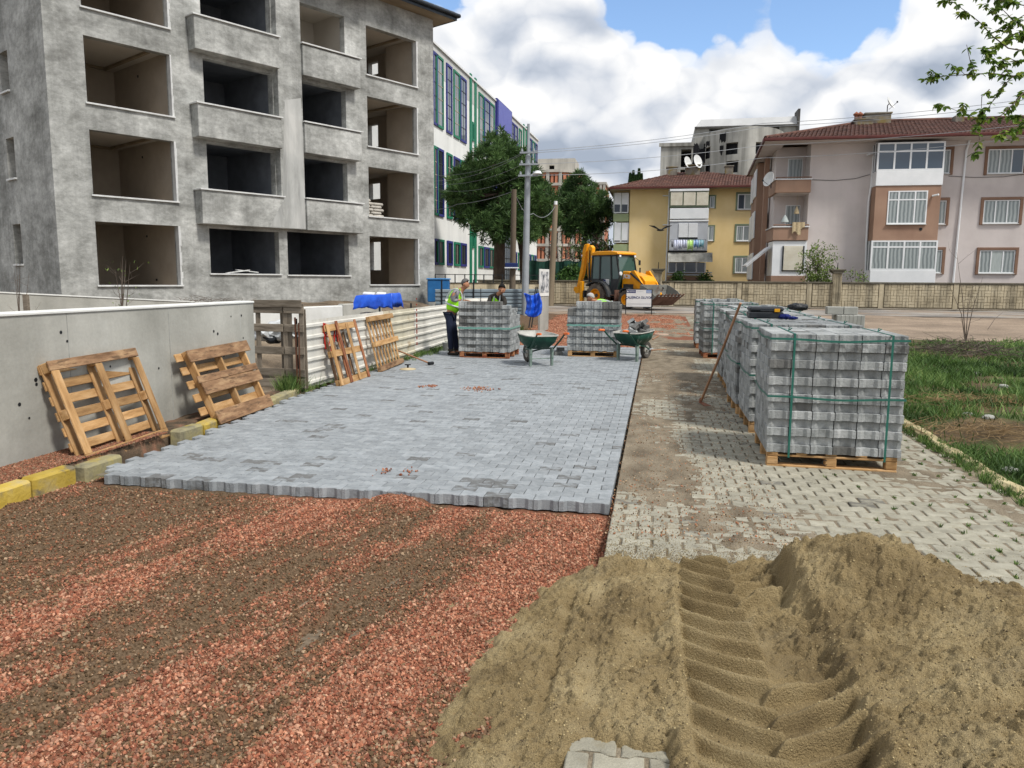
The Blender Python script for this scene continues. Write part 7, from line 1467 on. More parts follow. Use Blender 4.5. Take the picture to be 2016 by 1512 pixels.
# cab
b = MB(); b.prism([(-.55, 1.45), (-.6, 2.0), (-.52, 2.86), (1.18, 2.86), (1.42, 1.7), (1.05, .62), (.92, .62), (.7, 1.25), (.35, 1.52)], -.70, .70, 'y'); b.build('cab_glazing', M_green, J)
b = MB()
def post(a, c, w=.075, h=.06): b.bar(a, c, w, h)
for sy in (-.715, .715):
    for a, c in (((-.54, 2.88), (-.62, 1.5)), ((.02, 2.88), (.0, 1.5)), ((.78, 2.88), (.90, 1.0)), ((1.18, 2.88), (1.44, 1.72)), ((-.6, 1.5), (.35, 1.55)), ((.35, 1.55), (.95, .64)), ((.95, .64), (1.2, .9)), ((1.2, .9), (1.44, 1.72)), ((-.54, 2.86), (1.2, 2.86))): post((a[0], sy, a[1]), (c[0], sy, c[1]), .05, .085)
for x, z in ((-.54, 2.86), (1.18, 2.86)): post((x, -.7, z), (x, .7, z))
post((-.6, -.7, 2.0), (-.6, .7, 2.0))
b.build('cab_frame', M_jd, J)
b = MB(); b.bbox(-.6, .6, -.722, -.712, 1.55, 1.60, .002); b.prism([(.05, 1.05), (.7, 1.05), (.86, .68), (.94, .68), (1.14, .95), (1.35, 1.6), (.95, 1.6), (.9, 1.2), (.1, 1.5)], -.728, -.705, 'y'); b.build('door_panel', M_jd, J)
b = MB(); b.bbox(.1, .55, -.3, .3, 1.2, 1.35, .05); b.bbox(.0, .15, -.28, .28, 1.3, 2.1, .05); b.build('seat', M_black, J)
b = MB(); b.lathe([(.17, -.015), (.19, 0), (.17, .015)], 18, 0, Matrix.Translation((.98, 0, 1.75)) @ Matrix.Rotation(-.6, 4, 'Y'), 'z', True); b.build('steering_wheel', M_black, J)
b = MB(); b.prism([(-.66, 2.90), (-.6, 3.03), (-.2, 3.10), (.9, 3.10), (1.30, 3.02), (1.36, 2.92), (1.2, 2.885), (-.5, 2.885)], -.80, .80, 'y'); o = b.build('roof', M_jy, J); md = o.modifiers.new('b', 'BEVEL'); md.width = .04; md.segments = 2
for y in (-.62, .62):
    for x, dx in ((1.33, .06), (-.62, -.06)): b = MB(); b.bbox(min(x, x + dx), max(x, x + dx), y - .07, y + .07, 2.76, 2.87, .015); b.build('work_lamp', M_pvc, J)
b = MB(); b.tube([(1.2, -.74, 2.8), (1.55, -1.05, 2.82), (1.6, -1.05, 2.6)], .014, 5); b.bbox(1.54, 1.60, -1.12, -.98, 2.35, 2.66, .02); b.build('mirror', M_black, J)
b = MB(); b.tube([(1.52, .80, 2.6), (1.2, .74, 2.8)], .014, 5); b.bbox(1.5, 1.56, .74, .9, 2.35, 2.62, .02); b.build('mirror', M_black, J)
# bonnet
b = MB(); b.prism([(1.38, 1.02), (1.42, 2.02), (1.8, 2.0), (2.75, 1.74), (3.0, 1.5), (3.0, .95)], -.46, .46, 'y'); o = b.build('bonnet', M_jy, J); md = o.modifiers.new('b', 'BEVEL'); md.width = .05; md.segments = 2
b = MB(); b.box(1.5, 2.2, -.472, -.462, 1.1, 1.32); b.build('bonnet_grille', M_jd, J)
text('lettering', 'JCB', .27, M_white, J, (1.74, -.475, 1.72), (PI / 2, .12, 0), .004, sx=1.15, bold=.012)
b = MB(); b.tube([(2.0, .3, 1.7), (2.0, .3, 2.2)], .04, 8); b.build('exhaust', M_black, J)
for y in (-.3, .3): b = MB(); b.lathe([(.001, 0), (.1, 0), (.11, -.05)], 12, 0, Matrix.Translation((1.50, y * 2.2, 1.88)), 'x'); b.build('headlight', M_pvc, J)
# loader arms
for sy in (-.62, .62):
    b = MB(); P_ = [(2.20, 2.02), (2.40, 2.04), (2.92, 1.42), (3.22, .85), (3.30, .42), (3.1, .36), (2.95, .74), (2.58, 1.2), (2.14, 1.72)]; b.prism(P_, sy - .06, sy + .06, 'y'); b.build('loader_arm', M_jy, J)
    b = MB(); s2 = sy * 1.17; b.tube([(2.2, s2, 1.90), (2.8, s2, 1.5)], .055, 8); b.tube([(2.8, s2, 1.5), (3.3, s2, 1.1)], .035, 8); b.build('loader_ram', M_black, J)
b = MB(); b.prism([(2.35, 1.40), (2.55, 1.5), (2.75, 1.25), (2.6, 1.05)], -.56, .56, 'y'); b.build('loader_cross_member', M_jy, J)
# front bucket, rolled back
prof = [(3.22, 1.30), (3.14, .95), (3.16, .5), (3.34, .20), (3.6, .22), (4.25, .70)]; n = len(prof); b = MB()
for y0, y1 in ((-1.12, 1.12),):
    inn = [(3.26, 1.29), (3.20, .95), (3.22, .53), (3.37, .26), (3.58, .28), (4.24, .735)]
    vs = [(x, y, z) for y in (y0, y1) for x, z in prof] + [(x, y, z) for y in (y0, y1) for x, z in inn]
    for i in range(n - 1): b.f.append((i, i + 1, n + i + 1, n + i)); b.m.append(0 if i < 2 else 1); b.f.append((2 * n + i, 2 * n + i + 1, 3 * n + i + 1, 3 * n + i)); b.m.append(0)
    b.v = vs; b.f += [(0, n, 3 * n, 2 * n), (n - 1, 2 * n - 1, 4 * n - 1, 3 * n - 1)]; b.m += [0, 0]
for y in (-1.12, 1.09): b.prism([(3.22, 1.3), (3.14, .95), (3.16, .5), (3.34, .2), (3.6, .22), (4.22, .68), (3.95, .95), (3.5, 1.2)], y, y + .03, 'y', 0)
bo = b.build('front_bucket', [M_bkt, M_mud], J)
for k in range(8): y = -1.05 + 2.1 * k / 7; b = MB(); b.prism([(4.18, .62), (4.42, .80), (4.40, .84), (4.16, .72)], y - .04, y + .04, 'y'); b.build('tooth', M_mud, bo)
# rear excavator
b = MB(); b.bbox(-1.15, -.9, -1.0, 1.0, .55, .95, .02); b.bbox(-1.3, -1.1, -.22, .22, .45, 1.35, .03); b.build('rear_frame', M_jd, J)
for sy in (-.98, .98): b = MB(); b.bbox(-1.18, -.98, sy - .1, sy + .1, .14, 1.45, .02); b.build('stabiliser', M_jy, J)
b = MB(); P_ = [(-1.0, .95), (-1.26, .95), (-1.50, 1.9), (-1.52, 2.8), (-1.50, 3.35), (-1.30, 3.50), (-1.12, 3.35), (-1.16, 2.7), (-1.16, 2.0)]; b.prism(P_, -.13, .13, 'y'); o = b.build('boom', M_jy, J); md = o.modifiers.new('b', 'BEVEL'); md.width = .03
b = MB(); P_ = [(-1.52, 3.58), (-1.78, 3.54), (-1.92, 3.2), (-2.0, 2.4), (-2.34, 1.15), (-2.16, 1.05), (-1.82, 2.0), (-1.66, 3.0)]; b.prism(P_, -.12, .12, 'y'); o = b.build('dipper', M_jy, J); md = o.modifiers.new('b', 'BEVEL'); md.width = .03
b = MB(); [b.tube([(-1.25 + .02 * k, s_ * .15, 1.0), (-1.35 + .02 * k, s_ * .15, 2.4), (-1.34 + .02 * k, s_ * .14, 3.2)], .018, 5) for k in (0, 3) for s_ in (-1, 1)]; b.build('hydraulic_hose', M_black, J); b = MB(); b.tube([(-1.98, 0, 2.3), (-2.2, 0, 1.5)], .05, 8); b.tube([(-2.2, 0, 1.5), (-2.32, 0, 1.15)], .03, 8, 1); b.tube([(-1.25, -.2, 1.3), (-1.30, -.2, 2.5)], .05, 8); b.build('excavator_ram', [M_jd, M_pvc], J)
b = MB(); b.prism([(-2.05, 1.1), (-2.4, 1.15), (-2.5, .95), (-2.3, .75), (-2.05, .8)], -.2, .2, 'y'); b.build('rear_bucket', M_jy, J)
t_ = MB(); t_.box(.28, .72, -.737, -.730, 1.28, 1.58); dp = t_.build('door_notice', M_white, J); t_ = MB(); t_.box(.30, .47, -.742, -.738, 1.30, 1.56); t_.build('notice_emblem', Mnv, J); t_ = MB(); t_.lathe([(.001, 0), (.05, 0)], 10, 0, Matrix.Translation((.385, -.744, 1.43)), 'y'); [t_.box(.5, .7, -.742, -.738, 1.33 + .07 * i, 1.36 + .07 * i) for i in range(3)]; t_.build('notice_mark', M_greyp, J)
J.scale = (1.0, 1.0, 1.0)
# ================================================================== PEOPLE
M_skin = mat('skin', [hx('9a6b50'), hx('ad7c60')], 8, .6, rand=.0); M_hiv = mat('lime_hi_vis_fabric', [hx('8fe01c'), hx('a6f232')], 4, .7, .2, 9); M_hiv.node_tree.nodes['Principled BSDF'].inputs['Emission Strength'].default_value = 0
M_refl = mat('reflective_tape', [hx('9da3a3'), hx('b4baba')], 5, .4); M_navy = mat('navy_trousers', [hx('1b2133'), hx('262e44')], 5, .9, .3, 14); M_gsh = mat('grey_sweater', [hx('77767a'), hx('8d8c90')], 6, .95, .3, 14); M_dsh = mat('dark_jacket', [hx('25231f'), hx('3a3631')], 6, .9, .3, 14); M_boot = mat('dusty_boot', [hx('24211e'), hx('3f3a34')], 6, .8)
M_hg = mat('grey_hair', [hx('3a3837'), hx('6f6d6b')], 40, .9); M_hk = mat('black_hair_cap', [hx('0d0c0c'), hx('1a1817')], 30, .95); M_hw = mat('white_grey_hair', [hx('8f8d8a'), hx('b9b7b4')], 40, .9)
def skin(name, J_, E_, m, par, root=0, sub=2):
    me = bpy.data.meshes.new(name); me.from_pydata([tuple(p) for p, r in J_], E_, []); me.materials.append(m); o = link(name, me, par)
    bm = bmesh.new(); bm.from_mesh(me); bm.verts.ensure_lookup_table(); ly = bm.verts.layers.skin.verify()
    for i, v in enumerate(bm.verts): r = J_[i][1]; v[ly].radius = (r, r) if not isinstance(r, tuple) else r; v[ly].use_root = (i == root)
    bm.to_mesh(me); bm.free(); md = o.modifiers.new('skin', 'SKIN'); md.use_smooth_shade = True; s = o.modifiers.new('sub', 'SUBSURF'); s.levels = sub; s.render_levels = sub
    dg = bpy.context.evaluated_depsgraph_get(); dg.update(); nm = bpy.data.meshes.new_from_object(o.evaluated_get(dg)); nm.materials.clear(); nm.materials.append(m); o.modifiers.clear(); o.data = nm; bpy.data.meshes.remove(me); nm.name = name; return o
def person(label, j, shirt, hairm, cap=False, fdir=Vector((1, 0, -.3)), skinm=None):
    """j: joints in world coords. feet at ground"""
    base = Vector(((j['ankL'].x + j['ankR'].x) / 2, (j['ankL'].y + j['ankR'].y) / 2, 0)); t = thing('person', label, 'person', base)
    q = {k: v - base for k, v in j.items()}; V_ = lambda a: q[a]
    f = fdir.normalized(); sidev = f.cross(Vector((0, 0, 1))).normalized(); upd = sidev.cross(f).normalized()
    hd = V_('head'); nk = V_('neck'); chin = hd + f * .06 - upd * .075
    ft = Vector((f.x, f.y, 0)).normalized()
    names = ['pelvis', 'waist', 'chest', 'neck', 'jaw', 'skull', 'crown', 'shL', 'elL', 'wrL', 'haL', 'shR', 'elR', 'wrR', 'haR', 'hipL', 'knL', 'ankL', 'toeL', 'hipR', 'knR', 'ankR', 'toeR']
    P = {'pelvis': (V_('hip'), .12), 'waist': (V_('hip').lerp(V_('chest'), .45), .115), 'chest': (V_('chest'), .13), 'neck': (nk, .052), 'jaw': (hd - upd * .06 + f * .02, .062), 'skull': (hd + upd * .02, .083), 'crown': (hd + upd * .075 - f * .01, .06)}
    for s in 'LR': P['sh' + s] = (V_('sh' + s), .055); P['el' + s] = (V_('el' + s), .04); P['wr' + s] = (V_('wr' + s), .027); P['ha' + s] = (V_('wr' + s).lerp(V_('ha' + s), .6), .03); P['hip' + s] = (V_('hip' + s), .085); P['kn' + s] = (V_('kn' + s), .055); P['ank' + s] = (V_('ank' + s) + Vector((0, 0, .07)), .038); P['toe' + s] = (V_('ank' + s) + ft * .15 + Vector((0, 0, .035)), .035)
    E_ = [('pelvis', 'waist'), ('waist', 'chest'), ('chest', 'neck'), ('neck', 'jaw'), ('jaw', 'skull'), ('skull', 'crown')] + [e for s in 'LR' for e in (('chest', 'sh' + s), ('sh' + s, 'el' + s), ('el' + s, 'wr' + s), ('wr' + s, 'ha' + s), ('pelvis', 'hip' + s), ('hip' + s, 'kn' + s), ('kn' + s, 'ank' + s), ('ank' + s, 'toe' + s))]
    Jl = [P[n] for n in names]; El = [(names.index(a), names.index(c)) for a, c in E_]
    # fingers: five short chains rooted in each palm; nose and ears
    for s in 'LR':
        w = V_('wr' + s); h = V_('ha' + s); d = (h - w).normalized(); sd = d.cross(Vector((0, 0, 1))); sd = sd.normalized() if sd.length > .1 else Vector((0, 1, 0)); dn = d.cross(sd).normalized(); dn = dn if dn.z < 0 else -dn; palm = names.index('ha' + s)
        for k, (o_, L_) in enumerate([(-.030, .065), (-.010, .075), (.010, .07), (.028, .055)]):
            b0 = len(Jl); Jl += [(w.lerp(h, .85) + sd * o_, .0085), (w.lerp(h, .85) + sd * o_ * 1.1 + d * L_ * .55 + dn * .012, .008), (w.lerp(h, .85) + sd * o_ * 1.1 + d * L_ * .85 + dn * .04, .007)]; El += [(palm, b0), (b0, b0 + 1), (b0 + 1, b0 + 2)]
        b0 = len(Jl); Jl += [(w.lerp(h, .4) - sd * .035 + dn * .01, .010), (w.lerp(h, .8) - sd * .055 + dn * .03, .008)]; El += [(palm, b0), (b0, b0 + 1)]
    b0 = len(Jl); Jl += [(hd + f * .092 - upd * .005, .014), (hd + f * .112 - upd * .022, .012)]; El += [(names.index('skull'), b0), (b0, b0 + 1)]
    for s in (-1, 1): b0 = len(Jl); Jl += [(hd + sidev * s * .085 - f * .005, .012), (hd + sidev * s * .09 - f * .01 - upd * .03, .010)]; El += [(names.index('skull'), b0), (b0, b0 + 1)]
    skin('body', Jl, El, M_skin, t)
    for s in (-1, 1): b = MB(); b.lathe([(.001, .006), (.010, .003), (.012, 0)], 8, 0, Matrix.Translation(hd + f * .083 + sidev * s * .032 + upd * .012) @ f.to_track_quat('Z', 'Y').to_matrix().to_4x4()); b.build('eye', M_black, t)
    b = MB(); m_ = hd + f * .088 - upd * .052; b.bar(m_ - sidev * .022, m_ + sidev * .022, .006, .008); b.build('mouth', mat('lips', [hx('6f3f33'), hx('7b4a3c')], 4, .6), t)
    # hair / cap: shell over the skull
    bm = bmesh.new(); bmesh.ops.create_icosphere(bm, subdivisions=4, radius=1); c = hd + upd * .03 - f * .012
    for v in list(bm.verts):
        n_ = v.co.normalized(); w_ = n_.dot(f) * .9 - n_.dot(upd) * (.75 if cap else .6)
        if w_ > .14: bm.verts.remove(v)
    for v in bm.verts: n_ = v.co.normalized(); r_ = .104 if cap else .100; v.co = c + (f * n_.dot(f) * 1.0 + sidev * n_.dot(sidev) * .88 + upd * n_.dot(upd) * 1.02) * (r_ + .004 * math.sin(n_.x * 40) * math.cos(n_.z * 37))
    b = MB(); b.bm(bm); o = b.build('cap' if cap else 'hair', hairm, t, True); o.modifiers.new('s', 'SOLIDIFY').thickness = .012
    # clothes
    def G_(nm, pts, ed, m): return skin(nm, pts, ed, m, t)
    hs = V_('hip')
    G_('trousers', [(hs + Vector((0, 0, .02)), .125), (V_('hipL'), .10), (V_('knL'), .078), (V_('ankL') + Vector((0, 0, .1)), .066), (V_('hipR'), .10), (V_('knR'), .078), (V_('ankR') + Vector((0, 0, .1)), .066)], [(0, 1), (1, 2), (2, 3), (0, 4), (4, 5), (5, 6)], M_navy)
    G_('sweater', [(hs.lerp(V_('chest'), .2), .135), (V_('chest'), .148), (V_('chest').lerp(nk, .75), .07), (V_('shL'), .078), (V_('elL'), .058), (V_('elL').lerp(V_('wrL'), .85), .042), (V_('shR'), .078), (V_('elR'), .058), (V_('elR').lerp(V_('wrR'), .85), .042)], [(0, 1), (1, 2), (1, 3), (3, 4), (4, 5), (1, 6), (6, 7), (7, 8)], shirt)
    G_('hi_vis_vest', [(hs.lerp(V_('chest'), .02), .175), (hs.lerp(V_('chest'), .5), .185), (V_('chest'), .205), (V_('chest').lerp(V_('shL'), .66) + Vector((0, 0, .02)), .115), (V_('chest').lerp(V_('shR'), .66) + Vector((0, 0, .02)), .115)], [(0, 1), (1, 2), (2, 3), (2, 4)], M_hiv)
    # reflective bands round the waist and over the shoulders
    ax = (V_('chest') - hs).normalized(); a1 = ax.orthogonal().normalized(); a2 = ax.cross(a1)
    b = MB(); ce = hs.lerp(V_('chest'), .45); rr_ = .196; b.tube([ce + (a1 * math.cos(k * PI / 10) + a2 * math.sin(k * PI / 10)) * rr_ for k in range(21)], .022, 6, cap=False); b.build('reflective_band', M_refl, t, True)
    for s in 'LR':
        p0 = V_('chest').lerp(V_('sh' + s), .45) ; b = MB(); side_ = f if abs(f.dot(ax)) < .9 else Vector((0, 0, 1)); pts = []
        for k in range(9): a = k / 8 * PI; pts.append(p0 + f * math.cos(a) * .195 - ax * (.16 - .27 * math.sin(a)) * 1.0 + ax * 0.0)
        b.tube(pts, .016, 5); b.build('reflective_band', M_refl, t, True)
    for s in 'LR': b = MB(); a = V_('ank' + s); M = Matrix.Translation(a) @ Matrix.Rotation(math.atan2(ft.y, ft.x), 4, 'Z'); b.bbox(-.09, .19, -.05, .05, 0, .075, .03, 0, M); b.bbox(-.07, .05, -.05, .05, .07, .17, .03, 0, M); b.build('boot', M_boot, t, True)
    return t
def W8(x, y, Y): return VY(870 + x / 8.894, 540 + y / 8.894, Y)
Y1 = 17.45
def sw(p, dy): return p + Vector((0, dy, 0))
head = W8(412, 172, Y1); 
person('grey haired workman in lime vest and navy trousers leaning over the left paver stack', {
 'head': head, 'neck': W8(345, 262, Y1), 'chest': W8(270, 350, Y1), 'hip': W8(160, 690, Y1),
 'shL': sw(W8(270, 320, Y1), .19), 'elL': sw(W8(300, 440, Y1), .23), 'wrL': sw(W8(400, 470, Y1), .14), 'haL': sw(W8(465, 468, Y1), .10),
 'shR': sw(W8(262, 325, Y1), -.19), 'elR': sw(W8(225, 455, Y1), -.22), 'wrR': sw(W8(320, 450, Y1), -.10), 'haR': sw(W8(390, 452, Y1), -.06),
 'hipL': sw(W8(150, 720, Y1), .08), 'knL': sw(W8(205, 1010, Y1), .10), 'ankL': Vector((W8(235, 1370, Y1).x, Y1 + .12, 0)),
 'hipR': sw(W8(145, 720, Y1), -.08), 'knR': sw(W8(160, 1020, Y1), -.10), 'ankR': Vector((W8(190, 1370, Y1).x, Y1 - .14, 0))}, M_gsh, M_hg, False, Vector((1, -.15, -.35)))
Y2 = 18.75; hx2 = W8(1050, 262, Y2)
person('workman in black knitted cap and lime vest bending forward behind the left paver stack', {
 'head': hx2 , 'neck': W8(1000, 330, Y2 + .10), 'chest': W8(965, 420, Y2 + .22), 'hip': W8(930, 640, Y2 + .45),
 'shL': W8(1075, 400, Y2 + .15), 'elL': W8(1110, 520, Y2 + .0), 'wrL': W8(1030, 560, Y2 - .2), 'haL': W8(1010, 575, Y2 - .28),
 'shR': W8(850, 410, Y2 + .2), 'elR': W8(815, 530, Y2 + .05), 'wrR': W8(900, 560, Y2 - .15), 'haR': W8(930, 580, Y2 - .22),
 'hipL': W8(990, 660, Y2 + .45), 'knL': W8(995, 980, Y2 + .35), 'ankL': Vector((W8(1000, 1000, Y2).x, Y2 + .45, 0)),
 'hipR': W8(880, 660, Y2 + .45), 'knR': W8(870, 980, Y2 + .35), 'ankR': Vector((W8(860, 1000, Y2).x, Y2 + .5, 0))}, M_dsh, M_hk, True, Vector((.15, -1, -.55)))
def W6(x, y, Y): return VY(1000 + x / 6.72, 570 + y / 6.72, Y)
Y3 = 19.5
person('white haired workman in lime vest stooping behind the middle paver stack', {
 'head': W6(1095, 112, Y3), 'neck': W6(1150, 150, Y3), 'chest': W6(1215, 190, Y3), 'hip': W6(1420, 300, Y3 + .1),
 'shL': sw(W6(1200, 190, Y3), -.18), 'elL': sw(W6(1190, 330, Y3), -.2), 'wrL': sw(W6(1120, 420, Y3), -.12), 'haL': sw(W6(1090, 470, Y3), -.1),
 'shR': sw(W6(1200, 190, Y3), .18), 'elR': sw(W6(1190, 330, Y3), .2), 'wrR': sw(W6(1120, 420, Y3), .12), 'haR': sw(W6(1090, 470, Y3), .1),
 'hipL': sw(W6(1430, 330, Y3 + .1), -.08), 'knL': sw(W6(1380, 560, Y3 + .1), -.08), 'ankL': Vector((W6(1420, 700, Y3).x, Y3, 0)),
 'hipR': sw(W6(1430, 330, Y3 + .1), .1), 'knR': sw(W6(1385, 560, Y3 + .1), .1), 'ankR': Vector((W6(1430, 700, Y3).x, Y3 + .3, 0))}, M_gsh, M_hw, False, Vector((-1, -.25, -.75)))
# ================================================================== POLES AND WIRES
M_galv = mat('galvanised_pole', [hx('8f959a'), hx('a6acb0')], 1.5, .5, metal=.3); M_pole = mat('tarred_wood_pole', [hx('544b40'), hx('736758')], 2, .9, .3, 20, stretch=(1, 1, .1))
PYL = 35.5
def polebase(px, Y): p = VY(px, 600, Y); return (p.x, Y, gz(Y))
bx = polebase(1034, PYL); t = thing('lamp_post', 'tall grey steel utility pole with three cross arms in front of the pine', 'pole', (bx[0], bx[1], 0)); zt = VY(1040, 244, PYL).z
xt = VY(1040.5, 244, PYL).x - bx[0]; b = MB(); b.tube([(0, 0, -.2), (0, 0, 1.5), (xt * .97, 0, zt - 1.4), (xt, 0, zt - 1.35), (xt, 0, zt)], [.17, .165, .12, .07, .06], 14); b.build('pole', M_galv, t, True)
for (y_, l, r) in ((302, 1029, 1052), (325, 1028, 1050), (347, 1026, 1052)):
    a = VY(l, y_, PYL); c = VY(r, y_, PYL); b = MB(); b.bbox(a.x - bx[0] - .1, c.x - bx[0] + .2, -.22, -.14, a.z - .04, a.z + .04, .005); b.build('cross_arm', M_galv, t)
    for xx in (a.x - bx[0], c.x - bx[0]): b = MB(); b.lathe([(.0, 0), (.05, 0), (.06, .05), (.04, .09), (.05, .13), (0, .15)], 8, 0, Matrix.Translation((xx, -.18, a.z + .04))); b.build('insulator', M_galv, t, True)
p = VY(1057, 340, PYL); b = MB(); b.tube([(0, 0, p.z - .2), (.5, -.3, p.z - .05), (p.x - bx[0], -.4, p.z)], .03, 6); b.lathe([(0, .14), (.12, .12), (.2, .0), (.0, -.02)], 12, 0, Matrix.Translation((p.x - bx[0] + .1, -.4, p.z - .1))); b.build('lamp_head', M_pvc, t, True)
bx2 = polebase(1008, 37); t = thing('wooden_pole', 'short upright dark wooden pole left of the steel utility pole', 'pole', (bx2[0], 37, 0)); q = VY(1012, 373, 37); b = MB(); b.tube([(0, 0, -.2), (q.x - bx2[0], 0, q.z)], [.16, .12], 10); b.build('pole', M_pole, t, True); q2 = VY(1010, 522, 37); b = MB(); b.bbox(-.3, .3, -.3, -.1, q2.z - .1, q2.z + .1, .02); b.bbox(-.32, .34, -.32, -.08, q2.z - .16, q2.z - .105, .01, 1); b.build('box', [Mnv, M_pvc], t)
bx3 = polebase(1083, 45); t = thing('wooden_pole', 'leaning pale wooden pole between the two pines', 'pole', (bx3[0], 45, 0)); q = VY(1094, 403, 45); b = MB(); b.tube([(0, 0, -.2), (q.x - bx3[0], 0, q.z)], [.2, .14], 10); b.build('pole', mat('pale_wood_pole', [hx('6f6453'), hx('8c7f6b')], 2, .9, .3, 20, stretch=(1, 1, .1)), t, True); b = MB(); b.lathe([(0, 0), (.1, 0), (.1, .2), (0, .2)], 8, 0, Matrix.Translation((q.x - bx3[0], 0, q.z))); b.build('pole_cap', M_pvc, t)
def wire(pts, lb, r=.012, sag=0.0, n=14):
    P_ = []
    for i in range(len(pts) - 1):
        a, c = pts[i], pts[i + 1]
        for k in range(n): f = k / n; P_.append(a.lerp(c, f) - Vector((0, 0, 4 * sag * f * (1 - f))))
    P_.append(pts[-1]); b = MB(); b.tube(P_, r, 4, cap=False); o = b.build('overhead_wire', M_wire, None); tag(o, lb, 'wire', 'overhead wires'); return o
M_wire = mat('aluminium_wire', [hx('7c8084'), hx('9b9fa3')], 1, .6)
for (a, c, e, lb, sg) in [((1050, 301), (1500, 250), (2080, 197), 'upper wire of the top pair running right over the pink block roof', .15), ((1052, 297), (1500, 243), (2080, 188), 'topmost overhead wire running right over the pink block roof', .15), ((1050, 323), (1500, 286), (2080, 238), 'middle overhead wire crossing the abandoned block to the right', .15), ((1052, 345), (1500, 311), (2080, 262), 'lowest overhead wire running right across the pink block', .2)]:
    wire([VY(*a, PYL - .2), VY(*c, 42), VY(*e, 40)], lb, .014, sg)
for (a, c, lb, sg) in [((1029, 301), (856, 345), 'highest of the wires running left from the steel pole', .3), ((1028, 304), (856, 356), 'second of the wires running left from the steel pole', .3), ((1028, 324), (856, 362), 'third of the wires running left from the steel pole', .3), ((1026, 346), (856, 372), 'fourth of the wires running left from the steel pole', .35)]:
    e = VY(*c, 41); s_ = VY(*a, PYL - .2); wire([s_, e, e + (e - s_) * .2], lb, .0075, sg)
wire([VY(1012, 376, 37), VY(900, 402, 39), VY(845, 412, 41)], 'thin cable running left from the short wooden pole', .014, .1); wire([VY(1012, 376, 37), VY(1050, 420, 40), VY(1094, 405, 45)], 'thin slack cable between the two wooden poles', .014, .4)
# ================================================================== VEGETATION
def leaf_mat(name, cols, attr='tone', rough=.6, trans=.25):
    m, N, L, B = mk(name); a = N.new('ShaderNodeAttribute'); a.attribute_name = attr; r = N.new('ShaderNodeValToRGB'); el = r.color_ramp.elements
    while len(el) < len(cols): el.new(.5)
    for i, (e, c) in enumerate(zip(el, cols)): e.position = i / (len(cols) - 1); e.color = (*c, 1)
    oi = N.new('ShaderNodeObjectInfo')
    if attr == 'OBJ': L.new(oi.outputs['Random'], r.inputs[0])
    else: L.new(a.outputs['Fac'], r.inputs[0])
    L.new(r.outputs[0], B.inputs['Base Color']); B.inputs['Roughness'].default_value = rough; B.inputs['Specular IOR Level'].default_value = .25
    if trans:
        tr = N.new('ShaderNodeBsdfTranslucent'); L.new(r.outputs[0], tr.inputs[0]); mx = N.new('ShaderNodeMixShader'); mx.inputs[0].default_value = trans; out = [n for n in N if n.type == 'OUTPUT_MATERIAL'][0]; L.new(B.outputs[0], mx.inputs[1]); L.new(tr.outputs[0], mx.inputs[2]); L.new(mx.outputs[0], out.inputs[0])
    return m
M_pine = leaf_mat('pine_needles', [hx('25361f'), hx('3a532d'), hx('54703e'), hx('728d52')]); M_leafd = leaf_mat('dark_shrub_leaf', [hx('1e3018'), hx('3b5a28'), hx('56763a')]); M_leafl = leaf_mat('spring_leaf', [hx('46592a'), hx('687e3e'), hx('8ba152')]); M_grass = leaf_mat('grass_blade', [hx('2f4420'), hx('486430'), hx('627f40'), hx('90a060')]); M_bark = mat('pine_bark', [hx('3c322a'), hx('64564a')], 3, .95, .5, 14, stretch=(1, 1, .3)); M_twig = mat('grey_twig', [hx('4f463e'), hx('6f645a')], 6, .9); M_straw = leaf_mat('straw', [hx('6c5636'), hx('95805a'), hx('b5a078')], trans=.1)
def tris(name, P, D_, Wd, Ln_, tone, m, par=None, bend=None):
    """n thin blades: P base, D_ direction, Wd half width vector, Ln_ length -> one mesh of narrow quads+tip"""
    n = len(P); D_ = D_ * Ln_[:, None]; a = P - Wd; c = P + Wd; mid = P + D_ * .55; e = P + D_
    if bend is not None: e = e + bend; mid = mid + bend * .3
    v = np.stack([a, c, mid + Wd * .8, mid - Wd * .8, e], 1).reshape(-1, 3); i = np.arange(n) * 5
    q = np.stack([i, i + 1, i + 2, i + 3], 1); t3 = np.stack([i + 3, i + 2, i + 4], 1); me = bpy.data.meshes.new(name)
    me.vertices.add(len(v)); me.vertices.foreach_set('co', v.ravel().astype(np.float32)); li = np.concatenate([q.ravel(), t3.ravel()]); me.loops.add(len(li)); me.loops.foreach_set('vertex_index', li.astype(np.int32)); me.polygons.add(2 * n)
    me.polygons.foreach_set('loop_start', np.concatenate([np.arange(n) * 4, 4 * n + np.arange(n) * 3]).astype(np.int32)); me.polygons.foreach_set('loop_total', np.concatenate([np.full(n, 4), np.full(n, 3)]).astype(np.int32)); me.materials.append(m); me.update(); me.validate()
    at = me.attributes.new('tone', 'FLOAT', 'POINT'); at.data.foreach_set('value', np.repeat(np.clip(tone, 0, 1), 5).astype(np.float32)); return link(name, me, par)
def rdir(n): d = rg.normal(size=(n, 3)); return d / np.linalg.norm(d, axis=1)[:, None]
def perp(D_): r = rdir(len(D_)); w = np.cross(D_, r); return w / (np.linalg.norm(w, axis=1)[:, None] + 1e-9)
def blobs_px(L_, Y, spread): return [(VY(x, y, Y + rnd.uniform(-spread, spread)), r * (Y * 1.0) / F_PX) for x, y, r in L_]
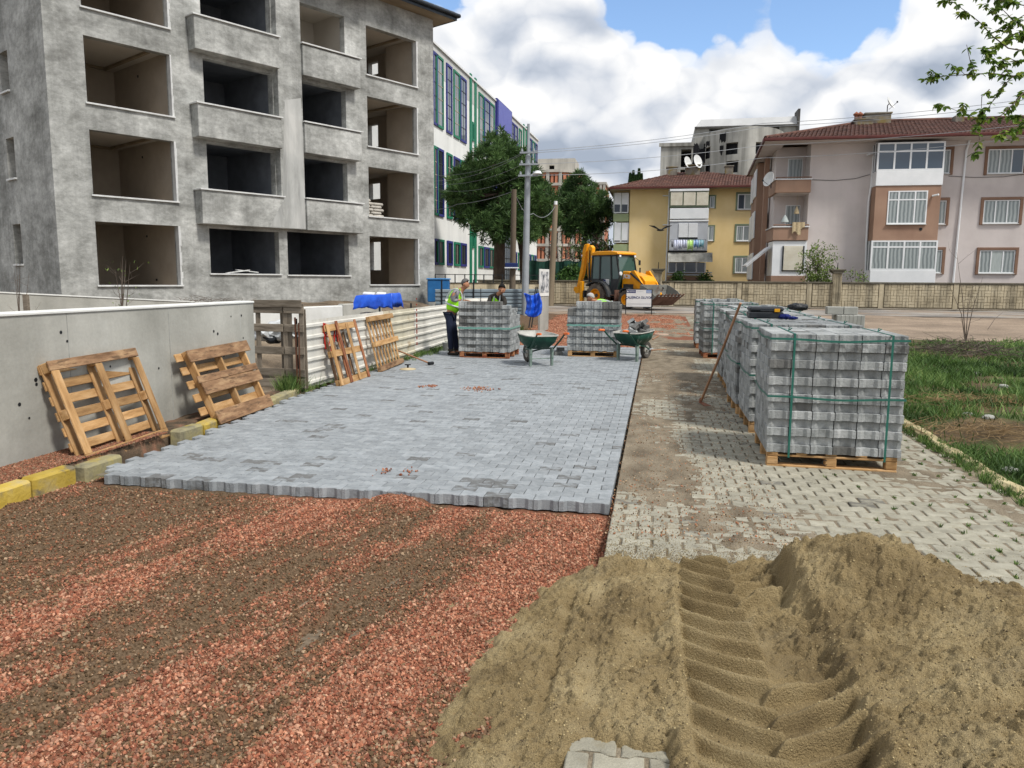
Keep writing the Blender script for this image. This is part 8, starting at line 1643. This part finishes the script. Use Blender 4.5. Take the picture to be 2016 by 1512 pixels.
def foliage(par, blobs, base, ncl, per, clr, ln, wd, m, name='crown', up=.35, tonebias=.0):
    P_, D2, T_ = [], [], []; tot = sum(r ** 2 for _, r in blobs)
    for c, r in blobs:
        k = max(3, int(ncl * r * r / tot)); d = rdir(k); rr = r * (.35 + .65 * rg.random(k) ** .45) * (1 + .25 * (fbm(d[:, 0] * 2 + c.x, d[:, 1] * 2 + d[:, 2] * 2, 3, 5) - .5) * 2)
        cc = np.array(c - base) + d * rr[:, None] * np.array([1, 1, .85]); tn = rg.random(k) * .5 + .25
        for q in range(k):
            dd = rdir(per); dd[:, 2] += up; dd = dd + d[q] * .5; dd /= np.linalg.norm(dd, axis=1)[:, None]; P_.append(cc[q] + dd * clr * rg.random((per, 1)) * .6); D2.append(dd); T_.append(tn[q] + rg.normal(0, .15, per) + tonebias)
    P_ = np.concatenate(P_); D2 = np.concatenate(D2); T_ = np.concatenate(T_); n = len(P_)
    return tris(name, P_, D2, perp(D2) * wd * (.6 + .8 * rg.random((n, 1))), ln * (.6 + .8 * rg.random(n)), T_, m, par)
def branches(par, base, pts, blobs, r0, m, name='limb', k=1.0):
    b = MB()
    for c, r in blobs:
        s_ = min(pts, key=lambda p: (p - c).length); e = c - base; s0 = s_ - base; mid = s0.lerp(e, .5) + Vector((rnd.uniform(-.3, .3), rnd.uniform(-.3, .3), rnd.uniform(-.5, .1))) * k; b.tube([s0, mid, e], [r0, r0 * .6, r0 * .25], 6)
        for _ in range(4): d = Vector(rdir(1)[0]) * r * .8; b.tube([mid.lerp(e, rnd.random()), e + d], [r0 * .3, r0 * .08], 4)
    b.build(name, m, par)
# pine 1
YP = 51.0; tb = VY(981, 560, YP); tb.z = 0
B1 = [(972, 292, 26), (990, 300, 24), (1003, 322, 34), (960, 328, 36), (935, 338, 26), (1036, 340, 26), (1020, 300, 14), (915, 375, 30), (950, 375, 42), (995, 370, 46), (1040, 375, 38), (1062, 395, 28), (905, 392, 26), (892, 385, 14), (900, 360, 18), (915, 350, 22), (930, 415, 34), (975, 420, 40), (1015, 425, 40), (1055, 430, 34), (1078, 425, 20), (960, 450, 26), (1000, 455, 26), (1035, 452, 24), (925, 432, 16), (1070, 378, 14), (985, 272, 12)]
t = thing('pine_tree', 'large dark green pine with two trunks in front of the white school building', 'tree', tb); bl = blobs_px(B1, YP, 2.6); foliage(t, [(c, r * 1.12) for c, r in bl], tb, 1350, 46, .42, .32, .026, M_pine)
tr1 = [VY(981, 560, YP), VY(983, 500, YP), VY(984, 440, YP), VY(985, 380, YP), VY(980, 310, YP)]; tr1[0].z = 0; b = MB(); b.tube([p - tb for p in tr1], [.42, .37, .3, .2, .06], 12); b.build('trunk', M_bark, t, True)
tr2 = [VY(1034, 560, YP + 1.5), VY(1030, 500, YP + 1.5), VY(1019, 440, YP + 1), VY(1010, 400, YP)]; tr2[0].z = 0; b = MB(); b.tube([p - tb for p in tr2], [.3, .26, .2, .12], 10); b.build('trunk', M_bark, t, True); branches(t, tb, tr1 + tr2, bl, .09, M_bark)
# pine 2
YP = 74.0; tb = VY(1150, 560, YP); tb.z = 0; B2 = [(1140, 350, 14), (1132, 372, 24), (1150, 372, 22), (1120, 398, 26), (1150, 402, 34), (1176, 398, 24), (1115, 425, 24), (1145, 432, 30), (1180, 428, 28), (1192, 412, 16), (1128, 450, 20), (1165, 452, 22), (1105, 408, 12)]
t = thing('pine_tree', 'smaller dark pine in front of the brick shell building', 'tree', tb); bl = blobs_px(B2, YP, 2.5); foliage(t, bl, tb, 800, 40, .42, .34, .028, M_pine, tonebias=-.05); tr = [VY(1150, 560, YP), VY(1152, 500, YP), VY(1150, 440, YP), VY(1143, 370, YP)]; tr[0].z = 0; b = MB(); b.tube([p - tb for p in tr], [.3, .25, .2, .06], 10); b.build('trunk', M_bark, t, True); branches(t, tb, tr, bl, .1, M_bark)
# tangled dark tree mass below pine 2
def bare(label, px, py, Y, px_pts, n, r0, spread, nm='bare_tree', seed=1, cat='tree', m=None, fol=None):
    r = random.Random(seed); tb = VY(px, py, Y); tb.z = gz(Y) if Y < 60 else 0; t = thing(nm, label, cat, tb); b = MB(); tops = [VY(x, y, Y + r.uniform(-spread, spread)) for x, y in px_pts]; tips = []
    for q in tops:
        e = q - tb; mid = Vector((e.x * .35 + r.uniform(-.2, .2) * spread, e.y * .4, e.z * .5)); b.tube([(0, 0, 0), mid, e], [r0, r0 * .6, r0 * .15], 6)
        for _ in range(n):
            f = r.uniform(.25, .95); s0 = (Vector((0, 0, 0)).lerp(mid, f * 2) if f < .5 else mid.lerp(e, f * 2 - 1)); d = Vector((r.uniform(-1, 1), r.uniform(-1, 1), r.uniform(.1, 1.1))).normalized() * e.length * r.uniform(.12, .3); m1 = s0 + d * .5 + Vector((r.uniform(-1, 1), r.uniform(-1, 1), 0)) * .04 * e.length; b.tube([s0, m1, s0 + d], [r0 * .28, r0 * .18, r0 * .05], 4); tips += [m1, s0 + d]
            for _ in range(2): d2 = Vector((r.uniform(-1, 1), r.uniform(-1, 1), r.uniform(0, 1))).normalized() * d.length * .5; b.tube([m1, m1 + d2], [r0 * .12, r0 * .03], 3); tips.append(m1 + d2)
    b.build('branches', m or M_twig, t)
    if fol:
        cnt, ln, wd, mm = fol; P_ = np.array([tips[r.randrange(len(tips))][:] for _ in range(cnt)]) + rg.normal(0, ln * .7, (cnt, 3)); dd = rdir(cnt); dd[:, 2] += .4; dd /= np.linalg.norm(dd, axis=1)[:, None]; tris('foliage', P_, dd, perp(dd) * wd, np.full(cnt, ln) * (.6 + .8 * rg.random(cnt)), rg.random(cnt), mm, t)
    return t
bare('tangle of dark leafless branches under the second pine', 1165, 560, 72, [(1130, 470), (1150, 465), (1175, 460), (1195, 470), (1190, 500), (1115, 490), (1160, 480), (1180, 490), (1205, 485)], 16, .16, 2, seed=3, m=M_bark, fol=(1800, .35, .05, M_pine))
bare('pale bare tree with thin upright branches between the leaning pole and the digger', 1100, 560, 56, [(1080, 470), (1095, 460), (1110, 455), (1122, 475), (1070, 490), (1130, 500)], 14, .10, 1.2, seed=5)
bare('dark green leafy shrub behind the boundary wall left of the digger boom', 1122, 560, 50, [(1112, 540), (1122, 533), (1134, 538), (1140, 545), (1105, 548)], 10, .04, .6, 'shrub', 6, 'shrub', fol=(3200, .16, .05, M_leafd))
bare('spring shrub with thin stems and pale green leaves in front of the pink block', 1612, 560, 48.8, [(1585, 505), (1597, 495), (1608, 490), (1620, 498), (1633, 505), (1642, 515), (1578, 520), (1605, 505), (1625, 515), (1612, 492)], 12, .035, .5, 'shrub', 7, 'shrub', fol=(2600, .13, .03, M_leafl))
bare('small sparse shrub beside the concrete pillar in front of the pink block', 1692, 560, 48.8, [(1672, 540), (1684, 530), (1692, 532), (1700, 533), (1702, 545)], 5, .03, .4, 'shrub', 8, 'shrub', fol=(260, .12, .03, M_leafl))
for i, (x, y, lb) in enumerate([(1332, 556, 'small rose bush at the foot of the yellow block, left one'), (1388, 552, 'leafy green bush at the foot of the yellow block, right one')]): bare(lb, x, 560, 68.5, [(x - 6, y - 6 + 4), (x, y - 10), (x + 6, y - 4)], 6, .04, .4, 'shrub', 9 + i, 'shrub', fol=(900, .2, .06, M_leafd))
for i, (x, y) in enumerate([(1235, 345), (1241, 340), (1247, 348), (1252, 336), (1257, 346)]):
    Y = 96; p = VY(x, 560, Y); p.z = 0; q = VY(x, y, Y); t = thing('cypress_tree', ['first', 'second', 'third', 'fourth', 'fifth'][i] + ' from the left of the dark cypress tips above the yellow block roof', 'tree', p, 0, 'cypress tips behind the yellow block'); hgt = q.z
    n = 1600; z = hgt * (1 - rg.random(n) ** 1.4 * .45); rad = .45 * ((hgt - z) / hgt / .45 + .04) ** .7; a = rg.random(n) * 6.28; P_ = np.stack([np.cos(a) * rad, np.sin(a) * rad, z], 1); dd = np.stack([np.cos(a) * .3, np.sin(a) * .3, np.ones(n)], 1); dd /= np.linalg.norm(dd, axis=1)[:, None]; tris('crown', P_, dd, perp(dd) * .05, .35 * np.ones(n), rg.random(n) * .5, M_pine, t); b = MB(); b.tube([(0, 0, 0), (0, 0, hgt * .95)], [.2, .03], 6); b.build('trunk', M_bark, t)
# green netting fence behind boundary wall
p0 = VY(1040, 540, 52); p1 = VY(1150, 540, 52); b = MB(); n = 20
for i in range(n + 1): x = p0.x + (p1.x - p0.x) * i / n; b.v += [(x, 52 + .08 * math.sin(i * 1.7), .3), (x, 52 + .1 * math.sin(i * 1.3), VY(1090, 514, 52).z + .05 * math.sin(i))]
b.f = [(2 * i, 2 * i + 2, 2 * i + 3, 2 * i + 1) for i in range(n)]; b.m = [0] * n; o = b.build('green_netting', mat('dark_green_netting', [hx('17332b'), hx('23493d')], 3, .9), None); o.modifiers.new('s', 'SOLIDIFY').thickness = .02; tag(o, 'dark green mesh screen standing behind the boundary wall under the pines', 'netting')
# saplings on the left
bare('thin young tree with a few pale green leaves behind the concrete wall', 240, 600, 13.5, [(243, 535), (250, 542), (228, 560), (258, 548), (240, 548)], 3, .016, .2, 'sapling', 12, 'tree', fol=(40, .05, .014, M_leafl)).location.z = .3
bare('bare little sapling tied to a stake at the far left behind the concrete wall', 38, 612, 12.5, [(42, 535), (30, 560), (60, 568), (35, 550)], 3, .012, .2, 'sapling', 13, 'tree').location.z = .3
b = MB(); p = D(52, 600, 13.2); b.bbox(-.05, .05, -.03, .03, -.5, .18, .01); o = b.build('stake', M_woodg, None, loc=p); tag(o, 'short dark stake behind the concrete wall at the far left', 'stake')
def brush(label, c, sx, sy, n, L_, r, m, seed, h=.3, nm='brush_heap'):
    q = random.Random(seed); b = MB()
    for _ in range(n):
        a = q.uniform(0, 2 * PI); x, y = q.gauss(0, sx), q.gauss(0, sy); z = abs(q.gauss(0, h * .5)) * math.exp(-(x * x / sx / sx + y * y / sy / sy) / 3); l = L_ * q.uniform(.4, 1.2); e = q.uniform(-.1, .35); p0 = Vector((x, y, max(.01, z))); d = Vector((math.cos(a) * math.cos(e), math.sin(a) * math.cos(e), math.sin(e))) * l
        b.tube([p0, p0 + d * .5 + Vector((q.uniform(-1, 1), q.uniform(-1, 1), q.uniform(-.3, .6))) * l * .12, p0 + d], [r * q.uniform(.6, 1.3), r * .7, r * .3], 4)
    o = b.build(nm, m, None, loc=c); tag(o, label, 'brushwood', None, 'stuff'); return o
brush('heap of thin brown twigs on the inner plot wall', D(415, 597, 21.5), .55, .2, 90, .5, .006, M_twig, 3, .2)
# right bank: grass
def zgr(x, y): return gzn(y) - .035 + .09 * smooth(3.1, 4.4, x) + (fbm(x * .8, y * .8, 4, 66) - .5) * .16 * smooth(3.1, 4, x)
M_gsoil = mat('grassy_soil', [hx('3e3424'), hx('5b4b35'), hx('776548')], 2, .95, .6, 30, stain=(hx('3d4f22'), 1.2, .46, .8), fine=.3, fscale=60)
sheet('verge', 3.02, 16, 5.0, 24.4, 130, 190, zgr, M_gsoil)
patches = [(Gs(1930, 800), .55, .45), (Gs(1960, 860), .6, .35), (Gs(1880, 705), .9, .9), (Gs(2010, 880), .5, .4), (Gs(1950, 755), .4, .3)]
n = 150000; y = 5.4 + 19 * rg.random(n) ** 1.5; x = 3.05 + (.62 * y + 1.2) * rg.random(n); dens = smooth(.36, .56, fbm(x * 1.1, y * 1.1, 4, 101)) * .9 + .1; dens = dens * smooth(24.5, 22, y + (fbm(x, y, 2, 7) - .5) * 4)
for c, a, b_ in patches: dens = dens * smooth(.6, 1.3, np.hypot((x - c.x) / a, (y - c.y) / b_) + (fbm(x * 4, y * 4, 3, 8) - .5) * .7)
k = rg.random(n) < dens; x, y = x[k], y[k]; n = len(x); hgt = (.05 + .12 * fbm(x * .9, y * .9, 3, 111) ** 1.2) * (.5 + rg.random(n)) * (1 + .03 * y); dd = np.stack([rg.normal(0, .35, n), rg.normal(0, .35, n), np.ones(n)], 1); dd /= np.linalg.norm(dd, axis=1)[:, None]
bend = np.stack([rg.normal(0, .4, n) * hgt, rg.normal(0, .4, n) * hgt, -.25 * hgt * rg.random(n)], 1); a = rg.random(n) * PI; wv = np.stack([np.cos(a), np.sin(a), 0 * a], 1) * (.0028 + .0004 * y)[:, None]
o = tris('grass', np.stack([x, y, zgr(x, y) - .005], 1), dd, wv, hgt, np.clip(fbm(x * 1.5, y * 1.5, 3, 121) * 1.3 - .25 + rg.normal(0, .14, n), 0, 1), M_grass, None, bend); tag(o, 'rough green spring grass on the plot right of the kerb', 'grass', None, 'stuff')
# weeds in the pavers' joints by the kerb, over the kerb, and at the fence foot
pts = []
for _ in range(150):
    j = int((rg.random() ** 1.3) * 62); yy = OY0 + (26 + j) * ROW; xx = 2.95 - abs(rg.normal(0, .55)); i = round((xx - OX0 - (j % 2) * PIT / 2) / PIT); gx_ = OX0 + i * PIT + ((26 + j) % 2) * PIT / 2; pts.append((gx_ + rg.normal(0, .006), yy + ROW * .5 + rg.normal(0, .03), .0, .028, 12, .02))
for _ in range(260): yy = 5.2 + 12 * rg.random() ** 1.2; pts.append((2.90 + abs(rg.normal(0, .10)) - .0, yy, 0, .07, 26, .05))
for _ in range(70): yy = 11.0 + 9.5 * rg.random(); pts.append((-5.36 + rg.normal(0, .03), yy, 0, .09 if rg.random() < .8 else .25, 16, .05))
for _ in range(60): pts.append((-5.52 + rg.normal(0, .08), 11.0 + rg.normal(0, .12), 0, .30, 24, .07))
for _ in range(70): pts.append((-5.30 + rg.normal(0, .12), 17.6 + rg.normal(0, 1.0), 0, .12, 20, .07))
for _ in range(120): pts.append((-4.75 + rg.normal(0, .35), 23.0 + rg.normal(0, 1.6), 0, .28, 24, .12))
P_, D2, L2_, = [], [], []
for (cx, cy, cz, hh, k, sp) in pts:
    q = rg.normal(0, sp * .4, (k, 3)); q[:, 2] = 0; P_.append(np.array([cx, cy, cz]) + q); d = np.stack([rg.normal(0, .5, k), rg.normal(0, .5, k), np.ones(k)], 1); D2.append(d / np.linalg.norm(d, axis=1)[:, None]); L2_.append(hh * (.4 + .9 * rg.random(k)))
P_ = np.concatenate(P_); D2 = np.concatenate(D2); L2_ = np.concatenate(L2_); n = len(P_); o = tris('weeds', P_, D2, perp(D2) * .0035, L2_, rg.random(n), M_grass); tag(o, 'small weeds in the joints of the old pavers and along kerb and fence foot', 'weeds', None, 'stuff')
c = Gs(1895, 705); c.z = zgr(np.array(c.x), np.array(c.y)); brush('heap of cut dark branches lying in the grass on the right', (c.x, c.y, float(c.z) + .02), .75, .5, 260, 1.0, .008, M_twig, 5, .45)
for i, (px, py, sx, sy) in enumerate([(1935, 805, .45, .3), (1970, 862, .5, .3)]):
    c = Gs(px, py); brush(['dry brown stalks scattered on bare soil in the grass, farther patch', 'dry brown stalks scattered on bare soil in the grass, nearer patch'][i], (c.x, c.y, float(zgr(np.array(c.x), np.array(c.y))) + .01), sx, sy, 420, .28, .0035, mat('dry_stalk', [hx('7a6142'), hx('a68f6a')], 8, .9), 8 + i, .10)
rr = random.Random(3)
for i, (px, py) in enumerate([(1905, 828), (1945, 838), (1922, 745), (1860, 742), (1990, 925), (1975, 770)]):
    c = Gs(px, py); lump('field_stone', (c.x, c.y, float(zgr(np.array(c.x), np.array(c.y))) + .015), (.07, .06, .035), M_kb, ['flat pale stone on the straw patch, left', 'flat pale stone on the straw patch, right', 'pale scrap on the bare soil below the brush heap', 'small pale stone at the edge of the brush heap', 'pale stone near the right kerb', 'pale stone at the picture edge above the straw'][i], 'stone', i)
# bare sapling in the field
bare('tall thin bare sapling standing in the rough ground before the boundary wall', 1902, 660, 24.5, [(1883, 496), (1935, 545), (1868, 560), (1915, 560)], 3, .016, .15, 'sapling', 22, 'tree')
# bird crossing
p = D(1300, 453, 30); b = MB(); b.lathe([(0, -.16), (.03, -.10), (.045, 0), (.035, .08), (.02, .13), (0, .16)], 10, 0, Matrix.Rotation(PI / 2, 4, 'Y')); bd = thing('bird', 'dark bird gliding with spread wings in front of the yellow block', 'bird', p, .2); b.build('body', M_black, bd, True)
for s in (-1, 1): b = MB(); b.prism([(-.06, 0), (.08, 0), (.05, .22), (-.02, .45), (-.06, .24)], -.008, .008, 'z'); b.v = [(x * .8, s * y, z + (.10 * (1 - abs(y - .2) * 1.5) if y > 0 else 0)) for x, y, z in b.v]; b.v = [(y * 1.0, x * .9, z + abs(y) * .25) for x, y, z in b.v]; b.build('wing', M_black, bd)
b = MB(); b.prism([(-.14, -.02), (-.14, .02), (-.26, .06), (-.26, -.06)], -.005, .005, 'z'); b.v = [(y, x * .9 + .0, z) for x, y, z in b.v]; b.build('tail', M_black, bd)
# ---- overhanging tree, upper right
M_br = mat('cherry_branch', [hx('3b3029'), hx('5d4f45')], 8, .8); M_lf = leaf_mat('young_leaf_single', [hx('3a5221'), hx('55722c'), hx('74913c'), hx('8f9a45')], 'OBJ', .5, .35); M_lf2 = leaf_mat('young_leaf', [hx('3a5221'), hx('55722c'), hx('74913c'), hx('8f9a45')], 'tone', .5, .35)
DB = 7.6; rb = random.Random(21)
def DP(x, y, k=0): return D(x, y, DB + k)
tb = Vector((6.4, 8.6, 0)); TR = thing('overhanging_tree', 'leafy branches of a tree hanging into the upper right corner', 'tree', tb)
L1 = [[(2200, 20, .5), (2100, 30, .3), (2040, 15, .2), (1985, 5, 0), (1940, -8, 0), (1890, -15, 0)], [(2200, 160, .6), (2110, 150, .4), (2040, 138, .2), (1995, 150, 0), (1950, 144, 0), (1900, 147, 0), (1850, 151, .1), (1822, 165, .1)], [(1995, 150, 0), (1972, 172, 0), (1958, 195, 0), (1940, 220, 0), (1926, 245, 0), (1928, 275, 0), (1921, 308, 0)], [(2200, 175, .6), (2070, 150, .3), (2016, 182, .1), (1995, 205, 0), (1970, 228, -.1), (1935, 236, 0), (1895, 222, 0), (1870, 213, 0)], [(2200, 100, .6), (2090, 90, .4), (2016, 100, .2), (1985, 95, .1), (1955, 72, .1), (1930, 45, .1), (1905, 25, .1), (1870, 0, 0), (1840, -20, 0)], [(1919, 147, 0), (1910, 120, 0), (1903, 88, 0)], [(2100, 235, .3), (2040, 238, .2), (2000, 228, .1), (1965, 232, .1)], [(2016, 60, .2), (1990, 70, .2), (1960, 90, .2), (1945, 110, .1)], [(2100, 190, .4), (2050, 215, .2), (2010, 250, .1), (1985, 258, 0)], [(2016, 30, .3), (1985, 48, .3), (1955, 25, .3), (1935, 8, .2)], [(1990, 150, 0), (1975, 130, .1), (1945, 112, .1), (1935, 118, .1)], [(2080, 60, .4), (2030, 62, .3), (1995, 40, .2), (1975, 20, .2)], [(2100, 130, .4), (2045, 118, .3), (2005, 122, .2), (1980, 112, .2)], [(1948, 176, 0), (1933, 190, 0), (1932, 210, 0), (1938, 228, 0)]]
b = MB(); b.tube([(0, 0, 0), (-.05, 0, 1.2), (.0, 0, 2.6)], [.16, .13, .09], 10); b.build('trunk', M_bark, TR, True)
b = MB(); spots = []
for li, L_ in enumerate(L1):
    P_ = [DP(x, y, k) - tb for x, y, k in L_]; n = len(P_); r0 = .012 if L_[0][0] > 2060 else .005
    if L_[0][0] >= 2100: P_ = [Vector((.0, 0, 2.55)), P_[0].lerp(Vector((0, 0, 2.6)), .4) + Vector((0, 0, .25))] + P_; n += 2
    b.tube(P_, [max(.0022, r0 * (1 - i / n)) * (1.6 if i < 2 and n > len(L_) else 1) for i in range(n)], 6)
    for i in range(len(P_) - 1):
        if n > len(L_) and i < 2: continue
        seg = (P_[i + 1] - P_[i]).length; k = max(1, int(seg / .045))
        for q in range(k):
            if rb.random() < .86: spots.append(P_[i].lerp(P_[i + 1], (q + rb.random()) / k))
    for _ in range(3 if li not in (2, 5, 13) else 1):
        i = rb.randrange(max(1, n - 3), n); s0 = P_[i] if i < n else P_[-1]; d = Vector((rb.uniform(-1, .4), rb.uniform(-.5, .5), rb.uniform(-.9, .9))) * .14; b.tube([s0, s0 + d * .6 + Vector((0, 0, .01)), s0 + d], [.0028, .002, .0012], 4)
        for q in range(4): spots.append(s0 + d * (.4 + .2 * q))
b.build('branches', M_br, TR)
lm = MB(); lw = .30; lm.v = [(0, 0, 0), (.28, lw * .75, .05), (.62, lw * .85, .05), (1, 0, -.10), (.62, -lw * .85, .05), (.28, -lw * .75, .05), (.3, 0, -.02), (.65, 0, -.05)]; lm.f = [(0, 6, 1), (1, 6, 7, 2), (2, 7, 3), (0, 5, 6), (5, 4, 7, 6), (4, 3, 7)]; lm.m = [0] * 6; lme = lm.mesh('leaf', M_lf); lfar = MB(); tn = []; cnt = 0
for s0 in spots:
    if rb.random() < .12: continue
    for _ in range(rb.randint(4, 6)):
        a = rb.uniform(0, 2 * PI); L_ = rb.uniform(.045, .085); R_ = Euler((rb.uniform(-.7, .7), rb.uniform(-.3, 1.1), a)).to_matrix().to_4x4(); M = Matrix.Translation(s0) @ R_ @ Matrix.Scale(L_, 4)
        vis = proj_in = (lambda w: (w - CAMP))(s0 + tb); z_ = vis.dot(fw); px = CX + F_PX * vis.dot(r2) / z_; py = CY - F_PX * vis.dot(u2) / z_
        if cnt < 300 and px < 2016 and py > 0 and rb.random() < .45: o = link('leaf', lme, TR); o.matrix_local = M; cnt += 1
        else: lfar.add(lm.v, lm.f, 0, M); tn += [rb.random()] * 8
me = lfar.mesh('leaf', M_lf2); o = link('leaf', me, TR); o['kind'] = 'stuff'; at = me.attributes.new('tone', 'FLOAT', 'POINT'); at.data.foreach_set('value', np.array(tn, np.float32))
